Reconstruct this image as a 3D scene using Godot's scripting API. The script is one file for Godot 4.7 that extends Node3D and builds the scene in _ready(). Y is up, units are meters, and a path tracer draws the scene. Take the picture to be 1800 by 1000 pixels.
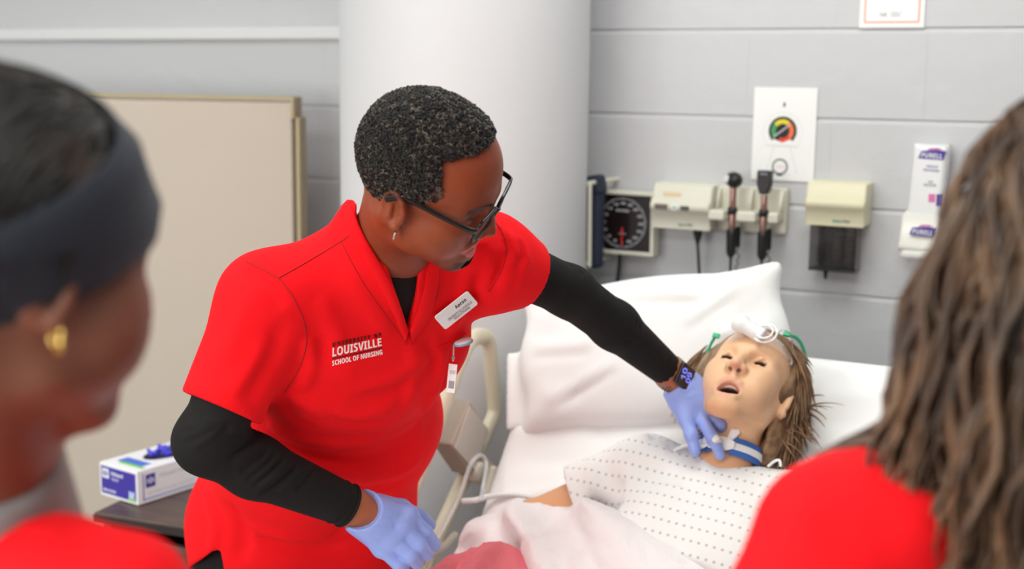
extends Node3D
# A nursing skills room: a student in red scrubs leans over a bed with a patient mannequin, two more students watch.
# The camera: 55 mm lens (24 mm high frame), 1.71 m up, tipped down 9.1 degrees and rolled 0.7.
const FPX := 2275.7
const EYE := 1.70971
const PITCH := 0.15894
const ROLL := 0.011947
const YAW := 0.476225  # the far wall's turn
var cam_xf: Transform3D
var W: Transform3D  # far wall: x along it, y up, z out into the room, origin on the floor
var I: Transform3D  # raised head end of the bed: x across, y towards the head, z off the mattress
var M := {}  # materials


func _ready() -> void:
	set_views()
	set_light()
	make_materials()
	make_room()
	make_wall_things()
	make_partition_and_cabinet()
	make_bed()
	make_mannequin()
	make_man()
	make_students()


func set_views() -> void:
	var cr := cos(ROLL)
	var sr := sin(ROLL)
	var cp := cos(PITCH)
	var sp := sin(PITCH)
	var right := Vector3(cr, sr * cp, -sr * sp)
	var up := Vector3(-sr, cr * cp, -cr * sp)
	cam_xf = Transform3D(Basis(right, up, right.cross(up)), Vector3(0, EYE, 0))
	var cam := Camera3D.new()
	cam.name = "camera"
	add_child(cam)
	cam.transform = cam_xf
	cam.fov = rad_to_deg(2.0 * atan(500.0 / FPX))
	cam.near = 0.05
	cam.far = 30.0
	var at := CameraAttributesPhysical.new()
	at.frustum_focal_length = FPX * 0.024
	at.frustum_focus_distance = 1.98
	at.exposure_aperture = 3.3
	cam.attributes = at
	W = Transform3D(Basis(Vector3(cos(YAW), 0, sin(YAW)), Vector3.UP, Vector3(-sin(YAW), 0, cos(YAW))), Vector3(0, 0, -3.3812))
	var tilt := deg_to_rad(50.0)
	var e := W.basis.z * cos(tilt) - Vector3.UP * sin(tilt)
	I = Transform3D(Basis(W.basis.x, -e, Vector3.UP * cos(tilt) + W.basis.z * sin(tilt)), Vector3(0.44968, 1.18061, -2.59902))


func set_light() -> void:
	var we := WorldEnvironment.new()
	we.name = "world_environment"
	var e := Environment.new()
	e.background_mode = Environment.BG_COLOR
	e.background_color = Color(0.02, 0.02, 0.02)
	e.tonemap_mode = Environment.TONE_MAPPER_LINEAR
	e.tonemap_exposure = 1.45
	e.sdfgi_enabled = true
	e.ssao_enabled = true
	e.ssil_enabled = true
	we.environment = e
	add_child(we)
	# ceiling panels: [x along the far wall, z out from it, energy]
	for q in [[-1.3, 1.45, 0.38, "above the bedside cabinet"], [0.85, 0.95, 0.80, "above the bed"], [-1.0, 2.75, 1.02, "above the student with the headband"], [1.2, 2.9, 0.85, "above the long-haired student"]]:
		var t := thing("ceiling_light", "rectangular ceiling light panel " + q[3], "ceiling light", W * Transform3D(Basis(), Vector3(q[0], 2.79, q[1])), "ceiling panels")
		var fr := MB.new()
		for s in [-1.0, 1.0]:
			fr.box(Vector3(1.24, 0.03, 0.03), 0.004, Transform3D(Basis(), Vector3(0, -0.012, s * 0.315)))
			fr.box(Vector3(0.03, 0.03, 0.60), 0.004, Transform3D(Basis(), Vector3(s * 0.605, -0.012, 0)))
		obj("frame", fr, mat("white_metal", rgb8(235, 235, 235), 0.5), t)
		var df := MB.new()
		df.box(Vector3(1.18, 0.008, 0.60), 0.0)
		obj("diffuser", df, mat("glowing_lamp_panel", Color(1, 1, 1), 0.5, {"emission_enabled": true, "emission": Color(0.95, 0.98, 1.0), "emission_energy_multiplier": 1.5}), t)
		var l := AreaLight3D.new()
		l.name = "lamp"
		t.add_child(l)
		l.transform = Transform3D(Basis(Vector3.RIGHT, -PI / 2), Vector3(0, -0.012, 0))
		l.area_size = Vector2(1.16, 0.58)
		l.light_energy = q[2]
		l.light_color = Color(0.99, 1.0, 0.955)
		l.shadow_enabled = true
	# daylight from a window in the wall behind the camera
	var win := MB.new()
	for s in [-1.0, 1.0]:
		win.box(Vector3(2.5, 0.06, 0.05), 0.005, Transform3D(Basis(), Vector3(0, s * 0.75, 0)))
		win.box(Vector3(0.06, 1.44, 0.05), 0.005, Transform3D(Basis(), Vector3(s * 1.22, 0, 0)))
	win.box(Vector3(0.04, 1.44, 0.04), 0.005)
	var wn := obj("window_1", win, mat("window_frame_paint", rgb8(225, 225, 225), 0.5), null, W * Transform3D(Basis(), Vector3(-0.2, 1.65, 4.855)))
	wn.set_meta("kind", "structure")
	obj("pane", slab_box(Vector3(2.38, 1.44, 0.01), 0.0, Vector3.ZERO), mat("daylit_window_glass", Color(1, 1, 1), 0.3, {"emission_enabled": true, "emission": Color(0.93, 0.97, 1.0), "emission_energy_multiplier": 1.2}), wn)
	var day := AreaLight3D.new()
	day.name = "daylight"
	wn.add_child(day)
	day.transform = Transform3D(Basis(), Vector3(0, 0, -0.03))
	day.area_size = Vector2(2.36, 1.42)
	day.light_energy = 4.2
	day.light_color = Color(0.985, 1.0, 0.96)
	day.shadow_enabled = true


# ---------------------------------------------------------------- where a pixel of the photograph lies
func P(px: float, py: float, d: float) -> Vector3:
	return cam_xf * Vector3((px - 900.0) / FPX * d, -(py - 500.0) / FPX * d, -d)


func ray_dir(px: float, py: float) -> Vector3:
	return cam_xf.basis * Vector3((px - 900.0) / FPX, -(py - 500.0) / FPX, -1)


func on_plane(px: float, py: float, o: Vector3, n: Vector3) -> Vector3:
	var r := ray_dir(px, py)
	return cam_xf.origin + r * ((o - cam_xf.origin).dot(n) / r.dot(n))


func on_wall(px: float, py: float, off := 0.0) -> Vector3:  # in the wall's own axes
	return W.affine_inverse() * on_plane(px, py, W.origin + W.basis.z * off, W.basis.z)


func on_bed(px: float, py: float, h := 0.0) -> Vector3:  # in the axes of the raised head end
	return I.affine_inverse() * on_plane(px, py, I.origin + I.basis.z * h, I.basis.z)


func cam_dir(x: float, y: float, z: float) -> Vector3:
	return (cam_xf.basis * Vector3(x, y, z)).normalized()


func make_materials() -> void:
	var fine := noise_tex(0.02, 3, 512, 4)
	var paint := noise_tex(0.012, 5, 512, 5)
	var weave := weave_tex(256, 32, 8)
	M.block = mat("painted_block", rgb8(204, 204, 208), 0.62, {"heightmap_enabled": true, "heightmap_texture": paint, "heightmap_scale": 0.12, "uv1_triplanar": true, "uv1_scale": Vector3(2.5, 2.5, 2.5)})
	M.column = mat("painted_plaster", rgb8(210, 210, 214), 0.55, {"heightmap_enabled": true, "heightmap_texture": paint, "heightmap_scale": 0.05, "uv1_triplanar": true, "uv1_scale": Vector3(1.5, 1.5, 1.5)})
	M.white_paint = mat("white_paint", rgb8(228, 227, 230), 0.5)
	M.ceiling = mat("ceiling_tile", rgb8(240, 240, 238), 0.9, {"heightmap_enabled": true, "heightmap_texture": fine, "heightmap_scale": 0.2, "uv1_triplanar": true, "uv1_scale": Vector3(3, 3, 3)})
	M.floor = mat("vinyl_floor", rgb8(170, 165, 158), 0.35)
	M.cream = mat("cream_plastic", rgb8(226, 223, 208), 0.42)
	M.cream_yellow = mat("ivory_plastic", rgb8(228, 222, 192), 0.42)
	M.white_plastic = mat("white_plastic", rgb8(240, 240, 242), 0.35)
	M.black = mat("black_plastic", rgb8(22, 22, 24), 0.4)
	M.rubber = mat("black_rubber", rgb8(30, 30, 32), 0.6)
	M.navy = mat("navy_nylon", rgb8(34, 40, 62), 0.7)
	M.copper = mat("warm_metal", rgb8(176, 138, 130), 0.28, {"metallic": 0.9})
	M.steel = mat("steel", rgb8(190, 190, 195), 0.25, {"metallic": 1.0})
	M.paper = mat("white_paper", rgb8(248, 248, 248), 0.7)
	M.ink = mat("black_ink", rgb8(28, 28, 30), 0.6)
	M.grey_ink = mat("grey_ink", rgb8(120, 120, 128), 0.6)
	M.pale_ink = mat("pale_ink", rgb8(222, 216, 220), 0.6)
	M.purple_ink = mat("purple_ink", rgb8(70, 52, 150), 0.5)
	M.teal_ink = mat("teal_ink", rgb8(60, 160, 140), 0.5)
	M.orange_ink = mat("orange_ink", rgb8(232, 120, 70), 0.5)
	M.dial_glass = mat("dark_dial", rgb8(36, 26, 28), 0.12, {"clearcoat_enabled": true, "clearcoat": 0.8, "clearcoat_roughness": 0.05})
	M.pale_print = mat("pale_print", rgb8(200, 200, 205), 0.5)
	M.red_paint = mat("red_paint", rgb8(226, 50, 40), 0.45)
	M.smoke = mat("smoked_plastic", Color(0.13, 0.11, 0.11, 0.48), 0.15, {"transparency": BaseMaterial3D.TRANSPARENCY_ALPHA})
	M.tack = mat("beige_fabric", rgb8(200, 186, 174), 0.95, {"heightmap_enabled": true, "heightmap_texture": weave, "heightmap_scale": 0.08, "uv1_triplanar": true, "uv1_scale": Vector3(9, 9, 9)})
	M.trim = mat("tan_trim", rgb8(176, 160, 128), 0.5)
	var grain := noise_tex(0.008, 11, 512, 5)
	var ramp := Gradient.new()
	ramp.set_color(0, rgb8(66, 50, 46))
	ramp.set_color(1, rgb8(100, 80, 73))
	grain.color_ramp = ramp
	M.wood = mat("walnut_laminate", Color.WHITE, 0.38, {"albedo_texture": grain, "uv1_triplanar": true, "uv1_scale": Vector3(1.2, 12, 12)})
	M.wood_dark = mat("dark_edge_band", rgb8(38, 32, 31), 0.4)
	var sheet_n := noise_tex(0.006, 21, 512, 3)
	M.sheet = mat("white_cotton", rgb8(249, 249, 250), 0.85, {"rim_enabled": true, "rim": 0.3, "heightmap_enabled": true, "heightmap_texture": weave, "heightmap_scale": 0.02, "uv1_triplanar": true, "uv1_scale": Vector3(20, 20, 20)})
	M.blanket = mat("white_flannel", rgb8(246, 240, 242), 0.95, {"rim_enabled": true, "rim": 0.5, "heightmap_enabled": true, "heightmap_texture": fine, "heightmap_scale": 0.12, "uv1_triplanar": true, "uv1_scale": Vector3(12, 12, 12)})
	M.pink = mat("pink_flannel", rgb8(226, 118, 128), 0.95, {"rim_enabled": true, "rim": 0.4, "heightmap_enabled": true, "heightmap_texture": fine, "heightmap_scale": 0.12, "uv1_triplanar": true, "uv1_scale": Vector3(12, 12, 12)})
	M.bed_plastic = mat("beige_bed_plastic", rgb8(224, 214, 190), 0.4)
	M.bed_grey = mat("warm_grey_plastic", rgb8(188, 174, 160), 0.45)
	M.clear_tube = mat("clear_vinyl", Color(0.93, 0.94, 0.96, 0.35), 0.2, {"transparency": BaseMaterial3D.TRANSPARENCY_ALPHA})
	M.red = mat("red_scrub_cloth", rgb8(247, 22, 31), 0.8, {"metallic_specular": 0.25, "rim_enabled": true, "rim": 0.1, "rim_tint": 0.8, "heightmap_enabled": true, "heightmap_texture": weave, "heightmap_scale": 0.015, "uv1_triplanar": true, "uv1_scale": Vector3(22, 22, 22)})
	M.seam = mat("red_thread", rgb8(170, 12, 22), 0.8)
	M.black_cloth = mat("black_stretch_cloth", rgb8(30, 28, 29), 0.8, {"metallic_specular": 0.3})
	M.glove = mat("blue_nitrile", rgb8(148, 168, 236), 0.42, {"heightmap_enabled": true, "heightmap_texture": fine, "heightmap_scale": 0.04, "uv1_triplanar": true, "uv1_scale": Vector3(8, 8, 8)})


# ---------------------------------------------------------------- meshes
class MB extends RefCounted:
	var v := PackedVector3Array()
	var n := PackedVector3Array()
	var uv := PackedVector2Array()
	var c := PackedColorArray()
	var i := PackedInt32Array()

	func grid(rows: Array, closed_u := false, closed_v := false) -> void:  # rows of equally long PackedVector3Arrays; smooth
		var nr := rows.size()
		var nc: int = rows[0].size()
		var b0 := v.size()
		for a in nr:
			for b in nc:
				v.append(rows[a][b])
				n.append(Vector3.ZERO)
				uv.append(Vector2(float(b) / maxf(1, nc - 1), float(a) / maxf(1, nr - 1)))
		for a in (nr if closed_v else nr - 1):
			for b in (nc if closed_u else nc - 1):
				var a2 := (a + 1) % nr
				var b2 := (b + 1) % nc
				quad(b0 + a * nc + b, b0 + a * nc + b2, b0 + a2 * nc + b2, b0 + a2 * nc + b)

	func quad(a: int, b: int, c2: int, d: int) -> void:
		i.append_array(PackedInt32Array([a, b, c2, a, c2, d]))

	func face(pts: Array) -> void:  # flat convex polygon
		var b0 := v.size()
		var nn := Vector3.ZERO
		for k in range(1, pts.size() - 1):
			nn += (pts[k + 1] - pts[0]).cross(pts[k] - pts[0])
		nn = nn.normalized()
		for p in pts:
			v.append(p)
			n.append(nn)
			uv.append(Vector2.ZERO)
		for k in range(1, pts.size() - 1):
			i.append_array(PackedInt32Array([b0, b0 + k, b0 + k + 1]))

	func box(size: Vector3, bev: float, xf := Transform3D(), seg := 1) -> void:  # rounded box
		var h := size / 2.0
		bev = minf(bev, minf(h.x, minf(h.y, h.z)) * 0.999)
		var inner := h - Vector3.ONE * bev
		for ax in 3:
			for sg in [-1.0, 1.0]:
				var u := (ax + 1) % 3
				var w := (ax + 2) % 3
				var cu := coords(h[u], bev, seg)
				var cw := coords(h[w], bev, seg)
				var b0 := v.size()
				for x in cu:
					for y in cw:
						var p := Vector3.ZERO
						p[ax] = sg * h[ax]
						p[u] = x
						p[w] = y
						var q := p.clamp(-inner, inner)
						var d := (p - q).normalized() if bev > 0.0 else Vector3.ZERO
						if bev <= 0.0:
							d[ax] = sg
						v.append(xf * (q + d * bev if bev > 0.0 else p))
						n.append((xf.basis * d).normalized())
						uv.append(Vector2(0.5 + 0.5 * x / h[u], 0.5 + 0.5 * y / h[w]))
				for a in cu.size() - 1:
					for b in cw.size() - 1:
						quad(b0 + a * cw.size() + b, b0 + a * cw.size() + b + 1, b0 + (a + 1) * cw.size() + b + 1, b0 + (a + 1) * cw.size() + b)

	func coords(h: float, bev: float, seg: int) -> Array:
		if bev <= 0.0:
			return [-h, h]
		var o := []
		for k in seg + 1:
			o.append(-h + bev * (1.0 - cos(PI / 2 * k / seg)) if seg > 1 else -h + bev * k)
		for k in seg + 1:
			o.append(h - bev * (1.0 - cos(PI / 2 * (seg - k) / seg)) if seg > 1 else h - bev * (seg - k))
		return o

	func tube(path: Array, rad, sides := 8, closed := false, caps := true, flat := 1.0, up := Vector3.ZERO) -> void:
		var m := path.size()
		var rows := []
		var t0: Vector3 = (path[1] - path[0]).normalized()
		var nn := t0.cross(Vector3(0.31, 0.87, 0.41)).normalized()
		if up != Vector3.ZERO:
			nn = (up - t0 * up.dot(t0)).normalized()
		for a in m:
			var pa: Vector3 = path[(a - 1 + m) % m] if (a > 0 or closed) else path[a]
			var pb: Vector3 = path[(a + 1) % m] if (a < m - 1 or closed) else path[a]
			var t := (pb - pa).normalized()
			if up != Vector3.ZERO:
				nn = up
			nn = (nn - t * nn.dot(t)).normalized()
			var bb := t.cross(nn)
			var r: float = rad[a] if rad is Array else rad
			var row := PackedVector3Array()
			for s in sides:
				var an := TAU * s / sides
				row.append(path[a] + (nn * cos(an) * flat + bb * sin(an)) * r)
			rows.append(row)
		grid(rows, true, closed)
		if caps and not closed:
			for e in [0, m - 1]:
				var b0 := v.size()
				var nrm: Vector3 = (path[0] - path[1]) if e == 0 else (path[m - 1] - path[m - 2])
				v.append(path[e])
				n.append(nrm.normalized())
				uv.append(Vector2.ZERO)
				for p in rows[e]:
					v.append(p)
					n.append(nrm.normalized())
					uv.append(Vector2.ZERO)
				for s in sides:
					i.append_array(PackedInt32Array([b0, b0 + 1 + s, b0 + 1 + (s + 1) % sides]))

	func lathe(prof: Array, sides := 24, xf := Transform3D()) -> void:  # Vector2(radius, y) round y
		var rows := []
		for p in prof:
			var row := PackedVector3Array()
			for s in sides:
				var an := TAU * s / sides
				row.append(xf * Vector3(cos(an) * p.x, p.y, sin(an) * p.x))
			rows.append(row)
		grid(rows, true, false)

	func prism(poly: PackedVector2Array, depth: float, bev := 0.0, xf := Transform3D(), smooth := 0.5) -> void:  # polygon in xy, from z=0 to z=depth, front edge bevelled
		if Geometry2D.is_polygon_clockwise(poly):
			poly.reverse()
		var m := poly.size()
		var inn := PackedVector2Array()
		var nrm := PackedVector2Array()
		for a in m:
			var d1 := (poly[a] - poly[(a - 1 + m) % m]).normalized()
			var d2 := (poly[(a + 1) % m] - poly[a]).normalized()
			var mm := (Vector2(d1.y, -d1.x) + Vector2(d2.y, -d2.x)).normalized()
			nrm.append(mm)
			inn.append(poly[a] - mm * bev / maxf(0.5, mm.dot(Vector2(d1.y, -d1.x))))
		var tri := Geometry2D.triangulate_polygon(inn)
		for side in 2:
			var b0 := v.size()
			for p in inn:
				v.append(xf * Vector3(p.x, p.y, depth if side else 0.0))
				n.append(xf.basis * Vector3(0, 0, 1 if side else -1))
				uv.append(p)
			for t in tri:
				i.append(b0 + t)
		var zs := [[0.0, 0.0, bev, 0.0], [bev, bev, bev, 0.0]]
		var lay := [[inn, 0.0], [poly, bev], [poly, depth - bev], [inn, depth]] if bev > 0.0 else [[poly, 0.0], [poly, depth]]
		for l in lay.size() - 1:
			for a in m:
				var a2 := (a + 1) % m
				var e := (poly[a2] - poly[a]).normalized()
				var fn := Vector2(e.y, -e.x)
				var tz := 0.0 if (bev == 0.0 or l == 1) else (-0.7 if l == 0 else 0.7)
				var b0 := v.size()
				for q in [[l, a], [l, a2], [l + 1, a2], [l + 1, a]]:
					var p2: Vector2 = lay[q[0]][0][q[1]]
					v.append(xf * Vector3(p2.x, p2.y, lay[q[0]][1]))
					var nn: Vector2 = nrm[q[1]] if nrm[q[1]].dot(fn) > smooth else fn
					n.append((xf.basis * Vector3(nn.x, nn.y, tz)).normalized())
					uv.append(Vector2.ZERO)
				quad(b0, b0 + 1, b0 + 2, b0 + 3)

	func add(o: MB, xf := Transform3D()) -> void:
		var b0 := v.size()
		for k in o.v.size():
			v.append(xf * o.v[k])
			n.append((xf.basis * o.n[k]).normalized() if o.n[k] != Vector3.ZERO else Vector3.ZERO)
		uv.append_array(o.uv)
		c.append_array(o.c)
		for k in o.i:
			i.append(b0 + k)

	func mesh() -> ArrayMesh:
		var acc := PackedVector3Array()
		acc.resize(v.size())
		for k in range(0, i.size(), 3):
			var a := i[k]
			var b := i[k + 1]
			var d := i[k + 2]
			var nn := (v[d] - v[a]).cross(v[b] - v[a])
			acc[a] += nn
			acc[b] += nn
			acc[d] += nn
		for k in range(0, i.size(), 3):  # clockwise from the side that the given normals point to
			var a := i[k]
			var given := n[a] + n[i[k + 1]] + n[i[k + 2]]
			if given != Vector3.ZERO and (v[i[k + 2]] - v[a]).cross(v[i[k + 1]] - v[a]).dot(given) < 0.0:
				var t := i[k + 1]
				i[k + 1] = i[k + 2]
				i[k + 2] = t
		for k in v.size():
			if n[k] == Vector3.ZERO:
				n[k] = acc[k].normalized() if acc[k] != Vector3.ZERO else Vector3.UP
		var ar := []
		ar.resize(Mesh.ARRAY_MAX)
		ar[Mesh.ARRAY_VERTEX] = v
		ar[Mesh.ARRAY_NORMAL] = n
		if uv.size() == v.size():
			ar[Mesh.ARRAY_TEX_UV] = uv
		if c.size() == v.size():
			ar[Mesh.ARRAY_COLOR] = c
		ar[Mesh.ARRAY_INDEX] = i
		var m := ArrayMesh.new()
		m.add_surface_from_arrays(Mesh.PRIMITIVE_TRIANGLES, ar)
		return m


# ---------------------------------------------------------------- fields: bones, ellipsoids, cuts and folds joined smoothly, meshed as surface nets
class Sdf extends RefCounted:
	var ty := PackedByteArray()  # 0 tapered bone, 1 ellipsoid, 2 convex cut, 3 fold, 4 rounded box
	var op := PackedByteArray()  # 0 join, 1 take away
	var A := PackedVector3Array()
	var BA := PackedVector3Array()
	var iv := PackedFloat32Array()
	var r1 := PackedFloat32Array()
	var r2 := PackedFloat32Array()
	var kk := PackedFloat32Array()
	var bs: Array[Basis] = []
	var pl: Array = []
	var every := PackedInt32Array()
	var xf := Transform3D()
	var bump: FastNoiseLite
	var bump_amp := 0.0

	func _put(t: int, o: int, a: Vector3, ba: Vector3, x1: float, x2: float, k: float, b := Basis(), planes := []) -> void:
		ty.append(t)
		op.append(o)
		A.append(a)
		BA.append(ba)
		iv.append(1.0 / maxf(1e-9, ba.length_squared()))
		r1.append(x1)
		r2.append(x2)
		kk.append(maxf(k, 1e-5))
		bs.append(b)
		pl.append(planes)
		every.append(every.size())

	func bone(a: Vector3, b: Vector3, x1: float, x2: float, k := 0.01, o := 0) -> void:
		a = xf * a
		b = xf * b
		var s := xf.basis.x.length()
		_put(0, o, a, b - a, x1 * s, (x2 - x1) * s, k * s)

	func chain(pts: Array, rad: Array, k := 0.01, o := 0) -> void:
		for q in pts.size() - 1:
			bone(pts[q], pts[q + 1], rad[q], rad[q + 1], k, o)

	func ball(a: Vector3, r: float, k := 0.01, o := 0) -> void:
		bone(a, a + Vector3(0, 1e-4, 0), r, r, k, o)

	func egg(a: Vector3, r: Vector3, k := 0.01, o := 0, b := Basis()) -> void:
		var s := xf.basis.x.length()
		_put(1, o, xf * a, r * s, minf(r.x, minf(r.y, r.z)) * s, 0, k * s, (xf.basis.orthonormalized() * b).transposed())

	func cube(a: Vector3, half: Vector3, rnd: float, k := 0.01, o := 0, b := Basis()) -> void:
		_put(4, o, xf * a, half - Vector3.ONE * rnd, rnd, 0, k, (xf.basis.orthonormalized() * b).transposed())

	func cut(around: Vector3, reach: float, planes: Array, k := 0.002) -> void:  # takes away what lies behind all the planes ([point, outward normal]) within reach
		var ps := []
		for q in planes:
			ps.append(Plane((xf.basis * q[1]).normalized(), xf * q[0]))
		_put(2, 1, xf * around, Vector3.ZERO, reach, 0, k, Basis(), ps)

	func fold(a: Vector3, b: Vector3, width: float, amp: float) -> void:  # a ridge (amp > 0) or a crease
		a = xf * a
		b = xf * b
		_put(3, 0, a, b - a, width, amp, 0)

	func crease(pts: Array, width: float, amp: float) -> void:  # a ridge or crease along a line of points, fading at its ends
		var lo: Vector3 = pts[0]
		var hi: Vector3 = pts[0]
		var pk := PackedVector3Array()
		for p in pts:
			lo = lo.min(p)
			hi = hi.max(p)
			pk.append(p)
		_put(5, 0, (lo + hi) / 2.0, Vector3((hi - lo).length() / 2.0, 0, 0), width, amp, 0, Basis(), [pk])

	func prim(q: int, p: Vector3) -> float:
		match ty[q]:
			0:
				var pa := p - A[q]
				var h := clampf(pa.dot(BA[q]) * iv[q], 0.0, 1.0)
				return (pa - BA[q] * h).length() - r1[q] - r2[q] * h
			1:
				var w := bs[q] * (p - A[q])
				var s := w / BA[q]
				var k0 := s.length()
				var k1 := (s / BA[q]).length()
				return k0 * (k0 - 1.0) / k1 if k1 > 1e-6 else -r1[q]
			2:
				var d := (p - A[q]).length() - r1[q]
				for u: Plane in pl[q]:
					d = maxf(d, u.distance_to(p))
				return d
			4:
				var w2 := (bs[q] * (p - A[q])).abs() - BA[q]
				return w2.max(Vector3.ZERO).length() + minf(maxf(w2.x, maxf(w2.y, w2.z)), 0.0) - r1[q]
		return 0.0

	func at(p: Vector3, lst: PackedInt32Array) -> float:
		var d := 1e3
		for q in lst:
			var t := ty[q]
			if t == 3:
				var pa := p - A[q]
				var h := clampf(pa.dot(BA[q]) * iv[q], 0.0, 1.0)
				var e := (pa - BA[q] * h).length_squared() / (r1[q] * r1[q])
				if e < 7.0:
					d -= r2[q] * exp(-e) * (1.0 - pow(2.0 * h - 1.0, 4.0))
				continue
			if t == 5:
				if (p - A[q]).length() > BA[q].x + 2.7 * r1[q]:
					continue
				var pk: PackedVector3Array = pl[q][0]
				var best := 1e9
				var wh := 0.0
				for u in pk.size() - 1:
					var ab := pk[u + 1] - pk[u]
					var h := clampf((p - pk[u]).dot(ab) / ab.length_squared(), 0.0, 1.0)
					var e := (p - pk[u] - ab * h).length_squared()
					if e < best:
						best = e
						wh = u + h
				best /= r1[q] * r1[q]
				if best < 7.0:
					d -= r2[q] * exp(-best) * (1.0 - pow(absf(2.0 * wh / (pk.size() - 1) - 1.0), 3.0))
				continue
			var di: float
			if t == 0:
				var pa := p - A[q]
				var h := clampf(pa.dot(BA[q]) * iv[q], 0.0, 1.0)
				di = (pa - BA[q] * h).length() - r1[q] - r2[q] * h
			else:
				di = prim(q, p)
			var k := kk[q]
			if op[q] == 0:
				var g := maxf(k - absf(d - di), 0.0)
				d = minf(d, di) - g * g / (4.0 * k)
			else:
				var g := maxf(k - absf(d + di), 0.0)
				d = maxf(d, -di) + g * g / (4.0 * k)
		if bump_amp > 0.0:
			d -= bump_amp * bump.get_noise_3dv(p)
		return d

	func dist(p: Vector3) -> float:
		return at(p, every)

	func normal(p: Vector3) -> Vector3:
		var e := 0.0015
		return Vector3(dist(p + Vector3(e, 0, 0)) - dist(p - Vector3(e, 0, 0)), dist(p + Vector3(0, e, 0)) - dist(p - Vector3(0, e, 0)), dist(p + Vector3(0, 0, e)) - dist(p - Vector3(0, 0, e))).normalized()

	func ray(from: Vector3, dir: Vector3, far := 6.0) -> Vector3:
		var t := 0.0
		dir = dir.normalized()
		for k in 160:
			var d := dist(from + dir * t)
			t += d * 0.8
			if absf(d) < 0.0004 or t > far:
				break
		return from + dir * t

	func near(c: Vector3, R: float) -> PackedInt32Array:
		var m := 1e3
		var ds := PackedFloat32Array()
		for q in every:
			var d := 0.0
			if ty[q] == 3:
				var pa := c - A[q]
				d = (pa - BA[q] * clampf(pa.dot(BA[q]) * iv[q], 0.0, 1.0)).length()
			elif ty[q] == 5:
				d = (c - A[q]).length() - BA[q].x
			else:
				d = prim(q, c)
				if op[q] == 0:
					m = minf(m, d)
			ds.append(d)
		var o := PackedInt32Array()
		for q in every:
			if ty[q] == 3 or ty[q] == 5:
				if ds[q] < R + 2.7 * r1[q]:
					o.append(q)
			elif op[q] == 0:
				if ds[q] < m + 2.4 * R + 1.5 * kk[q]:
					o.append(q)
			elif ds[q] < R * 1.2 + kk[q] * 1.5:
				o.append(q)
		return o

	func nets(lo: Vector3, hi: Vector3, h: float, slack := 0.0) -> MB:
		var o := MB.new()
		var nb := Vector3i(((hi - lo) / (h * 6)).ceil())
		var res := []
		res.resize(nb.x)
		var work := func(bx: int) -> void: res[bx] = slab(bx, nb, lo, h, slack)
		WorkerThreadPool.wait_for_group_task_completion(WorkerThreadPool.add_group_task(work, nb.x, -1, true))
		var nx := nb.x * 6 + 2
		var ny := nb.y * 6 + 2
		var ids := PackedInt32Array()
		ids.resize(nx * ny * (nb.z * 6 + 2))
		ids.fill(-1)
		for r in res:
			var b0 := o.v.size()
			o.v.append_array(r[0])
			var gs: PackedInt32Array = r[1]
			for q in gs.size():
				ids[gs[q]] = b0 + q
		var sy := nx
		var sz := nx * ny
		for r in res:
			var edges: PackedInt32Array = r[2]
			for e in range(0, edges.size(), 3):
				var g := edges[e]
				var u := sy if edges[e + 1] == 0 else (sz if edges[e + 1] == 1 else 1)
				var w := sz if edges[e + 1] == 0 else (1 if edges[e + 1] == 1 else sy)
				var a := ids[g]
				var b := ids[g - u]
				var c2 := ids[g - u - w]
				var d := ids[g - w]
				if a < 0 or b < 0 or c2 < 0 or d < 0:
					continue
				if edges[e + 2]:
					o.quad(a, d, c2, b)
				else:
					o.quad(a, b, c2, d)
		o.n.resize(o.v.size())
		o.n.fill(Vector3.ZERO)
		return o

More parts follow.
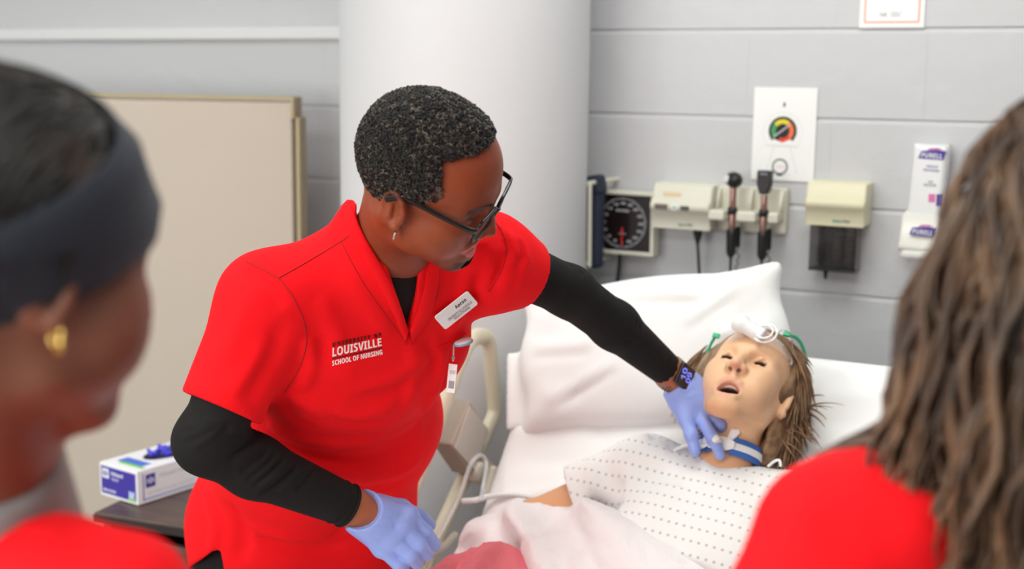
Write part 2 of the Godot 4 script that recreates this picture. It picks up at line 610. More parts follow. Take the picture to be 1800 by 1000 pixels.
	func slab(bx: int, nb: Vector3i, lo: Vector3, h: float, slack: float) -> Array:
		var vs := PackedVector3Array()
		var gs := PackedInt32Array()
		var edges := PackedInt32Array()
		var N := 6
		var nx := nb.x * N + 2
		var ny := nb.y * N + 2
		var R := h * N * 0.8661
		var M := N + 1
		var val := PackedFloat32Array()
		val.resize(M * M * M)
		for by in nb.y:
			for bz in nb.z:
				var base := lo + Vector3(bx, by, bz) * (h * N)
				var c := base + Vector3.ONE * (h * N * 0.5)
				var d0 := at(c, every)
				if absf(d0) > R * 1.18 + slack:
					continue
				var lst := near(c, R)
				var q := 0
				var neg := false
				var pos := false
				for z in M:
					for y in M:
						for x in M:
							var d := at(base + Vector3(x, y, z) * h, lst)
							val[q] = d
							if d < 0.0:
								neg = true
							else:
								pos = true
							q += 1
				if not (neg and pos):
					continue
				for z in N:
					for y in N:
						for x in N:
							var k := x + y * M + z * M * M
							var v0 := val[k]
							var s := v0 < 0.0
							var v1 := val[k + 1]
							var v2 := val[k + M]
							var v3 := val[k + M + 1]
							var v4 := val[k + M * M]
							var v5 := val[k + M * M + 1]
							var v6 := val[k + M * M + M]
							var v7 := val[k + M * M + M + 1]
							if s == (v1 < 0.0) and s == (v2 < 0.0) and s == (v3 < 0.0) and s == (v4 < 0.0) and s == (v5 < 0.0) and s == (v6 < 0.0) and s == (v7 < 0.0):
								continue
							var sum := Vector3.ZERO
							var cnt := 0.0
							if s != (v1 < 0.0):
								sum += Vector3(v0 / (v0 - v1), 0, 0)
								cnt += 1
							if (v2 < 0.0) != (v3 < 0.0):
								sum += Vector3(v2 / (v2 - v3), 1, 0)
								cnt += 1
							if (v4 < 0.0) != (v5 < 0.0):
								sum += Vector3(v4 / (v4 - v5), 0, 1)
								cnt += 1
							if (v6 < 0.0) != (v7 < 0.0):
								sum += Vector3(v6 / (v6 - v7), 1, 1)
								cnt += 1
							if s != (v2 < 0.0):
								sum += Vector3(0, v0 / (v0 - v2), 0)
								cnt += 1
							if (v1 < 0.0) != (v3 < 0.0):
								sum += Vector3(1, v1 / (v1 - v3), 0)
								cnt += 1
							if (v4 < 0.0) != (v6 < 0.0):
								sum += Vector3(0, v4 / (v4 - v6), 1)
								cnt += 1
							if (v5 < 0.0) != (v7 < 0.0):
								sum += Vector3(1, v5 / (v5 - v7), 1)
								cnt += 1
							if s != (v4 < 0.0):
								sum += Vector3(0, 0, v0 / (v0 - v4))
								cnt += 1
							if (v1 < 0.0) != (v5 < 0.0):
								sum += Vector3(1, 0, v1 / (v1 - v5))
								cnt += 1
							if (v2 < 0.0) != (v6 < 0.0):
								sum += Vector3(0, 1, v2 / (v2 - v6))
								cnt += 1
							if (v3 < 0.0) != (v7 < 0.0):
								sum += Vector3(1, 1, v3 / (v3 - v7))
								cnt += 1
							var gx := bx * N + x
							var gy := by * N + y
							var gz := bz * N + z
							var g := gx + nx * (gy + ny * gz)
							gs.append(g)
							vs.append(base + (Vector3(x, y, z) + sum / cnt) * h)
							if s != (v1 < 0.0) and gy > 0 and gz > 0:
								edges.append_array(PackedInt32Array([g, 0, int(s)]))
							if s != (v2 < 0.0) and gx > 0 and gz > 0:
								edges.append_array(PackedInt32Array([g, 1, int(s)]))
							if s != (v4 < 0.0) and gx > 0 and gy > 0:
								edges.append_array(PackedInt32Array([g, 2, int(s)]))
		return [vs, gs, edges]


# ---------------------------------------------------------------- nodes and materials
var used := {}


func numbered(called: String) -> String:
	used[called] = used.get(called, -1) + 1
	return called if used[called] == 0 else "%s_%03d" % [called, used[called]]


func tag(o: Node, label: String, category := "", group := "", kind := "") -> Node:
	if label:
		o.set_meta("label", label)
	if category:
		o.set_meta("category", category)
	if group:
		o.set_meta("group", group)
	if kind:
		o.set_meta("kind", kind)
	return o


func thing(called: String, label: String, category: String, xf := Transform3D(), group := "") -> Node3D:
	var o := Node3D.new()
	o.name = numbered(called)
	add_child(o)
	o.transform = xf
	tag(o, label, category, group)
	return o


func obj(called: String, m, mt: Material, parent: Node = null, xf := Transform3D()) -> MeshInstance3D:
	var o := MeshInstance3D.new()
	o.name = called if parent else numbered(called)
	o.mesh = m.mesh() if m is MB else m
	o.material_override = mt
	o.cast_shadow = GeometryInstance3D.SHADOW_CASTING_SETTING_ON
	if parent:
		parent.add_child(o, true)
	else:
		add_child(o)
	o.transform = xf
	return o


func struct(called: String, m, mt: Material, xf := Transform3D()) -> MeshInstance3D:
	var o := obj(called, m, mt, null, xf)
	o.set_meta("kind", "structure")
	return o


func mat(called: String, col: Color, rough := 0.6, o := {}) -> StandardMaterial3D:
	var m := StandardMaterial3D.new()
	m.resource_name = called
	m.albedo_color = col
	m.roughness = rough
	for k in o:
		m.set(k, o[k])
	return m


func rgb8(r: int, g: int, b: int) -> Color:
	return Color(r / 255.0, g / 255.0, b / 255.0)


func noise_tex(freq: float, sd: int, size := 512, octaves := 4, normal := false, strength := 4.0, kind := FastNoiseLite.TYPE_SIMPLEX_SMOOTH) -> NoiseTexture2D:
	var nz := FastNoiseLite.new()
	nz.seed = sd
	nz.frequency = freq
	nz.noise_type = kind
	nz.fractal_octaves = octaves
	var t := NoiseTexture2D.new()
	t.width = size
	t.height = size
	t.seamless = true
	t.noise = nz
	if normal:
		t.as_normal_map = true
		t.bump_strength = strength
	return t


func weave_tex(size: int, threads: int, sd: int) -> ImageTexture:  # plain weave as heights
	var im := Image.create(size, size, false, Image.FORMAT_RGB8)
	var rg := RandomNumberGenerator.new()
	rg.seed = sd
	var st := float(size) / threads
	var ju := []
	for k in threads:
		ju.append(rg.randf() * 0.25)
	for y in size:
		for x in size:
			var a := int(x / st)
			var b := int(y / st)
			var fx := sin(PI * (x / st - a))
			var fy := sin(PI * (y / st - b))
			var over := (a + b) % 2 == 0
			var v: float = (fx * (0.55 + 0.45 * fy) if over else fy * (0.55 + 0.45 * fx)) * (0.75 + ju[a if over else b])
			im.set_pixel(x, y, Color(v, v, v))
	return ImageTexture.create_from_image(im)


# a spline through points, n points per span
func spline(pts: Array, n := 6, closed := false) -> Array:
	var o := []
	var m := pts.size()
	for k in (m if closed else m - 1):
		var p0 = pts[(k - 1 + m) % m] if (k > 0 or closed) else pts[0]
		var p1 = pts[k]
		var p2 = pts[(k + 1) % m]
		var p3 = pts[(k + 2) % m] if (k + 2 < m or closed) else pts[m - 1]
		for s in n:
			var t := float(s) / n
			o.append(0.5 * ((2.0 * p1) + (p2 - p0) * t + (2.0 * p0 - 5.0 * p1 + 4.0 * p2 - p3) * t * t + (3.0 * p1 - p0 - 3.0 * p2 + p3) * t * t * t))
	if not closed:
		o.append(pts[m - 1])
	return o


func text_mesh(s: String, height: float, serif := false, bold := false, depth := 0.0008, mono := false) -> TextMesh:
	var f := SystemFont.new()
	f.font_names = PackedStringArray(["Droid Serif" if serif else ("Droid Sans Mono" if mono else "Droid Sans")])
	if bold:
		f.font_weight = 700
	var t := TextMesh.new()
	t.text = s
	t.font = f
	t.font_size = 64
	t.pixel_size = height / 46.0  # capitals about 46 of 64 px tall
	t.depth = depth
	t.curve_step = 2.0
	return t


# lettering centred at the origin in xy, laid on by f(x, y, z) -> point
func letters(s: String, width: float, height: float, serif := false, bold := false, depth := 0.0008) -> MB:
	var o := MB.new()
	var a := text_mesh(s, height, serif, bold, depth).get_mesh_arrays()
	var vs: PackedVector3Array = a[Mesh.ARRAY_VERTEX]
	var lo := 1e9
	var hi := -1e9
	var yl := 1e9
	var yh := -1e9
	for p in vs:
		lo = minf(lo, p.x)
		hi = maxf(hi, p.x)
		yl = minf(yl, p.y)
		yh = maxf(yh, p.y)
	var k := width / (hi - lo) if width > 0.0 else 1.0
	for p in vs:
		o.v.append(Vector3((p.x - (lo + hi) / 2) * k, p.y - (yl + yh) / 2, p.z))
	o.n = a[Mesh.ARRAY_NORMAL]
	o.uv.resize(vs.size())
	o.i = a[Mesh.ARRAY_INDEX] if a[Mesh.ARRAY_INDEX] != null else PackedInt32Array(range(vs.size()))
	return o
# ---------------------------------------------------------------- a head: y up, z out of the face, origin between the eyes' level and the ears; about 0.235 from chin to crown
func add_head(s: Sdf, g := {}) -> void:
	var fem: float = g.get("fem", 0.0)  # 0 man, 1 woman
	var jaw: float = g.get("jaw", 0.0)  # metres that the chin is dropped
	var w := 1.0 - 0.05 * fem
	s.egg(Vector3(0, 0.030, -0.012), Vector3(0.0765 * w, 0.089, 0.0965), 0.02)
	s.egg(Vector3(0, 0.034, 0.034), Vector3(0.063 * w, 0.066, 0.056), 0.03)
	s.egg(Vector3(0, -0.034, 0.034), Vector3(0.058 * w, 0.062, 0.052), 0.03)
	for x in [-1.0, 1.0]:
		s.bone(Vector3(x * 0.056 * w, -0.030, -0.005), Vector3(x * 0.050 * w, -0.068 - jaw * 0.3, 0.012), 0.018, 0.016 - 0.002 * fem, 0.025)  # jaw corner
		s.bone(Vector3(x * 0.050 * w, -0.068 - jaw * 0.3, 0.012), Vector3(x * 0.016, -0.101 - jaw, 0.068), 0.016 - 0.002 * fem, 0.0150, 0.025)
		s.ball(Vector3(x * 0.043 * w, -0.024, 0.056), 0.0235, 0.03)  # cheekbone
		s.ball(Vector3(x * 0.034, -0.058, 0.057), 0.021 + 0.001 * fem, 0.025)  # cheek
		s.bone(Vector3(x * 0.014, 0.021, 0.084), Vector3(x * 0.046 * w, 0.019, 0.064), 0.0095 - 0.003 * fem, 0.0085 - 0.002 * fem, 0.018)  # brow
	s.ball(Vector3(0, -0.100 - jaw, 0.073), 0.0185, 0.02)
	s.egg(Vector3(0, -0.070 - jaw * 0.5, 0.062), Vector3(0.030, 0.026, 0.026), 0.02)  # mouth mound
	for x in [-1.0, 1.0]:
		s.egg(Vector3(x * 0.032, -0.001, 0.091), Vector3(0.017, 0.0125, 0.0145), 0.016, 1)  # socket
		s.ball(Vector3(x * 0.031, -0.001, 0.0695), 0.0125, 0.003)  # eye ball and its lids
		s.bone(Vector3(x * 0.021, -0.001, 0.0785), Vector3(x * 0.031, 0.0065, 0.0818), 0.0022, 0.0030, 0.004)
		s.bone(Vector3(x * 0.031, 0.0065, 0.0818), Vector3(x * 0.043, -0.001, 0.0745), 0.0030, 0.0022, 0.004)
		s.bone(Vector3(x * 0.021, -0.002, 0.0785), Vector3(x * 0.031, -0.0075, 0.0800), 0.0020, 0.0022, 0.004)
		s.bone(Vector3(x * 0.031, -0.0075, 0.0800), Vector3(x * 0.043, -0.002, 0.0745), 0.0022, 0.0020, 0.004)
		if g.get("hollow_eyes", false):
			s.egg(Vector3(x * 0.0315, -0.0008, 0.083), Vector3(0.0122, 0.0058, 0.0115), 0.002, 1)
	# nose
	var nw: float = g.get("nose", 1.0)
	s.bone(Vector3(0, 0.014, 0.0835), Vector3(0, -0.018, 0.0985), 0.0075, 0.0085, 0.014)
	s.bone(Vector3(0, -0.018, 0.0985), Vector3(0, -0.033, 0.1055), 0.0085, 0.0105, 0.008)
	for x in [-1.0, 1.0]:
		s.egg(Vector3(x * 0.0125 * nw, -0.036, 0.0945), Vector3(0.0075, 0.0080, 0.0105), 0.008)
		s.egg(Vector3(x * 0.0072 * nw, -0.0445, 0.0985), Vector3(0.0036, 0.0050, 0.0058), 0.003, 1)  # nostril
	s.bone(Vector3(0, -0.046, 0.0935), Vector3(0, -0.058, 0.0905), 0.004, 0.004, 0.012)
	# mouth
	var op: float = g.get("open", 0.0)
	var mz := 0.0865
	var lip: float = g.get("lip", 1.0)
	var ul := PackedVector3Array([Vector3(0.0265, -0.0715, 0.0725), Vector3(0.014, -0.0665 + op * 0.1, mz - 0.002), Vector3(0.004, -0.0645 + op * 0.12, mz + 0.0025)])
	var ll := PackedVector3Array([Vector3(0.0255, -0.0725, 0.0725), Vector3(0.014, -0.0780 - op * 0.85, mz - 0.003), Vector3(0.003, -0.0800 - op, mz)])
	for x in [-1.0, 1.0]:
		var m := Vector3(x, 1, 1)
		s.chain([ul[0] * m, ul[1] * m, ul[2] * m], [0.0028, 0.0047 * lip, 0.0052 * lip], 0.006)
		s.chain([ll[0] * m, ll[1] * m, ll[2] * m], [0.0028, 0.0052 * lip, 0.0060 * lip], 0.006)
	s.bone(ul[2], ul[2] * Vector3(-1, 1, 1), 0.0048 * lip, 0.0048 * lip, 0.004)
	s.bone(ll[2], ll[2] * Vector3(-1, 1, 1), 0.0060 * lip, 0.0060 * lip, 0.004)
	if op > 0.0:
		s.egg(Vector3(0, -0.0722 - op * 0.42, 0.082), Vector3(0.0205, 0.0012 + op * 0.50, 0.022), 0.003, 1)
	else:
		for x in [-1.0, 1.0]:
			s.bone(Vector3(0, -0.0715, mz + 0.0065), Vector3(x * 0.0255, -0.0722, 0.0775), 0.0022, 0.0016, 0.002, 1)
	# ears
	for x in [-1.0, 1.0]:
		var sides: Array = g.get("ears", [-1.0, 1.0])
		if not x in sides:
			continue
		var e := Basis(Vector3(0, 1, 0), x * 0.36) * Basis(Vector3(1, 0, 0), -0.16)
		var o := Vector3(x * 0.0775 * w, -0.010, -0.010)
		s.egg(o + e * Vector3(x * 0.002, 0, -0.004), Vector3(0.0075, 0.0310, 0.0205), 0.006, 0, e)
		s.egg(o + e * Vector3(x * 0.0100, -0.002, 0.001), Vector3(0.0085, 0.0205, 0.0135), 0.004, 1, e)
		var rim := []
		var rr := []
		for k in 9:
			var a := lerpf(-0.55, 4.35, k / 8.0)
			rim.append(o + e * Vector3(x * (0.0065 + 0.002 * sin(a)), sin(a) * 0.0275 + 0.001, -cos(a) * -0.0185 - 0.004))
			rr.append(0.0036)
		s.chain(rim, rr, 0.003)
		s.bone(o + e * Vector3(x * 0.006, -0.006, 0.0105), o + e * Vector3(x * 0.006, -0.015, 0.0085), 0.0042, 0.0040, 0.004)  # tragus
		s.bone(o + e * Vector3(x * 0.0065, 0.013, -0.009), o + e * Vector3(x * 0.0070, -0.014, -0.0085), 0.0030, 0.0034, 0.004)  # inner fold
		s.ball(o + e * Vector3(x * 0.004, -0.0270, 0.002), 0.0070, 0.006)  # lobe


func lips_at(p: Vector3, op := 0.0) -> float:  # 1 on the lips
	var x := absf(p.x)
	if p.z < 0.062 or x > 0.03:
		return 0.0
	var up := lerpf(-0.0595 + op * 0.1, -0.0700, pow(clampf(x / 0.0265, 0, 1), 1.5))
	var dn := lerpf(-0.0865 - op, -0.0735, pow(clampf(x / 0.0265, 0, 1), 1.8))
	return smoothstep(-0.001, 0.0015, up - p.y) * smoothstep(-0.001, 0.0015, p.y - dn)
# ---------------------------------------------------------------- hair made of tapered locks that hug an ellipsoid and then hang
func lock(o: MB, root: Vector3, dir: Vector3, segs: int, step: float, hug: Array, pull: Vector3, stiff: float, wave: float, width: float, rg: RandomNumberGenerator, thin := 0.6) -> void:
	var p := root
	var d := dir.normalized()
	var path := [p]
	var ph := rg.randf() * TAU
	var side := d.cross(pull + Vector3(0.01, 0.02, 0.03)).normalized()
	for k in segs:
		d = (d * stiff + pull * (1.0 - stiff)).normalized()
		p += d * step + side * wave * cos(ph + k * 1.15)
		for e in hug:
			var q: Vector3 = e[1].inverse() * (p - e[0]) / e[2]
			var l := q.length()
			if l < 1.0:
				p = e[0] + e[1] * (q / l * e[2])
		path.append(p)
	var rad := []
	for k in path.size():
		rad.append(width * (0.55 + 0.45 * sin(PI * minf(1.0, k / (segs * 0.5)) * 0.5)) * (1.0 if k < segs * 0.6 else lerpf(1.0, 0.12, (k - segs * 0.6) / (segs * 0.4))))
	o.tube(path, rad, 4, false, false, thin)


# a patch of points on an ellipsoid: f(unit vector) tells whether a root grows there
func roots_on(c: Vector3, b: Basis, r: Vector3, n: int, keep, rg: RandomNumberGenerator) -> Array:
	var out := []
	var tries := 0
	while out.size() < n and tries < n * 30:
		tries += 1
		var u := Vector3(rg.randfn(), rg.randfn(), rg.randfn()).normalized()
		if keep.call(u):
			out.append([c + b * (u * r), (b * (u / r)).normalized(), u])
	return out


func paint(o: MB, f) -> void:  # vertex colours
	o.c.resize(o.v.size())
	for k in o.v.size():
		o.c[k] = f.call(o.v[k])


func lin(r: int, g: int, b: int) -> Color:
	return rgb8(r, g, b).srgb_to_linear()
# ---------------------------------------------------------------- the room
func make_room() -> void:
	var hgt := 2.82
	# far wall: core, then painted blocks with raked bed joints
	var core := MB.new()
	core.box(Vector3(7.2, hgt, 0.14), 0.0, Transform3D(Basis(), Vector3(0.4, hgt / 2, -0.075)))
	var wall := struct("wall_back", core, M.block, W)
	var bl := 0.4064
	var bh := 0.2032
	var one := MB.new()
	# a block: face at z = 0, tall edges nearly flush, top and bottom edges hollowed
	var x0 := -bl / 2
	var x1 := bl / 2
	var y0 := -bh / 2
	var y1 := bh / 2
	var s := 0.0008
	var dz := -0.0062
	var gt := 0.0120  # top edge: the joint's lower lip
	var gb := 0.0010
	var sz := -0.0007
	var fl0 := Vector3(x0 + s, y0 + gb, 0)
	var fr0 := Vector3(x1 - s, y0 + gb, 0)
	var fr1 := Vector3(x1 - s, y1 - gt, 0)
	var fl1 := Vector3(x0 + s, y1 - gt, 0)
	var el := [Vector3(x0, y0, dz), Vector3(x0, y0 + gb, sz), Vector3(x0, y1 - gt, sz), Vector3(x0, y1, dz)]
	var er := [Vector3(x1, y0, dz), Vector3(x1, y0 + gb, sz), Vector3(x1, y1 - gt, sz), Vector3(x1, y1, dz)]
	one.face([fl0, fl1, fr1, fr0])
	one.face([fl1, el[3], er[3], fr1])
	one.face([fl0, fr0, er[0], el[0]])
	one.face([fl0, el[1], el[2], fl1])
	one.face([fr0, fr1, er[2], er[1]])
	one.face([fl0, el[0], el[1]])
	one.face([fl1, el[2], el[3]])
	one.face([fr0, er[1], er[0]])
	one.face([fr1, er[3], er[2]])
	var bm := one.mesh()
	for row in 13:
		var first: float = 0.21376 + (0.5 if row % 2 else 0.0) * bl + bl / 2
		for k in range(-9, 9):
			var s_at: float = first + k * bl
			if s_at < -3.0 or s_at > 3.8:
				continue
			obj("block", bm, M.block, wall, Transform3D(Basis(), Vector3(s_at, bh * (row + 0.5), 0)))
	# the other walls, floor and ceiling
	var side := MB.new()
	side.box(Vector3(0.14, hgt, 5.2), 0.0, Transform3D(Basis(), Vector3(-3.15, hgt / 2, 2.45)))
	struct("wall_left", side, M.block, W)
	side = MB.new()
	side.box(Vector3(0.14, hgt, 5.2), 0.0, Transform3D(Basis(), Vector3(3.85, hgt / 2, 2.45)))
	struct("wall_right", side, M.block, W)
	side = MB.new()
	side.box(Vector3(7.2, hgt, 0.14), 0.0, Transform3D(Basis(), Vector3(0.4, hgt / 2, 4.95)))
	struct("wall_front", side, M.block, W)
	var fl := MB.new()
	fl.box(Vector3(7.4, 0.12, 5.5), 0.0, Transform3D(Basis(), Vector3(0.4, -0.06, 2.4)))
	struct("floor", fl, M.floor, W)
	var ce := MB.new()
	ce.box(Vector3(7.4, 0.12, 5.5), 0.0, Transform3D(Basis(), Vector3(0.4, hgt + 0.06, 2.4)))
	struct("ceiling", ce, M.ceiling, W)
	var bb := MB.new()
	bb.box(Vector3(6.9, 0.10, 0.012), 0.003, Transform3D(Basis(), Vector3(0.4, 0.05, 0.007)))
	struct("baseboard_back", bb, mat("dark_vinyl", rgb8(70, 68, 70), 0.5), W)
	# round column that stands against the wall
	var pr := []
	for k in 2:
		pr.append(Vector2(0.2960, 0.0 if k == 0 else hgt))
	var col := MB.new()
	col.lathe(pr, 96, Transform3D(Basis(), Vector3(-0.1185, 0, -3.128)))
	tag(struct("column", col, M.column), "")
	# raceway that runs along the wall above the partition
	var a := on_wall(0, 50, 0.02)
	var b := on_wall(597, 57, 0.02)
	var rw := MB.new()
	var mid := Vector3((b.x - 3.0) / 2.0, (a.y + b.y) / 2.0, 0.0)
	rw.box(Vector3(b.x + 3.3, 0.036, 0.022), 0.004, Transform3D(Basis(), Vector3((b.x - 2.9) / 2.0, b.y, 0.011)), 2)
	struct("trim_1", rw, M.white_paint, W)


func wall_thing(called: String, label: String, category: String, at: Vector3) -> Node3D:
	return thing(called, label, category, W * Transform3D(Basis(), at))


func ring(r: float, w: float, depth: float, sides := 48, from := 0.0, to := TAU, xf := Transform3D()) -> MB:  # flat ring or part of one in xy
	var o := MB.new()
	var rows := [PackedVector3Array(), PackedVector3Array(), PackedVector3Array(), PackedVector3Array()]
	var nn := int(maxf(4, sides * (to - from) / TAU))
	for k in nn + 1:
		var an := lerpf(from, to, float(k) / nn)
		var d := Vector3(cos(an), sin(an), 0)
		for q in 4:
			rows[q].append(xf * (d * (r + [w, w, 0.0, 0.0][q]) + Vector3(0, 0, [0.0, depth, depth, 0.0][q])))
	for q in 3:
		var b0 := o.v.size()
		var nrm: Array = [0, Vector3(0, 0, 1), 0]
		for z in [q, q + 1]:
			for k in nn + 1:
				o.v.append(rows[z][k])
				var an := lerpf(from, to, float(k) / nn)
				o.n.append((xf.basis * (Vector3(0, 0, 1) if q == 1 else Vector3(cos(an), sin(an), 0) * (1 if q == 0 else -1))).normalized())
				o.uv.append(Vector2.ZERO)
		for k in nn:
			o.quad(b0 + k, b0 + k + 1, b0 + nn + 1 + k + 1, b0 + nn + 1 + k)
	return o


func disc(r: float, depth: float, xf := Transform3D(), sides := 40) -> MB:
	var poly := PackedVector2Array()
	for k in sides:
		poly.append(Vector2(cos(TAU * k / sides), sin(TAU * k / sides)) * r)
	var o := MB.new()
	o.prism(poly, depth, minf(depth * 0.4, r * 0.2), xf)
	return o


func slab_box(sz: Vector3, bev: float, at: Vector3, seg := 1) -> MB:
	var o := MB.new()
	o.box(sz, bev, Transform3D(Basis(), at), seg)
	return o


func make_wall_things() -> void:
	# --- blood pressure dial with its cuff basket
	var a := on_wall(1038, 333, 0.05)
	var b := on_wall(1148, 452, 0.05)
	var w := b.x - a.x
	var h := a.y - b.y
	var t := wall_thing("blood_pressure_gauge", "square wall-mounted aneroid blood pressure gauge with black round dial and red needle", "gauge", Vector3((a.x + b.x) / 2, (a.y + b.y) / 2, 0))
	var f := MB.new()
	var fw := 0.0095
	for q in [[0.0, h / 2 - fw / 2, w, fw], [0.0, -h / 2 + fw / 2, w, fw], [-w / 2 + fw / 2, 0.0, fw, h - 2 * fw], [w / 2 - fw / 2, 0.0, fw, h - 2 * fw]]:
		f.box(Vector3(q[2], q[3], 0.045), 0.003, Transform3D(Basis(), Vector3(q[0], q[1], 0.030)), 2)
	f.box(Vector3(w - 0.006, h - 0.006, 0.018), 0.002, Transform3D(Basis(), Vector3(0, 0, 0.014)))
	obj("frame", f, M.cream, t)
	var fc := slab_box(Vector3(w - 2 * fw, h - 2 * fw, 0.02), 0.001, Vector3(0, 0, 0.034))
	var dial := obj("dial_face", fc, M.dial_glass, t)
	var dz := 0.0442
	obj("scale_ring", ring(0.0585, 0.0042, 0.0006, 64, 0.0, TAU, Transform3D(Basis(), Vector3(0, 0, dz))), M.grey_ink, dial)
	var tk := MB.new()
	for k in 61:
		var an := -PI / 2 + TAU * (k - 30) / 64.0 + PI
		var big := k % 5 == 0
		tk.box(Vector3(0.0010 if not big else 0.0016, 0.0045 if not big else 0.006, 0.0008), 0.0, Transform3D(Basis(Vector3(0, 0, 1), an + PI / 2), Vector3(cos(an) * 0.0605, sin(an) * 0.0605, dz + 0.0006)))
	obj("tick_marks", tk, M.pale_print, dial)
	var nums := MB.new()
	for k in 16:
		var an := -PI / 2 - TAU * (k - 0.0) / 16.0
		if k == 0:
			continue
		nums.add(letters(str(k * 20), 0.0, 0.0062, false, true, 0.0006), Transform3D(Basis(), Vector3(cos(an) * 0.049, sin(an) * 0.049, dz + 0.0004)))
	nums.add(letters("WelchAllyn", 0.036, 0.006, false, true, 0.0006), Transform3D(Basis(), Vector3(0, 0.030, dz + 0.0004)))
	nums.add(letters("mmHg", 0.0, 0.0045, false, false, 0.0006), Transform3D(Basis(), Vector3(0, -0.027, dz + 0.0004)))
	nums.add(letters("TYCOS", 0.020, 0.0042, false, true, 0.0006), Transform3D(Basis(), Vector3(-w * 0.33, -h * 0.42, dz + 0.0004)))
	nums.add(letters("0", 0.0, 0.006, false, true, 0.0006), Transform3D(Basis(), Vector3(0.0, -0.0505, dz + 0.0004)))
	obj("lettering", nums, M.pale_print, dial)
	var nd := MB.new()
	nd.prism(PackedVector2Array([Vector2(-0.0020, -0.012), Vector2(0.0020, -0.012), Vector2(0.0014, -0.058), Vector2(-0.0014, -0.058)]), 0.001, 0.0, Transform3D(Basis(), Vector3(0, 0, dz + 0.0015)))
	obj("needle", nd, M.red_paint, t)
	var tb := MB.new()
	var p1 := on_wall(1090, 452, 0.03)
	var p2 := on_wall(1086, 490, 0.03)
	var p3 := on_wall(1079, 514, 0.02)
	var p4 := on_wall(1070, 560, 0.02)
	var o := Vector3((a.x + b.x) / 2, (a.y + b.y) / 2, 0)
	tb.tube(spline([p1 + Vector3(0, 0.01, 0) - o, p2 - o, p3 - o, p4 - o, p4 - o + Vector3(0.01, -0.25, 0.0)], 6), 0.0050, 8)
	obj("air_hose", tb, M.rubber, t)
	# basket with the folded cuff, left of the dial
	var k1 := on_wall(1034, 398, 0.15)
	t = wall_thing("cuff_basket", "cream wire basket holding a folded navy cuff beside the blood pressure gauge", "basket", Vector3(k1.x, k1.y, 0))
	var top := on_wall(1028, 322, 0.16) - Vector3(k1.x, k1.y, 0)
	var bot := on_wall(1027, 478, 0.16) - Vector3(k1.x, k1.y, 0)
	var top2 := on_wall(1037, 322, 0.17) - Vector3(k1.x, k1.y, 0)
	var bot2 := on_wall(1036, 470, 0.17) - Vector3(k1.x, k1.y, 0)
	for q in [[top, bot], [top2, bot2]]:
		var rod := MB.new()
		rod.box(Vector3(0.0095, q[0].y - q[1].y, 0.008), 0.003, Transform3D(Basis(Vector3(0, 0, 1), atan2(-(q[0].x - q[1].x), q[0].y - q[1].y)), (q[0] + q[1]) / 2), 2)
		obj("rod", rod, M.cream, t)
	var br := MB.new()
	br.tube([top + Vector3(0, -0.004, 0), top2 + Vector3(0, 0.0, 0)], 0.006, 8)
	br.tube([top2, Vector3(top2.x, top2.y, 0.0)], 0.006, 8)
	obj("bracket", br, M.cream, t)
	br = MB.new()
	br.tube([bot + Vector3(0, 0.02, 0), Vector3(bot.x, bot.y + 0.02, 0.0)], 0.004, 8)
	obj("bracket", br, M.cream, t)
	var cf := MB.new()
	cf.box(Vector3(0.050, 0.215, 0.040), 0.012, Transform3D(Basis(), Vector3(0.000, 0.003, 0.122)), 3)
	cf.box(Vector3(0.044, 0.05, 0.05), 0.012, Transform3D(Basis(Vector3(0, 0, 1), 0.2), Vector3(0.004, 0.098, 0.120)), 3)
	obj("cuff", cf, M.navy, t)
	# --- diagnostic station
	a = on_wall(1150, 325, 0.06)
	b = on_wall(1380, 408, 0.02)
	w = b.x - a.x
	h = 0.108
	o = Vector3(a.x, (on_wall(1210, 325, 0.06).y + on_wall(1210, 405, 0.07).y) / 2 + 0.002, 0)
	t = wall_thing("diagnostic_station", "cream wall-mounted diagnostic station with two instrument cradles and small dark displays", "medical station", o)
	var lw := 0.148
	var lb := MB.new()
	var prof := PackedVector2Array([Vector2(0, -h / 2), Vector2(0.070, -h / 2), Vector2(0.073, -0.014), Vector2(0.085, -0.010), Vector2(0.087, 0.004), Vector2(0.083, 0.012), Vector2(0.072, 0.015), Vector2(0.064, h / 2 - 0.012), Vector2(0.058, h / 2), Vector2(0, h / 2)])
	lb.prism(prof, lw, 0.003, Transform3D(Basis(Vector3(0, 0, 1), Vector3(0, 1, 0), Vector3(-1, 0, 0)), Vector3(lw, 0, 0)), 0.8)
	obj("transformer_housing", lb, M.cream, t)
	var bp := slab_box(Vector3(w - lw + 0.004, h, 0.022), 0.004, Vector3((w + lw) / 2 - 0.001, -0.002, 0.011), 2)
	obj("back_plate", bp, M.cream, t)
	# scooped shelf with two cradles
	var sc := PackedVector2Array()
	var shelf_w := w - lw - 0.004
	for q in [[0.0, 0.0], [0.0, 0.066]]:
		sc.append(Vector2(q[0], q[1]))
	var oto := on_wall(1285, 380, 0.075).x - o.x - lw
	var oph := on_wall(1340, 385, 0.075).x - o.x - lw
	sc.append(Vector2(oto - 0.016, 0.066))
	for k in 9:
		var an := PI * k / 8.0
		sc.append(Vector2(oto - cos(an) * 0.0135, 0.060 - sin(an) * 0.022))
	sc.append(Vector2(oto + 0.016, 0.066))
	sc.append(Vector2(oph - 0.016, 0.066))
	for k in 9:
		var an := PI * k / 8.0
		sc.append(Vector2(oph - cos(an) * 0.0135, 0.060 - sin(an) * 0.022))
	sc.append(Vector2(oph + 0.016, 0.066))
	sc.append(Vector2(shelf_w, 0.058))
	sc.append(Vector2(shelf_w, 0.0))
	var sh := MB.new()
	sh.prism(sc, 0.024, 0.004, Transform3D(Basis(Vector3(1, 0, 0), Vector3(0, 0, 1), Vector3(0, 1, 0)), Vector3(lw, -0.026, 0.018)), 0.9)
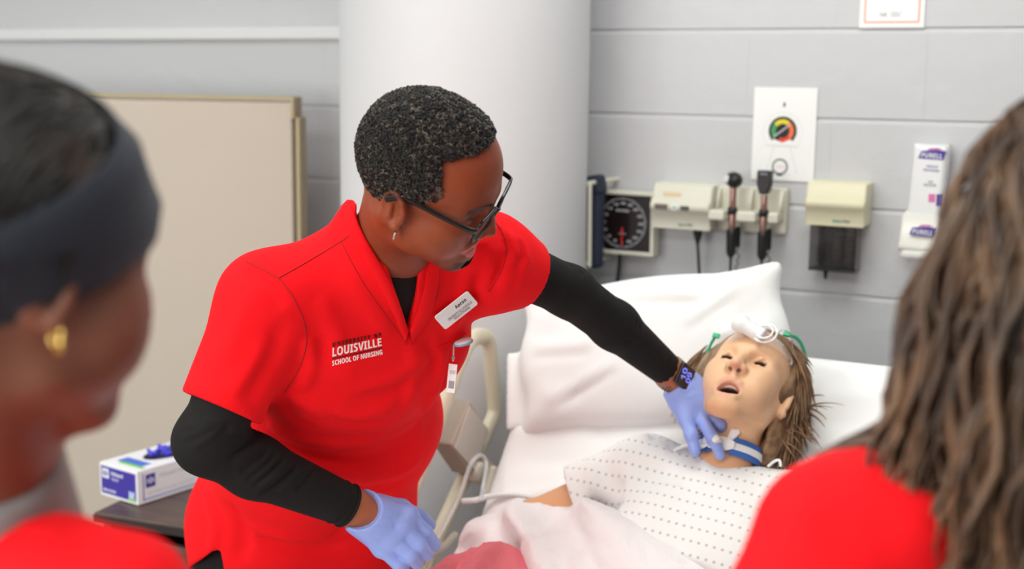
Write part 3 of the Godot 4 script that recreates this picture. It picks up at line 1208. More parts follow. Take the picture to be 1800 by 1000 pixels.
	obj("cradle_shelf", sh, M.cream, t)
	for x in [0.001, shelf_w * 0.49, shelf_w - 0.010]:
		var gs := MB.new()
		gs.prism(PackedVector2Array([Vector2(0.018, 0.05), Vector2(0.030, 0.05), Vector2(0.052, 0.0), Vector2(0.018, 0.0)]), 0.009, 0.002, Transform3D(Basis(Vector3(0, 0, 1), Vector3(0, 1, 0), Vector3(-1, 0, 0)), Vector3(lw + x + 0.010, -0.003, 0)))
		obj("rib", gs, M.cream, t)
	obj("display", slab_box(Vector3(0.033, 0.013, 0.003), 0.001, Vector3(0.029, -0.001, 0.0868)), mat("dark_display", rgb8(86, 66, 64), 0.25), t)
	obj("display", slab_box(Vector3(0.021, 0.011, 0.003), 0.001, Vector3(0.089, -0.002, 0.0868)), mat("green_black_display", rgb8(24, 44, 40), 0.25), t)
	obj("power_button", disc(0.0085, 0.004, Transform3D(Basis(), Vector3(0.0635, -0.001, 0.0845))), M.white_plastic, t)
	var arrow := MB.new()
	arrow.prism(PackedVector2Array([Vector2(-0.004, 0), Vector2(0.003, 0.0045), Vector2(0.003, -0.0045)]), 0.001, 0.0, Transform3D(Basis(), Vector3(0.063, -0.001, 0.0882)))
	obj("arrow_mark", arrow, M.teal_ink, t)
	obj("label_strip", slab_box(Vector3(0.045, 0.009, 0.001), 0.0, Vector3(0.050, 0.030, 0.0705)), mat("peach_label", rgb8(240, 214, 178), 0.6), t)
	var l1 := letters("Welch", 0.018, 0.005, false, true, 0.0006)
	obj("lettering", l1, M.teal_ink, t, Transform3D(Basis(), Vector3(0.078, -0.043, 0.0722)))
	obj("lettering", letters("Allyn", 0.016, 0.005, false, true, 0.0006), M.grey_ink, t, Transform3D(Basis(), Vector3(0.097, -0.043, 0.0722)))
	var pc := MB.new()
	var q1 := on_wall(1227, 405, 0.045) - o
	pc.lathe([Vector2(0, 0.008), Vector2(0.012, 0.006), Vector2(0.011, -0.008), Vector2(0.0055, -0.026), Vector2(0.0035, -0.034), Vector2(0.0, -0.034)], 16, Transform3D(Basis(), q1))
	pc.tube(spline([q1 + Vector3(0, -0.03, 0), q1 + Vector3(0.001, -0.08, -0.01), q1 + Vector3(0.003, -0.16, -0.02), q1 + Vector3(0.004, -0.4, -0.03)], 5), 0.0034, 8)
	obj("power_cord", pc, M.rubber, t)
	# --- the two hand instruments that hang in the cradles
	for q in 2:
		var px: float = [1285, 1340][q]
		var hd := on_wall(px, [372.0, 376.0][q], 0.075)
		var it: Node3D = wall_thing(["otoscope", "ophthalmoscope"][q], ["black and copper otoscope with a short cylindrical head hanging in the left cradle", "black and copper ophthalmoscope with a tall shield-shaped head hanging in the right cradle"][q], "instrument", Vector3(hd.x, hd.y, 0.064))
		var ty := on_wall(px, [326.0, 344.0][q], 0.075).y - hd.y
		var hb := MB.new()
		if q == 0:
			var tp := on_wall(px, 306, 0.075).y - hd.y
			hb.lathe([Vector2(0, -0.017), Vector2(0.015, -0.017), Vector2(0.0185, -0.010), Vector2(0.0185, 0.016), Vector2(0.014, 0.023), Vector2(0.007, 0.030), Vector2(0, 0.030)], 24, Transform3D(Basis(Vector3(0, 1, 0), 0.5) * Basis(Vector3(1, 0, 0), PI / 2), Vector3(0.002, (tp + ty) / 2, 0.006)))
			hb.box(Vector3(0.020, 0.026, 0.020), 0.007, Transform3D(Basis(), Vector3(0.0, ty + 0.006, 0)), 3)
			obj("head", hb, M.black, it)
			obj("lens", disc(0.0085, 0.004, Transform3D(Basis(Vector3(0, 1, 0), 0.0), Vector3(-0.008, (tp + ty) / 2 + 0.003, 0.026))), mat("pale_lens", rgb8(206, 206, 210), 0.15), it)
		else:
			var tp := on_wall(px, 300, 0.075).y - hd.y
			var sp := PackedVector2Array()
			for p in [[-0.0155, 1.0], [0.0145, 1.0], [0.0165, 0.92], [0.0165, 0.45], [0.013, 0.25], [0.008, 0.06], [-0.0085, 0.06], [-0.013, 0.25], [-0.0165, 0.45], [-0.0165, 0.92]]:
				sp.append(Vector2(p[0], lerpf(ty, tp, p[1])))
			hb.prism(sp, 0.026, 0.0028, Transform3D(Basis(), Vector3(0, 0, -0.012)), 0.6)
			obj("head", hb, M.black, it)
			obj("aperture", slab_box(Vector3(0.018, 0.005, 0.002), 0.0008, Vector3(0, tp - 0.007, 0.0145)), mat("grey_glass", rgb8(120, 128, 140), 0.1), it)
			obj("viewing_hole", disc(0.003, 0.001, Transform3D(Basis(), Vector3(-0.002, lerpf(ty, tp, 0.72), 0.0142))), M.ink, it)
		var nk := MB.new()
		nk.lathe([Vector2(0.0, ty), Vector2(0.0078, ty), Vector2(0.0074, 0.024), Vector2(0.0088, 0.008), Vector2(0, 0.008)], 20)
		nk.lathe([Vector2(0, -0.004), Vector2(0.0082, -0.006), Vector2(0.0074, -0.030), Vector2(0.0088, -0.044), Vector2(0, -0.044)], 20)
		obj("metal_neck", nk, M.copper, it)
		var co := MB.new()
		co.lathe([Vector2(0, 0.010), Vector2(0.0108, 0.009), Vector2(0.0112, 0.002), Vector2(0.0112, -0.006), Vector2(0, -0.008)], 20)
		obj("collar", co, M.black, it)
		for y in [0.020, 0.027]:
			obj("ring_mark", disc(0.0016, 0.001, Transform3D(Basis(), Vector3(0, y, 0.0055))), M.pale_print, it)
		var hn := MB.new()
		hn.lathe([Vector2(0, -0.040), Vector2(0.0112, -0.044), Vector2(0.0124, -0.052), Vector2(0.0112, -0.098), Vector2(0.0075, -0.106), Vector2(0.0042, -0.110), Vector2(0, -0.110)], 24)
		obj("handle", hn, M.black, it)
		var cd := MB.new()
		cd.tube(spline([Vector3(0, -0.106, 0), Vector3(-0.001, -0.14, -0.004), Vector3(-0.003, -0.18, -0.012), Vector3(0.0, -0.36, -0.020)], 6), 0.0032, 8)
		var hel := []
		for k in 40:
			var an := k * 0.9
			hel.append(Vector3(0.011 + 0.002 * sin(k * 0.35) + cos(an) * 0.0026, -0.055 - k * 0.0026, -0.018 + sin(an) * 0.0026))
		cd.tube(hel, 0.0013, 5)
		cd.tube(spline([Vector3(0.011, -0.156, -0.018), Vector3(0.017, -0.166, -0.012), Vector3(0.008, -0.174, -0.010), Vector3(-0.001, -0.170, -0.010)], 5), 0.0013, 5)
		cd.box(Vector3(0.012, 0.05, 0.012), 0.004, Transform3D(Basis(), Vector3(0.0095, -0.062, -0.019)))
		obj("cord", cd, M.rubber, it)
	# --- specula dispenser
	a = on_wall(1420, 318, 0.06)
	b = on_wall(1520, 400, 0.06)
	w = b.x - a.x
	h = a.y - b.y
	o = Vector3((a.x + b.x) / 2, (a.y + b.y) / 2, 0)
	t = wall_thing("specula_dispenser", "ivory dispenser with a smoked see-through bin hanging under it", "dispenser", o)
	var hs := MB.new()
	var pf := PackedVector2Array([Vector2(0, -h / 2), Vector2(0.068, -h / 2), Vector2(0.070, -0.012), Vector2(0.076, -0.008), Vector2(0.078, 0.003), Vector2(0.074, 0.010), Vector2(0.068, 0.012), Vector2(0.062, h / 2 - 0.006), Vector2(0.056, h / 2), Vector2(0, h / 2)])
	hs.prism(pf, w, 0.003, Transform3D(Basis(Vector3(0, 0, 1), Vector3(0, 1, 0), Vector3(-1, 0, 0)), Vector3(w / 2, 0, 0)), 0.8)
	obj("housing", hs, M.cream_yellow, t)
	obj("lettering", letters("Welch", 0.021, 0.0055, false, true, 0.0006), M.teal_ink, t, Transform3D(Basis(), Vector3(0.006, -h / 2 + 0.012, 0.0697)))
	obj("lettering", letters("Allyn", 0.016, 0.0055, false, true, 0.0006), M.grey_ink, t, Transform3D(Basis(), Vector3(0.027, -h / 2 + 0.012, 0.0697)))
	var bh := on_wall(1470, 398, 0.05).y - on_wall(1470, 479, 0.05).y
	var bn := MB.new()
	bn.box(Vector3(w * 0.80, bh, 0.050), 0.004, Transform3D(Basis(), Vector3(-0.004, -h / 2 - bh / 2 + 0.002, 0.034)), 2)
	obj("bin", bn, M.smoke, t)
	obj("bin_floor", slab_box(Vector3(w * 0.80, 0.005, 0.050), 0.002, Vector3(-0.004, -h / 2 - bh + 0.002, 0.034)), M.black, t)
	for k in 3:
		var sp := MB.new()
		var x: float = [-0.034, 0.004, 0.030][k]
		for y in 7:
			sp.lathe([Vector2(0.0035, 0), Vector2(0.0125 if k else 0.0105, 0.018), Vector2(0.014 if k else 0.0115, 0.020), Vector2(0.0, 0.020)], 14, Transform3D(Basis(), Vector3(x, -h / 2 - bh + 0.008 + y * 0.0125, 0.034)))
		obj("specula_stack", sp, mat("dark_speculum", rgb8(40, 36, 38), 0.4) if k == 0 else mat("grey_speculum", rgb8(120, 110, 108), 0.4), t)
	var nb := MB.new()
	nb.lathe([Vector2(0, 0), Vector2(0.006, 0), Vector2(0.003, -0.022), Vector2(0, -0.022)], 14, Transform3D(Basis(), Vector3(-0.022, -h / 2 - bh, 0.034)))
	obj("nozzle", nb, M.black, t)
	# --- hand sanitiser dispenser, its front leaning
	a = on_wall(1635, 252, 0.045)
	b = on_wall(1615, 446, 0.075)
	h = a.y - b.y
	o = Vector3(b.x + 0.002, b.y, 0)
	t = wall_thing("sanitizer_dispenser", "tall white hand sanitizer dispenser with purple lettering", "dispenser", o)
	var lean := Basis(Vector3(0, 0, 1), -0.045)
	var ct := MB.new()
	ct.box(Vector3(0.074, h * 0.74, 0.055), 0.012, Transform3D(lean, Vector3(0.004, h * 0.62, 0.036)), 3)
	obj("cartridge", ct, M.white_plastic, t)
	var ba := MB.new()
	ba.prism(PackedVector2Array([Vector2(0, 0), Vector2(0.078, 0.004), Vector2(0.080, 0.020), Vector2(0.070, 0.030), Vector2(0.066, h * 0.36), Vector2(0.0, h * 0.40)]), 0.082, 0.004, Transform3D(lean * Basis(Vector3(0, 0, 1), Vector3(0, 1, 0), Vector3(-1, 0, 0)), Vector3(0.034, -0.004, 0)), 0.7)
	obj("pump_cover", ba, mat("milky_plastic", rgb8(232, 230, 222), 0.3), t)
	obj("backing", slab_box(Vector3(0.076, h * 0.98, 0.012), 0.004, Vector3(0.000, h * 0.5, 0.006)), M.white_plastic, t)
	var place := func(x: float, y: float, z: float) -> Transform3D: return Transform3D(lean, lean * Vector3(x, y, z))
	for q in [[h * 0.90, 0.0638], [h * 0.205, 0.0745]]:
		var swoosh := MB.new()
		swoosh.prism(PackedVector2Array([Vector2(-0.029, -0.009), Vector2(0.024, -0.009), Vector2(0.029, 0.010), Vector2(0.010, 0.012), Vector2(-0.024, 0.007)]), 0.0008, 0.0, place.call(0.002, q[0], q[1]))
		obj("logo_patch", swoosh, M.purple_ink, t)
		var sw2 := MB.new()
		sw2.prism(PackedVector2Array([Vector2(-0.012, 0.0095), Vector2(0.006, 0.0125), Vector2(0.022, 0.0135), Vector2(0.010, 0.0165), Vector2(-0.006, 0.0145)]), 0.0008, 0.0, place.call(0.002, q[0], q[1]))
		obj("logo_swoosh", sw2, mat("magenta_ink", rgb8(208, 90, 170), 0.5), t)
		obj("lettering", letters("PURELL", 0.044, 0.0105, false, true, 0.0008), M.white_plastic, t, place.call(0.0015, q[0] - 0.001, q[1] + 0.0008))
	for q in [["Advanced", 0.80, 0.024], ["Hand Sanitizer", 0.765, 0.034], ["Gel", 0.66, 0.010], ["kills 99.99%", 0.63, 0.026]]:
		obj("lettering", letters(q[0], q[2], 0.0055, false, false, 0.0005), M.grey_ink if q[1] < 0.7 else M.purple_ink, t, place.call(0.004, h * q[1], 0.0640))
	obj("icon", slab_box(Vector3(0.014, 0.018, 0.0006), 0.0, Vector3(0.0165, h * 0.51, 0.0640)), mat("pink_ink", rgb8(226, 120, 180), 0.5), t)
	obj("icon", slab_box(Vector3(0.014, 0.026, 0.0006), 0.0, Vector3(0.0335, h * 0.495, 0.0640)), M.purple_ink, t)
	obj("drip_lip", slab_box(Vector3(0.074, 0.024, 0.045), 0.010, Vector3(-0.006, -0.002, 0.058), 3), mat("clear_milky_plastic", rgb8(236, 234, 230), 0.25), t)
	# --- laminated print of a suction gauge
	a = on_wall(1330, 155, 0.003)
	b = on_wall(1434, 319, 0.003)
	var c := on_wall(1378, 236, 0.003)
	t = wall_thing("poster", "white laminated sheet printed with a round suction gauge in green, yellow and red", "poster", c)
	w = 0.150
	h = on_wall(1378, 155, 0.003).y - on_wall(1378, 319, 0.003).y
	obj("sheet", slab_box(Vector3(w, h, 0.0016), 0.0, Vector3(0, 0, 0)), M.paper, t)
	var gp := on_wall(1376, 230, 0.003) - c
	var z := 0.0009
	obj("device_outline", ring(0.046, 0.0008, 0.0003, 40, -0.9, PI + 0.9, Transform3D(Basis(), gp + Vector3(0, -0.004, z))), M.pale_ink, t)
	var dv := MB.new()
	for x in [-1.0, 1.0]:
		dv.box(Vector3(0.0010, 0.066, 0.0004), 0.0, Transform3D(Basis(Vector3(0, 0, 1), x * 0.28), gp + Vector3(x * 0.028, -0.068, z)))
	dv.box(Vector3(0.040, 0.0010, 0.0004), 0.0, Transform3D(Basis(), gp + Vector3(0, -0.101, z)))
	obj("device_outline", dv, M.pale_ink, t)
	obj("gauge_disc", disc(0.0335, 0.0005, Transform3D(Basis(), gp + Vector3(0, 0, z))), M.ink, t)
	var cols := [[PI * 0.78, PI * 1.22, rgb8(70, 160, 100)], [PI * 0.30, PI * 0.78, rgb8(232, 216, 50)], [-PI * 0.22, PI * 0.30, rgb8(240, 120, 70)], [-PI * 0.62, -PI * 0.22, rgb8(230, 70, 44)]]
	for q in cols:
		obj("gauge_arc", ring(0.0165, 0.0105, 0.0004, 48, q[0], q[1], Transform3D(Basis(), gp + Vector3(0, 0, z + 0.0005))), mat("arc_ink", q[2], 0.6), t)
	var hub := MB.new()
	hub.box(Vector3(0.050, 0.0030, 0.0005), 0.0, Transform3D(Basis(Vector3(0, 0, 1), 0.66), gp + Vector3(-0.002, 0, z + 0.0012)))
	obj("gauge_needle", hub, M.pale_print, t)
	var foot := MB.new()
	foot.prism(PackedVector2Array([Vector2(-0.034, -0.034), Vector2(0.034, -0.034), Vector2(0.020, -0.019), Vector2(0.0, -0.0275), Vector2(-0.020, -0.019)]), 0.0004, 0.0, Transform3D(Basis(), gp + Vector3(0, 0, z + 0.0012)))
	obj("gauge_base", foot, M.paper, t)
	var bt := on_wall(1371, 293, 0.003) - c
	obj("knob_ring", ring(0.0155, 0.0032, 0.0005, 40, 0, TAU, Transform3D(Basis(), bt + Vector3(0, 0, z))), M.ink, t)
	obj("knob_mark", slab_box(Vector3(0.013, 0.0045, 0.0004), 0.0, bt + Vector3(0, -0.019, z)), M.ink, t)
	obj("lettering", letters("SUCTION", 0.020, 0.0035, false, false, 0.0004), mat("pale_red_ink", rgb8(226, 160, 160), 0.6), t, Transform3D(Basis(), bt + Vector3(0, 0, z)))
	obj("hook_mark", slab_box(Vector3(0.0045, 0.010, 0.0004), 0.0, on_wall(1379, 184, 0.003) - c + Vector3(0, 0, z)), M.ink, t)
	# --- sign with an orange border
	a = on_wall(1510, 48, 0.003)
	b = on_wall(1624, 49, 0.003)
	w = b.x - a.x
	h = 0.21
	c = Vector3((a.x + b.x) / 2, (a.y + b.y) / 2 + h / 2, 0.003)
	t = wall_thing("sign", "white paper sign with an orange border, cut by the top of the picture", "sign", c)
	obj("sheet", slab_box(Vector3(w, h, 0.0016), 0.0, Vector3(0, 0, 0)), M.paper, t)
	var bd := MB.new()
	var ins := 0.012
	for q in [[0.0, h / 2 - ins], [0.0, -h / 2 + ins]]:
		bd.box(Vector3(w - 2 * ins, 0.0028, 0.0005), 0.0, Transform3D(Basis(), Vector3(q[0], q[1], z)))
	for x in [-1.0, 1.0]:
		bd.box(Vector3(0.0028, h - 2 * ins, 0.0005), 0.0, Transform3D(Basis(), Vector3(x * (w / 2 - ins), 0, z)))
	obj("border", bd, M.orange_ink, t)
	obj("lettering", letters("UofL", 0.017, 0.008, true, true, 0.0004), M.grey_ink, t, Transform3D(Basis(), Vector3(-0.018, -h / 2 + 0.029, z)))
	obj("lettering", letters("SCHOOL OF", 0.024, 0.0035, false, false, 0.0004), M.grey_ink, t, Transform3D(Basis(), Vector3(0.010, -h / 2 + 0.032, z)))
	obj("lettering", letters("NURSING", 0.020, 0.0035, false, false, 0.0004), M.grey_ink, t, Transform3D(Basis(), Vector3(0.008, -h / 2 + 0.026, z)))


func make_partition_and_cabinet() -> void:
	# --- fabric partition
	var rt := on_wall(514, 170, 0.26)
	var ph := rt.y
	var pw := 1.25
	var t := thing("partition", "tall beige fabric partition panel with tan trim, standing against the wall left of the column", "partition", W * Transform3D(Basis(Vector3.UP, 0.15), Vector3(rt.x, 0, 0.235)))
	obj("fabric_panel", slab_box(Vector3(pw - 0.02, ph - 0.07, 0.040), 0.006, Vector3(-pw / 2, ph / 2 + 0.02, 0), 2), M.tack, t)
	obj("trim_cap", slab_box(Vector3(pw, 0.012, 0.046), 0.004, Vector3(-pw / 2, ph - 0.006, 0), 2), M.trim, t)
	obj("trim_edge", slab_box(Vector3(0.013, ph - 0.012, 0.040), 0.004, Vector3(0.004, ph / 2 - 0.046, -0.004), 2), M.trim, t)
	obj("corner_piece", slab_box(Vector3(0.010, 0.055, 0.047), 0.003, Vector3(-0.006, ph - 0.030, 0.0005), 2), M.trim, t)
	obj("trim_edge", slab_box(Vector3(0.012, ph - 0.012, 0.044), 0.004, Vector3(-pw + 0.006, ph / 2 - 0.006, 0), 2), M.trim, t)
	for x in [-0.15, -pw + 0.15]:
		obj("foot", slab_box(Vector3(0.05, 0.03, 0.20), 0.006, Vector3(x, 0.016, 0.06)), M.trim, t)
	# --- bedside cabinet
	var top := 0.755
	var c0 := on_plane(163, 899, Vector3(0, top, 0), Vector3.UP)
	var turn := Basis(Vector3.UP, -0.36)
	t = thing("bedside_cabinet", "dark walnut bedside cabinet with a glove box on its top", "cabinet", Transform3D(turn, Vector3(c0.x, 0, c0.z)))
	var cw := 0.43
	var cd := 0.38
	obj("top", slab_box(Vector3(cw, 0.022, cd), 0.006, Vector3(cw / 2, top - 0.0125, -cd / 2), 2), M.wood, t)
	obj("edge_band", slab_box(Vector3(cw - 0.004, 0.019, 0.004), 0.0015, Vector3(cw / 2, top - 0.0155, 0.0012)), M.wood_dark, t)
	obj("side_panel", slab_box(Vector3(0.020, top - 0.06, cd - 0.03), 0.002, Vector3(0.024, (top - 0.03) / 2 + 0.015, -cd / 2)), M.wood, t)
	obj("side_panel", slab_box(Vector3(0.020, top - 0.06, cd - 0.03), 0.002, Vector3(cw - 0.024, (top - 0.03) / 2 + 0.015, -cd / 2)), M.wood, t)
	obj("back_panel", slab_box(Vector3(cw - 0.07, top - 0.06, 0.012), 0.0, Vector3(cw / 2, (top - 0.03) / 2 + 0.015, -cd + 0.03)), M.wood, t)
	for k in 3:
		var dh := 0.205
		var d := obj("drawer", slab_box(Vector3(cw - 0.085, dh - 0.012, 0.018), 0.002, Vector3(cw / 2, top - 0.052 - dh * (k + 0.5), -0.026)), M.wood, t)
		obj("handle", slab_box(Vector3(0.10, 0.010, 0.012), 0.003, Vector3(cw / 2 + 0.06, top - 0.052 - dh * (k + 0.5), -0.011)), M.steel, d)
	obj("carcass_floor", slab_box(Vector3(cw - 0.07, 0.018, cd - 0.05), 0.0, Vector3(cw / 2, 0.06, -cd / 2)), M.wood_dark, t)
	for x in [0.04, cw - 0.04]:
		for zz in [-0.04, -cd + 0.04]:
			obj("caster", disc(0.024, 0.02, Transform3D(Basis(Vector3.UP, PI / 2), Vector3(x - 0.01, 0.0245, zz))), M.black, t)
	# --- glove box
	var g0 := on_plane(243, 889, Vector3(0, top, 0), Vector3.UP)
	var gx := on_plane(177, 869, Vector3(0, top, 0), Vector3.UP)
	var ex := (g0 - gx).normalized()
	var gw := (g0 - gx).length()
	var ez := Vector3.UP.cross(ex) * -1.0  # into the picture
	var gh := 0.078
	var gl := 0.245
	# axes: x along the short end, y up, z out of the short end
	t = thing("glove_box", "white and purple cardboard box of disposable gloves with blue gloves poking out on top", "box", Transform3D(Basis(ex, Vector3.UP, ex.cross(Vector3.UP)), gx + Vector3(0, -0.0008, 0)))
	var card := mat("white_card", rgb8(240, 240, 246), 0.45)
	obj("carton", slab_box(Vector3(gw, gh, gl), 0.0015, Vector3(gw / 2, gh / 2 + 0.001, -gl / 2)), card, t)
	var pur := mat("violet_print", rgb8(64, 50, 160), 0.45)
	var blu := mat("blue_print", rgb8(60, 110, 220), 0.45)
	var grn := mat("green_print", rgb8(120, 205, 70), 0.45)
	obj("end_panel", slab_box(Vector3(gw - 0.012, gh - 0.014, 0.0008), 0.0, Vector3(gw / 2, gh / 2 + 0.001, 0.0003)), pur, t)
	obj("logo_square", slab_box(Vector3(0.022, 0.022, 0.0008), 0.0, Vector3(0.022, gh - 0.022, 0.0009)), card, t)
	for k in 3:
		obj("logo_mark", slab_box(Vector3(0.0035, [0.009, 0.014, 0.009][k], 0.0006), 0.001, Vector3(0.016 + k * 0.006, gh - 0.022, 0.0015)), pur, t)
	obj("lettering", letters("FitGuard", 0.040, 0.0085, false, true, 0.0006), card, t, Transform3D(Basis(), Vector3(0.062, gh - 0.019, 0.0009)))
	obj("lettering", letters("Touch", 0.024, 0.0075, false, false, 0.0006), card, t, Transform3D(Basis(), Vector3(0.054, gh - 0.031, 0.0009)))
	obj("lettering", letters("200 GLOVES", 0.045, 0.0055, false, true, 0.0006), card, t, Transform3D(Basis(), Vector3(0.034, 0.017, 0.0009)))
	obj("size_patch", slab_box(Vector3(0.024, 0.022, 0.0008), 0.0, Vector3(gw - 0.020, 0.019, 0.0009)), blu, t)
	obj("size_stripe", slab_box(Vector3(0.026, 0.006, 0.0008), 0.0, Vector3(gw - 0.019, 0.011, 0.0011)), grn, t)
	obj("lettering", letters("M", 0.015, 0.016, false, true, 0.0006), card, t, Transform3D(Basis(), Vector3(gw - 0.020, 0.021, 0.0014)))
	var sd := Basis(Vector3(0, 0, -1), Vector3(0, 1, 0), Vector3(1, 0, 0))  # lettering on the long side
	obj("logo_square", slab_box(Vector3(0.0008, 0.030, 0.026), 0.0, Vector3(gw + 0.0003, gh - 0.027, -0.036)), pur, t)
	for k in 3:
		obj("logo_mark", slab_box(Vector3(0.0006, [0.010, 0.016, 0.010][k], 0.0035), 0.0, Vector3(gw + 0.0009, gh - 0.027, -0.029 - k * 0.007)), card, t)
	obj("lettering", letters("FitGuard Touch", 0.085, 0.010, false, true, 0.0005), M.pale_print, t, Transform3D(sd, Vector3(gw + 0.0001, gh - 0.022, -0.104)))
	obj("lettering", letters("NITRILE EXAM GLOVES", 0.130, 0.006, false, false, 0.0005), M.pale_print, t, Transform3D(sd, Vector3(gw + 0.0001, 0.022, -0.095)))
	obj("side_stripe", slab_box(Vector3(0.0006, 0.0022, gl - 0.03), 0.0, Vector3(gw + 0.0002, 0.010, -gl / 2)), blu, t)
	obj("side_stripe", slab_box(Vector3(0.0006, gh - 0.016, 0.0022), 0.0, Vector3(gw + 0.0002, gh / 2, -0.016)), pur, t)
	obj("top_band", slab_box(Vector3(gw * 0.62, 0.0008, 0.030), 0.0, Vector3(gw * 0.50, gh + 0.0012, -0.045)), blu, t)
	obj("top_stripe", slab_box(Vector3(gw * 0.62, 0.0008, 0.010), 0.0, Vector3(gw * 0.62, gh + 0.0014, -0.026)), grn, t)
	var op := MB.new()
	var oval := PackedVector2Array()
	for k in 28:
		oval.append(Vector2(cos(TAU * k / 28) * gw * 0.27, sin(TAU * k / 28) * 0.072))
	op.prism(oval, 0.001, 0.0, Transform3D(Basis(Vector3(1, 0, 0), Vector3(0, 0, -1), Vector3(0, 1, 0)), Vector3(gw * 0.52, gh + 0.0012, -0.145)))
	obj("opening", op, mat("dark_opening", rgb8(22, 18, 60), 0.7), t)
	# gloves bunched in the opening
	var s := Sdf.new()
	var rg := RandomNumberGenerator.new()
	rg.seed = 77
	for k in 14:
		var p := Vector3(gw * 0.52 + rg.randf_range(-0.022, 0.022), gh + rg.randf_range(0.000, 0.004), -0.145 + rg.randf_range(-0.055, 0.045))
		s.bone(p, p + Vector3(rg.randf_range(-0.02, 0.02), rg.randf_range(0.002, 0.016), rg.randf_range(-0.03, 0.02)), rg.randf_range(0.005, 0.008), 0.004, 0.006)
	obj("blue_gloves", s.nets(Vector3(-0.02, gh - 0.02, -gl - 0.02), Vector3(gw + 0.02, gh + 0.06, 0.01), 0.0022), mat("violet_nitrile", rgb8(70, 66, 205), 0.5), t)
# ---------------------------------------------------------------- the bed
func make_bed() -> void:
	var Iw := I.affine_inverse()
	# everything of the bed is laid out in the wall's axes, turned about the wall's normal like the wall itself
	var base := W * (W.affine_inverse() * Vector3(I.origin.x, 0, I.origin.z))
	base.y = 0
	var B := Transform3D(W.basis, base)  # x across, z towards the foot; z = 0 under the top edge
	var BI := B.affine_inverse() * I
	var t := thing("hospital_bed", "beige hospital bed with raised head end and one slim side rail", "bed", B)
	var fr := MB.new()
	for x in [-0.40, 0.40]:
		fr.box(Vector3(0.05, 0.07, 1.52), 0.006, Transform3D(Basis(), Vector3(x, 0.42, 0.80)))
	for z in [0.1, 0.8, 1.5]:
		fr.box(Vector3(0.80, 0.05, 0.06), 0.006, Transform3D(Basis(), Vector3(0, 0.42, z)))
	obj("frame", fr, M.bed_grey, t)
	obj("back_deck", slab_box(Vector3(0.80, 0.66, 0.03), 0.008, Vector3(0, -0.36, -0.175)), M.bed_grey, t, BI)
	var hinge := BI * Vector3(0, -0.70, -0.175)
	obj("seat_deck", slab_box(Vector3(0.80, 0.03, 1.00), 0.008, Vector3(0, hinge.y, hinge.z + 0.51)), M.bed_grey, t)
	for x in [-0.33, 0.33]:
		var lift := MB.new()
		lift.tube([BI * Vector3(x, -0.25, -0.18), Vector3(x, 0.44, 0.9)], 0.018, 10)
		obj("lift_strut", lift, M.steel, t)
		for z in [0.7, 1.35]:
			lift = MB.new()
			lift.tube([Vector3(x, 0.44, z), Vector3(x, hinge.y - 0.01, z)], 0.025, 10)
			obj("lift_column", lift, M.steel, t)
	for x in [-0.38, 0.38]:
		for z in [0.15, 1.45]:
			var lg := MB.new()
			lg.tube([Vector3(x, 0.40, z), Vector3(x, 0.10, z)], 0.022, 12)
			obj("leg", lg, M.bed_grey, t)
			obj("caster", disc(0.06, 0.035, Transform3D(Basis(Vector3.UP, PI / 2), Vector3(x - 0.0175, 0.061, z))), M.black, t)
	# side rail: a long flat loop that rises with the back; points are (y, z) of the raised end's axes at x = -0.53
	var loop := [Vector2(-0.075, 0.020), Vector2(-0.085, 0.060), Vector2(-0.115, 0.092), Vector2(-0.175, 0.103), Vector2(-0.32, 0.103), Vector2(-0.48, 0.103), Vector2(-0.66, 0.10), Vector2(-0.72, 0.07), Vector2(-0.74, 0.02), Vector2(-0.72, -0.03), Vector2(-0.66, -0.045), Vector2(-0.53, -0.055), Vector2(-0.40, -0.075), Vector2(-0.29, -0.096), Vector2(-0.225, -0.108), Vector2(-0.185, -0.112), Vector2(-0.155, -0.085), Vector2(-0.115, -0.035)]
	var pts := []
	for q in loop:
		pts.append(BI * Vector3(-0.53, q.x, q.y))
	var rl := MB.new()
	rl.tube(spline(pts, 5, true), 0.0185, 14, true, false, 0.85, B.basis.inverse() * W.basis.x)
	var rail := obj("side_rail", rl, M.bed_plastic, t)
	var pn := MB.new()
	pn.box(Vector3(0.050, 0.112, 0.125), 0.006, BI * Transform3D(Basis(Vector3(1, 0, 0), -0.10), Vector3(-0.525, -0.298, 0.000)), 2)
	obj("latch_block", pn, M.bed_grey, rail)
	obj("latch_face", slab_box(Vector3(0.004, 0.098, 0.110), 0.0015, Vector3(-0.499, -0.298, 0.000)), mat("pale_grey_plastic", rgb8(214, 205, 196), 0.4), rail, BI)
	var arm := MB.new()
	arm.tube([BI * Vector3(-0.53, -0.30, -0.09), BI * Vector3(-0.47, -0.33, -0.15), BI * Vector3(-0.40, -0.33, -0.17)], 0.016, 10)
	obj("rail_arm", arm, M.bed_grey, rail)
	var knob := on_plane(848, 832, I * Vector3(-0.49, 0, 0), I.basis.x)
	var kb := MB.new()
	var kp := B.affine_inverse() * knob
	kb.lathe([Vector2(0, 0), Vector2(0.020, 0.0), Vector2(0.024, 0.006), Vector2(0.024, 0.020), Vector2(0.018, 0.026), Vector2(0, 0.026)], 24, Transform3D(Basis(Vector3(0, 0, 1), PI / 2), kp))
	kb.box(Vector3(0.02, 0.075, 0.05), 0.010, Transform3D(Basis(Vector3(1, 0, 0), -0.5), kp + Vector3(0.026, -0.02, 0.0)), 2)
	var kn := obj("release_knob", kb, M.cream, rail)
	# --- mattress in its white fitted sheet
	var s := Sdf.new()
	s.xf = I
	s.cube(Vector3(0, -0.37, -0.082), Vector3(0.436, 0.372, 0.080), 0.045, 0.02)
	s.xf = Transform3D(W.basis, base)
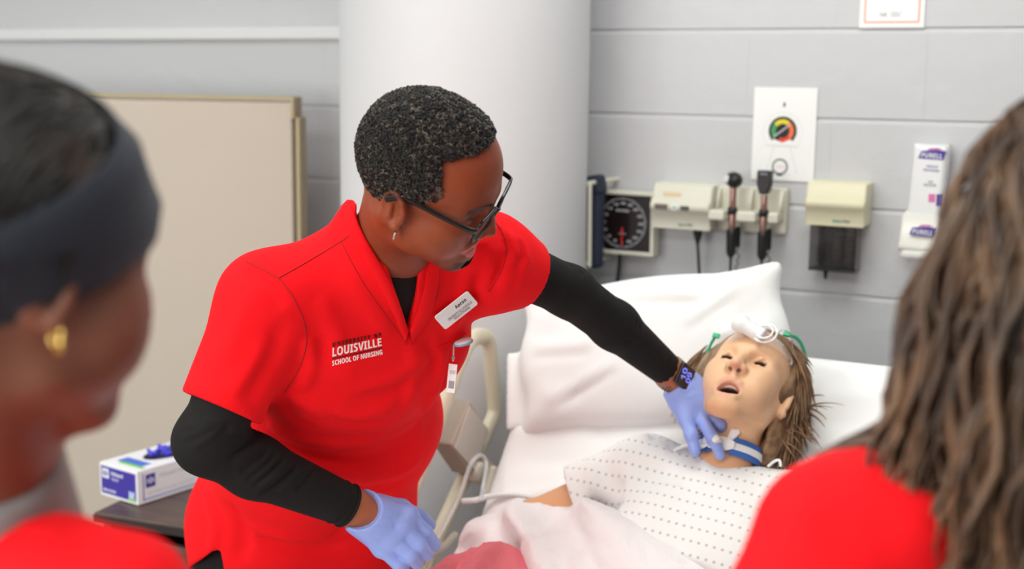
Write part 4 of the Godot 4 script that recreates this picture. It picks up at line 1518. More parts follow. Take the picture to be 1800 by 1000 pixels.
	s.cube(Vector3(0, hinge.y + 0.095, hinge.z + 0.48), Vector3(0.436, 0.080, 0.51), 0.045, 0.10)
	s.xf = I
	var rg := RandomNumberGenerator.new()
	rg.seed = 5
	for q in [[[-0.42, -0.27], [-0.22, -0.235], 0.022, 0.008], [[-0.22, -0.235], [0.0, -0.21], 0.022, 0.006], [[-0.40, -0.33], [-0.15, -0.30], 0.02, -0.005], [[-0.42, -0.20], [-0.2, -0.19], 0.02, 0.005], [[-0.38, -0.42], [-0.2, -0.36], 0.018, 0.006],
			[[0.2, -0.10], [0.42, -0.06], 0.016, 0.006], [[0.18, -0.16], [0.40, -0.12], 0.018, -0.005], [[0.22, -0.22], [0.36, -0.27], 0.022, 0.010], [[0.24, -0.06], [0.43, -0.03], 0.012, 0.005], [[0.20, -0.30], [0.34, -0.20], 0.02, 0.008], [[0.26, -0.33], [0.40, -0.22], 0.018, -0.006]]:
		s.fold(Vector3(q[0][0], q[0][1], 0.0), Vector3(q[1][0], q[1][1], 0.0), q[2], q[3])
	s.egg(Vector3(0.07, -0.20, 0.06), Vector3(0.12, 0.10, 0.045), 0.05, 1)
	t = thing("mattress", "white-sheeted mattress bent up at the head end of the bed", "mattress")
	obj("fitted_sheet", s.nets(base + Vector3(-1.1, hinge.y - 0.05, -0.75), base + Vector3(0.9, 1.30, 1.30), 0.011, 0.02), M.sheet, t)
	# --- pillow
	s = Sdf.new()
	s.xf = I * Transform3D(Basis(Vector3(0, 0, 1), 0.235) * Basis(Vector3(1, 0, 0), 0.24), Vector3(-0.150, -0.060, 0.034))
	s.egg(Vector3(0, 0, 0), Vector3(0.275, 0.145, 0.060), 0.02)
	s.cube(Vector3(0, 0, -0.005), Vector3(0.262, 0.142, 0.020), 0.026, 0.07)
	for q in [[1, 1], [1, -1], [-1, 1], [-1, -1]]:
		s.bone(Vector3(q[0] * 0.20, q[1] * 0.10, 0.0), Vector3(q[0] * 0.268, q[1] * 0.146, 0.008 if q[0] > 0 else -0.004), 0.034, 0.010, 0.05)
	s.cube(Vector3(-0.295, -0.055, -0.012), Vector3(0.028, 0.085, 0.008), 0.007, 0.015)
	for q in [[0.22, 0.12, 0.08, 0.03], [0.20, -0.10, 0.10, -0.05], [-0.20, 0.11, -0.06, 0.05], [-0.22, -0.10, -0.05, -0.03], [-0.1, 0.12, 0.15, 0.09], [-0.25, 0.02, -0.10, 0.01], [0.26, 0.02, 0.14, 0.0]]:
		s.fold(Vector3(q[0], q[1], 0.035), Vector3(q[2], q[3], 0.06), 0.014, 0.006)
		s.fold(Vector3(q[0], q[1] - 0.02, 0.03), Vector3(q[2], q[3] - 0.02, 0.05), 0.012, -0.005)
	var pm := s.nets(s.xf.origin - Vector3(0.42, 0.30, 0.36), s.xf.origin + Vector3(0.42, 0.30, 0.36), 0.008, 0.02)
	tag(obj("pillow", pm, M.sheet), "plump white pillow leaning behind the mannequin's head", "pillow")
	# --- white blanket bunched over the lap, the pink one under its edge
	blanket("blanket", "white flannel blanket pulled up over the mannequin's lap", M.blanket,
		[[-0.42, -0.470, 0.03], [-0.30, -0.445, 0.095], [-0.20, -0.435, 0.125], [-0.12, -0.45, 0.175], [-0.03, -0.475, 0.205], [0.06, -0.52, 0.225], [0.14, -0.555, 0.225], [0.26, -0.60, 0.19], [0.43, -0.60, 0.05]], 0.30, 41)
	pink_blanket()
	# --- clear tube beside the rail
	var tp := []
	for q in [[745, 990, 2.30], [762, 958, 2.42], [792, 905, 2.58], [812, 860, 2.62], [828, 815, 2.64], [845, 800, 2.66], [855, 815, 2.66], [850, 850, 2.62], [845, 880, 2.60]]:
		tp.append(P(q[0], q[1], q[2]))
	var tb := MB.new()
	tb.tube(spline(tp, 6), 0.0042, 10)
	tag(obj("oxygen_tubing", tb, M.clear_tube), "clear plastic tubing looped along the bed rail", "tubing")
	tp = []
	for q in [[742, 1000, 2.16], [748, 985, 2.24], [757, 975, 2.34], [778, 962, 2.44], [800, 940, 2.5]]:
		tp.append(P(q[0], q[1], q[2]))
	tb = MB.new()
	tb.tube(spline(tp, 6), 0.0075, 10)
	tag(obj("grey_cable", tb, mat("grey_green_vinyl", rgb8(168, 165, 148), 0.4)), "short grey cable held under the near gloved hand", "cable")
	tp = []
	for q in [[812, 881, 0.03], [835, 879, 0.025], [858, 873, 0.012], [900, 869, 0.004], [935, 874, 0.0]]:
		tp.append(I * on_bed(q[0], q[1], q[2]))
	tb = MB.new()
	tb.tube(spline(tp, 6), 0.0060, 10)
	tag(obj("white_cord", tb, M.white_plastic), "thin white cord leading from the bed rail under the blanket", "cord")


# cloth that lies on the raised end below an edge given as [x, y, z]; it sags towards the lap and hangs over the left side
func blanket(called: String, label: String, mt: Material, edge: Array, down: float, sd: int) -> void:
	var nz := FastNoiseLite.new()
	nz.seed = sd
	nz.frequency = 1.0
	var rows := []
	var e := []
	for q in edge:
		e.append(Vector3(q[0], q[1], q[2]))
	e = spline(e, 9)
	var n := e.size()
	for a in 46:
		var v := a / 45.0
		var row := PackedVector3Array()
		for b in n:
			var u := float(b) / (n - 1)
			var p: Vector3 = e[b] + Vector3(-0.05 * v, -down * v, 0.0)
			var side := smoothstep(0.22, 0.0, u)
			p.z += 0.03 * sin(v * PI) - 0.02 * v
			# folds run down and to the right from the gathered left part
			var ph := (p.x * 0.8 + p.y * 0.9) * 46.0 + 3.0 * nz.get_noise_2d(p.x * 5.0, p.y * 5.0)
			var amp := 0.016 * exp(-pow((p.x + 0.22) / 0.17, 2.0)) + 0.004
			p.z += amp * sin(ph) + 0.010 * nz.get_noise_2d(p.x * 9.0 + 4.0, p.y * 9.0)
			p.z += 0.035 * exp(-pow((p.x + 0.28) / 0.06, 2.0) - pow((v - 0.22) / 0.16, 2.0))
			p.z += 0.030 * exp(-pow((p.x + 0.19) / 0.05, 2.0) - pow((v - 0.42) / 0.22, 2.0))
			p.z -= side * 0.05 * v
			p.z = maxf(p.z, 0.012)
			if v < 0.06:
				p.z -= 0.012 * (1.0 - v / 0.06)
			row.append(I * p)
		rows.append(row)
	var o := MB.new()
	o.grid(rows)
	var under := []
	for r in rows:
		var row := PackedVector3Array()
		for p in r:
			row.append(p - I.basis.z * 0.007)
		under.append(row)
	o.grid(under)
	for r in [0, rows.size() - 1]:  # hems
		o.grid([rows[r], under[r]])
	tag(obj(called, o, mt), label, "blanket")


func pink_blanket() -> void:
	var nz := FastNoiseLite.new()
	nz.seed = 9
	nz.frequency = 1.0
	var e := []
	for q in [[752, 996, 2.28], [775, 972, 2.30], [815, 958, 2.32], [845, 947, 2.33], [872, 943, 2.34], [900, 955, 2.34], [935, 975, 2.33], [985, 992, 2.31], [1030, 996, 2.29], [1060, 1010, 2.27]]:
		e.append(P(q[0], q[1], q[2]))
	e = spline(e, 8)
	var dn := (W.basis.z * 0.85 + Vector3(0, -0.45, 0)).normalized()
	var rows := []
	for a in 32:
		var v := a / 31.0
		var row := PackedVector3Array()
		for b in e.size():
			var u := float(b) / (e.size() - 1)
			var p: Vector3 = e[b] + dn * 0.30 * v
			var lift := 0.024 * sin(u * 21.0 - v * 3.0 + 1.5 * nz.get_noise_2d(u * 4.0, v * 3.0)) * smoothstep(0.0, 0.35, v) + 0.012 * nz.get_noise_2d(u * 8.0, v * 6.0)
			p += I.basis.z * (lift - 0.02 * pow(1.0 - v, 6.0)) + Vector3(0, -0.12 * v * v, 0)
			row.append(p)
		rows.append(row)
	var o := MB.new()
	o.grid(rows)
	var under := []
	for r in rows:
		var row := PackedVector3Array()
		for p in r:
			row.append(p - I.basis.z * 0.008)
		under.append(row)
	o.grid(under)
	o.grid([rows[0], under[0]])
	tag(obj("pink_blanket", o, M.pink), "salmon pink flannel blanket bunched at the lower edge beside the white one", "blanket")
# ---------------------------------------------------------------- the mannequin in the bed; axes of its head: x its left, y crown, z out of the face
func make_mannequin() -> void:
	var h0 := 0.135
	var eye := on_bed(1302, 630, h0 + 0.08)
	var X := I * Transform3D(Basis(Vector3(0, 0, 1), -0.075) * Basis(Vector3(0, 1, 0), 0.04), Vector3(eye.x, eye.y - 0.022, h0))
	var HR := Transform3D(Basis(Vector3(1, 0, 0), -0.28), Vector3.ZERO)  # the head is tipped back
	var XH := X * HR
	var XI := X.affine_inverse()
	var at := func(px: float, py: float, z: float) -> Vector3: return XI * on_plane(px, py, X * Vector3(0, 0, z), X.basis.z)
	var ath := func(px: float, py: float, z: float) -> Vector3: return XH.affine_inverse() * on_plane(px, py, XH * Vector3(0, 0, z), XH.basis.z)
	var t := thing("mannequin", "patient mannequin with brown wig and open mouth lying in bed in a dotted gown", "mannequin", X)
	# body
	var s := Sdf.new()
	add_head(s, {"fem": 1.0, "jaw": 0.010, "open": 0.024, "hollow_eyes": true, "lip": 1.1, "nose": 1.1})
	s.bone(Vector3(0, -0.055, -0.022), HR.affine_inverse() * Vector3(0, -0.20, -0.045), 0.049, 0.054, 0.03)
	s.bone(HR.affine_inverse() * Vector3(-0.10, -0.215, -0.055), HR.affine_inverse() * Vector3(0.10, -0.215, -0.055), 0.045, 0.045, 0.04)
	var m := s.nets(Vector3(-0.112, -0.205, -0.075), Vector3(0.112, 0.10, 0.125), 0.0023)
	var nz := FastNoiseLite.new()
	nz.frequency = 14.0
	var skin := lin(236, 190, 152)
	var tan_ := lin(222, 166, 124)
	var pink := lin(226, 140, 128)
	paint(m, func(p: Vector3) -> Color:
		var c := skin.lerp(tan_, clampf(0.35 + nz.get_noise_3dv(p) * 0.5, 0, 1) * 0.6)
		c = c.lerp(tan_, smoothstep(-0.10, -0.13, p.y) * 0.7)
		c = c.lerp(lin(232, 168, 146), 0.75 * lips_at(p, 0.024))
		c = c.lerp(pink, 0.7 * exp(-((p - Vector3(0.004, -0.043, 0.104)).length_squared()) / 0.00010))
		for x in [-1.0, 1.0]:
			c = c.lerp(lin(30, 20, 18), smoothstep(0.0795, 0.0765, p.z) * smoothstep(0.0068, 0.0050, absf(p.y + 0.0008)) * smoothstep(0.0125, 0.0105, absf(p.x - x * 0.0315)))
			c = c.lerp(lin(40, 24, 20), 0.8 * smoothstep(0.0050, 0.0038, (p - Vector3(x * 0.0080, -0.0440, 0.0975)).length()))
		var inside := smoothstep(0.078, 0.072, p.z) * smoothstep(0.024, 0.019, absf(p.x)) * smoothstep(0.0155, 0.0115, absf(p.y + 0.0825))
		return c.lerp(lin(46, 18, 14), inside))
	var low := Sdf.new()
	low.xf = Transform3D(Basis(), Vector3(0, -0.012, -0.006))
	low.bone(Vector3(0, -0.15, -0.045), Vector3(0, -0.60, -0.06), 0.060, 0.085, 0.05)
	low.bone(Vector3(-0.15, -0.185, -0.055), Vector3(0.15, -0.185, -0.055), 0.045, 0.045, 0.05)
	low.chain([Vector3(-0.165, -0.185, -0.050), Vector3(-0.345, -0.325, -0.062), Vector3(-0.26, -0.52, -0.06)], [0.043, 0.036, 0.026], 0.02)
	low.chain([Vector3(0.165, -0.185, -0.050), Vector3(0.25, -0.43, -0.085), Vector3(0.20, -0.66, -0.085)], [0.043, 0.036, 0.026], 0.02)
	for x in [-1.0, 1.0]:
		low.chain([Vector3(x * 0.09, -0.60, -0.07), Vector3(x * 0.10, -0.66, -0.04)], [0.075, 0.07], 0.04)
	var lm := low.nets(Vector3(-0.42, -0.80, -0.19), Vector3(0.32, -0.12, 0.06), 0.009)
	paint(lm, func(_p: Vector3) -> Color: return tan_)
	lm.add(m, HR)
	obj("body", lm, mat("simulator_skin", Color.WHITE, 0.5, {"vertex_color_use_as_albedo": true}), t)
	# upper teeth
	var th := MB.new()
	for k in 8:
		var an := (k - 3.5) * 0.24
		th.box(Vector3(0.0050, 0.0075, 0.0035), 0.0014, Transform3D(Basis(Vector3.UP, an), Vector3(sin(an) * 0.021, -0.0682, 0.058 + cos(an) * 0.0215)), 2)
	tag(obj("teeth", th, mat("pale_teeth", rgb8(236, 230, 220), 0.35), t, HR), "")
	# wig
	var rg := RandomNumberGenerator.new()
	rg.seed = 31
	var cap := Sdf.new()
	cap.egg(Vector3(0, 0.038, -0.016), Vector3(0.087, 0.098, 0.101), 0.01)
	cap.egg(Vector3(0.056, -0.035, -0.062), Vector3(0.034, 0.080, 0.042), 0.05)
	cap.egg(Vector3(-0.076, 0.016, -0.032), Vector3(0.036, 0.084, 0.056), 0.05)
	cap.cut(Vector3(0, -0.02, 0.07), 0.16, [[Vector3(0, 0.082, 0.05), Vector3(0, 1, -0.35)], [Vector3(0.060, 0.0, 0.030), Vector3(-0.55, 0, -1).normalized()], [Vector3(0, 0, 0.024), Vector3(0, 0, -1)]], 0.012)
	cap.cut(Vector3(0, -0.06, 0.02), 0.15, [[Vector3(0, -0.055, 0), Vector3(0, 1, 0)], [Vector3(0.058, 0, 0), Vector3(1, 0, 0)], [Vector3(-0.055, 0, 0), Vector3(-1, 0, 0)], [Vector3(0, 0, -0.05), Vector3(0, 0, -1)]], 0.01)
	var wig := cap.nets(Vector3(-0.12, -0.16, -0.13), Vector3(0.12, 0.14, 0.10), 0.005)
	var ear_gap := Vector3(0.084, -0.012, 0.0)
	var hug := [[Vector3(0, 0.038, -0.016), Basis(), Vector3(0.0875, 0.0985, 0.1015)], [Vector3(0.0, -0.05, -0.01), Basis(), Vector3(0.062, 0.07, 0.06)]]
	var grow := func(u: Vector3) -> bool: return u.y > -0.25 and (u.z < 0.45 or (u.y > 0.50 and u.z < 0.84)) and not (absf(u.x) > 0.8 and u.y < 0.1 and u.z > -0.1)
	for r in roots_on(hug[0][0], Basis(), hug[0][2] * 1.01, 900, grow, rg):
		var u: Vector3 = r[2]
		var sx := 1.0 if u.x > -0.28 else -1.0
		# parted above her right temple, swept over to her left and back
		var dir := Vector3(sx * 1.0, -0.35 + 0.2 * rg.randfn(), -0.35 + 0.25 * rg.randfn() - 0.5 * maxf(0.0, u.z))
		dir = (dir - r[1] * dir.dot(r[1])).normalized()
		lock(wig, r[0], dir, 10, rg.randf_range(0.009, 0.0125), hug, Vector3(sx * 0.05, -0.75, -0.65).normalized(), 0.90, 0.0011, rg.randf_range(0.0014, 0.0028), rg, 0.55)
	for k in 60:  # the side that falls past her left ear and jaw
		var p := Vector3(0.074 + rg.randf() * 0.016, 0.045 - rg.randf() * 0.05, -0.032 - rg.randf() * 0.05)
		lock(wig, p, Vector3(0.35 + 0.2 * rg.randfn(), -1, -0.2 + 0.2 * rg.randfn()), 11, rg.randf_range(0.008, 0.0115), [hug[0]], Vector3(-0.05, -0.9, -0.45).normalized(), 0.8, 0.0014, rg.randf_range(0.002, 0.0036), rg, 0.5)
	for k in 44:  # over the upper half of her left ear
		var p := Vector3(0.080 + rg.randf() * 0.010, 0.035 - rg.randf() * 0.03, -0.002 - rg.randf() * 0.03)
		lock(wig, p, Vector3(0.25 + 0.1 * rg.randfn(), -0.8, -0.55 + 0.15 * rg.randfn()), 8, rg.randf_range(0.006, 0.009), [hug[0]], Vector3(0.0, -0.8, -0.6).normalized(), 0.85, 0.001, rg.randf_range(0.0016, 0.003), rg, 0.5)
	for k in 80:  # the side by her right temple and cheek
		var p := Vector3(-0.090 - rg.randf() * 0.022, 0.085 - rg.randf() * 0.06, 0.016 - rg.randf() * 0.045)
		lock(wig, p, Vector3(-0.45 + 0.15 * rg.randfn(), -1, -0.25 + 0.15 * rg.randfn()), 10, rg.randf_range(0.008, 0.0115), [hug[0], [Vector3(-0.076, 0.016, -0.032), Basis(), Vector3(0.037, 0.085, 0.057)]], Vector3(-0.02, -0.9, -0.35).normalized(), 0.86, 0.001, rg.randf_range(0.0016, 0.003), rg, 0.5)
	for k in 5:  # stray ends on the pillow
		var p := Vector3(0.088 + rg.randf() * 0.012, -0.02 - rg.randf() * 0.06, -0.03)
		lock(wig, p, Vector3(1, -0.15 + 0.45 * rg.randfn(), -0.3), 6, rg.randf_range(0.006, 0.011), [], Vector3(0.5, -0.5, -0.6).normalized(), 0.9, 0.001, 0.0012, rg)
	var c1 := lin(128, 96, 68)
	var c2 := lin(176, 140, 104)
	var c3 := lin(92, 66, 48)
	var wn := FastNoiseLite.new()
	wn.frequency = 55.0
	paint(wig, func(p: Vector3) -> Color:
		var a := wn.get_noise_3d(p.x * 1.0, p.y * 0.35, p.z)
		return c1.lerp(c2, clampf(a * 1.4 + 0.2, 0, 1)).lerp(c3, clampf(-a * 1.6, 0, 1)))
	tag(obj("hair", wig, mat("brown_wig_hair", Color.WHITE, 0.42, {"vertex_color_use_as_albedo": true}), t, HR), "brown wig")
	# gown
	s = Sdf.new()
	s.xf = Transform3D(Basis(), Vector3(0, -0.008, -0.005))
	s.bone(Vector3(-0.145, -0.185, -0.050), Vector3(0.145, -0.185, -0.050), 0.062, 0.062, 0.04)
	s.egg(Vector3(0, -0.33, -0.040), Vector3(0.185, 0.185, 0.092), 0.06)
	s.egg(Vector3(-0.07, -0.325, 0.020), Vector3(0.075, 0.08, 0.045), 0.06)
	s.egg(Vector3(0.07, -0.325, 0.020), Vector3(0.075, 0.08, 0.045), 0.06)
	s.egg(Vector3(0, -0.55, -0.030), Vector3(0.185, 0.20, 0.085), 0.08)
	s.bone(Vector3(-0.150, -0.180, -0.045), Vector3(-0.345, -0.318, -0.060), 0.066, 0.064, 0.05)
	s.bone(Vector3(0.150, -0.185, -0.050), Vector3(0.235, -0.39, -0.078), 0.064, 0.062, 0.05)
	s.cut(Vector3(-0.345, -0.318, -0.06), 0.16, [[Vector3(-0.272, -0.262, -0.05), Vector3(0.80, 0.60, 0.0).normalized()]], 0.003)
	s.bone(Vector3(-0.262, -0.258, -0.056), Vector3(-0.38, -0.345, -0.064), 0.050, 0.060, 0.004, 1)
	s.cut(Vector3(0.235, -0.39, -0.078), 0.15, [[Vector3(0.225, -0.37, -0.07), Vector3(-0.38, 0.92, 0.1).normalized()]], 0.003)
	s.bone(Vector3(0, 0.0, -0.005), Vector3(0, -0.098, -0.016), 0.058, 0.060, 0.012, 1)
	for q in [[-0.20, -0.16, -0.13, -0.24, 0.012, 0.007], [-0.23, -0.20, -0.15, -0.27, 0.010, -0.006], [-0.25, -0.19, -0.19, -0.30, 0.012, 0.007], [-0.16, -0.25, -0.08, -0.30, 0.014, 0.006], [-0.19, -0.30, -0.09, -0.26, 0.012, -0.006], [-0.14, -0.17, -0.05, -0.20, 0.010, 0.005], [-0.12, -0.195, -0.02, -0.215, 0.010, -0.004], [0.02, -0.22, 0.14, -0.20, 0.012, 0.004],
			[0.02, -0.40, 0.12, -0.36, 0.016, 0.006], [0.00, -0.42, 0.14, -0.38, 0.014, -0.005], [-0.10, -0.36, 0.02, -0.40, 0.014, 0.005], [-0.14, -0.13, -0.20, -0.15, 0.012, 0.008], [-0.10, -0.145, -0.16, -0.19, 0.010, 0.005]]:
		s.fold(Vector3(q[0], q[1], 0.02), Vector3(q[2], q[3], 0.03), q[4] * 1.5, q[5])
	var gm := s.nets(Vector3(-0.43, -0.83, -0.16), Vector3(0.36, -0.10, 0.10), 0.0055, 0.02)
	var dots := Image.create(112, 194, false, Image.FORMAT_RGB8)
	for y in 194:
		for x in 112:
			var best := 1e9
			for q in [[28, 48.5], [84, 48.5], [0, 145.5], [56, 145.5], [112, 145.5]]:
				best = minf(best, Vector2(x + 0.5 - q[0], y + 0.5 - q[1]).length())
			dots.set_pixel(x, y, rgb8(242, 241, 240).lerp(rgb8(192, 190, 190), smoothstep(11.5, 9.0, best) * (0.65 + 0.35 * smoothstep(3.0, 6.0, best))))
	var gmat := mat("dotted_gown_cotton", Color.WHITE, 0.85, {"albedo_texture": ImageTexture.create_from_image(dots), "uv1_triplanar": true, "uv1_scale": Vector3(1 / 0.0285, 1 / 0.0494, 1 / 0.0285), "uv1_triplanar_sharpness": 4.0})
	tag(obj("gown", gm, gmat, t), "white gown with grey dots")
	var tie := MB.new()
	var kp: Vector3 = at.call(1366, 812, 0.0)
	tie.tube(spline([kp + Vector3(-0.014, -0.012, -0.002), kp + Vector3(-0.004, 0.0, 0.002), kp + Vector3(0.004, 0.003, 0.002), kp + Vector3(0.008, -0.006, -0.002)], 5), 0.0026, 8, false, true, 0.5)
	obj("gown_tie", tie, M.sheet, t)
	# --- oxygen mask pushed up on the forehead
	var mc: Vector3 = ath.call(1326, 602, 0.080)
	var o := thing("oxygen_mask", "clear oxygen mask with green strap pushed up on the mannequin's forehead", "mask", XH * Transform3D(Basis(Vector3(0, 0, 1), 0.04) * Basis(Vector3(1, 0, 0), 0.34), mc))
	var rows := []
	for k in 9:
		var v := k / 8.0
		var row := PackedVector3Array()
		for q in 29:
			var u := q / 28.0 * PI
			var rr := cos(v * PI * 0.5)
			row.append(Vector3(-cos(u) * 0.066 * (0.25 + 0.75 * rr), (sin(u) * 0.036 - 0.012) * (0.3 + 0.7 * rr), 0.026 * sin(v * PI * 0.5) - 0.045 * pow(cos(u), 2.0) * (1.0 - v)))
		rows.append(row)
	var sh := MB.new()
	sh.grid(rows)
	var plastic := mat("clear_mask_plastic", Color(0.92, 0.93, 0.96, 0.22), 0.12, {"transparency": BaseMaterial3D.TRANSPARENCY_ALPHA})
	obj("shell", sh, plastic, o)
	var rimp := []
	for q in 29:
		var u := q / 28.0 * PI
		rimp.append(Vector3(-cos(u) * 0.066, sin(u) * 0.036 - 0.012, -0.045 * pow(cos(u), 2.0)))
	rimp = spline(rimp, 1)
	var rim := MB.new()
	rim.tube(rimp, 0.0020, 8)
	rim.tube(spline([Vector3(-0.066, -0.012, -0.045), Vector3(-0.034, -0.017, -0.010), Vector3(0, -0.018, 0.004), Vector3(0.034, -0.017, -0.010), Vector3(0.066, -0.012, -0.045)], 6), 0.0020, 8)
	obj("rim", rim, mat("milky_rim", Color(0.93, 0.92, 0.95, 0.55), 0.2, {"transparency": BaseMaterial3D.TRANSPARENCY_ALPHA}), o)
	var vv := MB.new()
	vv.lathe([Vector2(0, -0.030), Vector2(0.0115, -0.030), Vector2(0.0125, -0.026), Vector2(0.0115, 0.0), Vector2(0.0145, 0.004), Vector2(0.0145, 0.016), Vector2(0.0120, 0.021), Vector2(0.0085, 0.023), Vector2(0, 0.023)], 24, Transform3D((Basis(Vector3(0, 0, 1), 1.25) * Basis(Vector3(1, 0, 0), 0.2)).scaled(Vector3.ONE * 1.2), Vector3(-0.014, 0.016, 0.028)))
	obj("valve", vv, M.white_plastic, o)
	for k in 2:
		obj("valve_ring", ring([0.0135, 0.020][k], 0.003, 0.004, 32, 0, TAU, Transform3D(Basis(Vector3(1, 0, 0), -0.2), Vector3(0.022, 0.010, 0.030 - k * 0.006))), mat("milky_ring", Color(0.95, 0.95, 0.97, 0.5), 0.2, {"transparency": BaseMaterial3D.TRANSPARENCY_ALPHA}), o)
	var wire := MB.new()
	wire.tube(spline([Vector3(0.034, 0.014, 0.0), Vector3(0.046, 0.032, 0.006), Vector3(0.062, 0.026, -0.004), Vector3(0.068, 0.002, -0.03)], 6), 0.0010, 6)
	obj("nose_clip", wire, M.steel, o)
	var green := mat("green_elastic", rgb8(70, 196, 146), 0.6)
	var pts := [[[1257, 592, 0.044], [1249, 606, 0.034], [1241, 630, 0.020], [1236, 655, 0.006], [1232, 690, -0.03]], [[1381, 589, 0.036], [1397, 592, 0.026], [1408, 603, 0.006], [1415, 622, -0.02], [1417, 640, -0.05]]]
	var oi: Transform3D = o.transform.affine_inverse() * XH
	for q in pts:
		var path := []
		for p in q:
			path.append(oi * ath.call(p[0], p[1], p[2]))
		var st := MB.new()
		st.tube(spline(path, 5), 0.0036, 8, false, true, 0.45)
		obj("strap", st, green, o)
		var tab := MB.new()
		tab.box(Vector3(0.014, 0.010, 0.006), 0.002, Transform3D(Basis(), path[0] + Vector3(0.002, 0.002, 0.002)), 2)
		obj("strap_tab", tab, green, o)
	# --- tracheostomy tie round the neck
	var nk: Vector3 = at.call(1300, 788, 0.012)
	var axis := Vector3(0, 1, 0.16).normalized()
	var cy := Vector3(0, nk.y, -0.022)
	var tr := thing("tracheostomy_tie", "blue padded neck band with white strap and tube flange round the mannequin's neck", "neck band", X * Transform3D(Basis(Vector3(1, 0, 0), 0.14) * Basis(Vector3(0, 0, 1), 0.06), cy))
	var band := func(r: float, hw: float, a0: float, a1: float, th2: float) -> MB:
		var b := MB.new()
		var rws := []
		for k in 7:
			var e := [[0.0, -1.0], [1.0, -1.0], [1.0, 1.0], [0.0, 1.0]]
			rws = []
		for e in [[0.0, -hw], [th2 * 0.7, -hw], [th2, -hw + th2 * 0.6], [th2, hw - th2 * 0.6], [th2 * 0.7, hw], [0.0, hw]]:
			var row := PackedVector3Array()
			for k in 41:
				var an := lerpf(a0, a1, k / 40.0)
				row.append(Vector3(sin(an) * (r + e[0]), e[1], cos(an) * (r + e[0]) * 0.98))
			rws.append(row)
		b.grid(rws)
		return b
	var bluef := mat("blue_foam", rgb8(58, 108, 190), 0.8)
	obj("padding", band.call(0.0555, 0.0165, 0.25, 3.0, 0.0045), bluef, tr)
	obj("padding", band.call(0.0555, 0.0165, -3.0, -0.35, 0.0045), bluef, tr)
	obj("strap", band.call(0.0602, 0.0062, 0.12, 2.2, 0.0025), M.white_plastic, tr)
	obj("strap", band.call(0.0602, 0.0062, -2.2, -0.28, 0.0025), M.white_plastic, tr)
	var flp := Vector3(-0.006, 0.0, 0.058)
	var fl := MB.new()
	fl.prism(PackedVector2Array([Vector2(-0.030, -0.006), Vector2(-0.016, -0.012), Vector2(0.016, -0.012), Vector2(0.030, -0.006), Vector2(0.030, 0.006), Vector2(0.016, 0.013), Vector2(-0.016, 0.013), Vector2(-0.030, 0.006)]), 0.004, 0.0012, Transform3D(Basis(), flp))
	obj("flange", fl, M.white_plastic, tr)
	var st2 := MB.new()
	st2.lathe([Vector2(0, 0.026), Vector2(0.0055, 0.026), Vector2(0.0078, 0.024), Vector2(0.0078, 0.006), Vector2(0.0095, 0.0), Vector2(0, 0)], 20, Transform3D(Basis(Vector3(1, 0, 0), PI / 2), flp + Vector3(0, 0, 0.003)))
	obj("tube_connector", st2, mat("milky_connector", rgb8(232, 226, 226), 0.3), tr)
	var gz := MB.new()
	gz.prism(PackedVector2Array([Vector2(0.012, 0.006), Vector2(0.024, 0.010), Vector2(0.034, 0.026), Vector2(0.030, 0.034), Vector2(0.016, 0.030)]), 0.006, 0.002, Transform3D(Basis(Vector3(0, 1, 0), 0.35), flp + Vector3(0, 0, 0.002)))
	obj("gauze_flap", gz, M.sheet, tr)
	var pl := MB.new()
	pl.tube(spline([flp + Vector3(-0.018, -0.006, 0.006), flp + Vector3(-0.030, -0.014, 0.004), flp + Vector3(-0.058, -0.012, -0.006), flp + Vector3(-0.085, -0.022, -0.022)], 5), 0.0034, 8)
	obj("pilot_line", pl, mat("pilot_vinyl", rgb8(226, 226, 230), 0.3), tr)


# ---------------------------------------------------------------- people
func px_hit(s: Sdf, px: float, py: float) -> Vector3:
	return s.ray(cam_xf.origin + ray_dir(px, py) * 0.6, ray_dir(px, py))


func px_fold(s: Sdf, pts: Array, width: float, amp: float) -> void:  # a crease or ridge of the cloth, along points seen in the photograph, laid onto the body
	var h := []
	for q in pts:
		h.append(px_hit(s, q[0], q[1]))
	if pts.size() > 2:
		h = spline(h, 2)
	for k in h.size() - 1:
		if (h[k] - h[k + 1]).length() > 0.25:
			return
	s.crease(h, width, amp)


# a patch of a surface between four corners (top left, top right, bottom right, bottom left in the photograph) that lettering can be laid on
func patch(s: Sdf, c: Array, nu := 9, nv := 4) -> Array:
	var pts := []
	var nrm := []
	for b in nv:
		var r1 := []
		var r2 := []
		for a in nu:
			var u := a / float(nu - 1)
			var v := b / float(nv - 1)
			var top := Vector2(c[0][0], c[0][1]).lerp(Vector2(c[1][0], c[1][1]), u)
			var bot := Vector2(c[3][0], c[3][1]).lerp(Vector2(c[2][0], c[2][1]), u)
			var p := top.lerp(bot, v)
			var h := px_hit(s, p.x, p.y)
			r1.append(h)
			r2.append(s.normal(h))
		pts.append(r1)
		nrm.append(r2)
	return [pts, nrm]


func on_patch(pt: Array, u: float, v: float, h: float) -> Vector3:
	var nv: int = pt[0].size()
	var nu: int = pt[0][0].size()
	var x := clampf(u, -0.2, 1.2) * (nu - 1)
	var y := clampf(v, -0.2, 1.2) * (nv - 1)
	var i := clampi(int(floor(x)), 0, nu - 2)
	var j := clampi(int(floor(y)), 0, nv - 2)
	x -= i
	y -= j
	var o := Vector3.ZERO
	for q in [[0, 0, (1 - x) * (1 - y)], [1, 0, x * (1 - y)], [0, 1, (1 - x) * y], [1, 1, x * y]]:
		o += (pt[0][j + q[1]][i + q[0]] + pt[1][j + q[1]][i + q[0]] * h) * q[2]
	return o


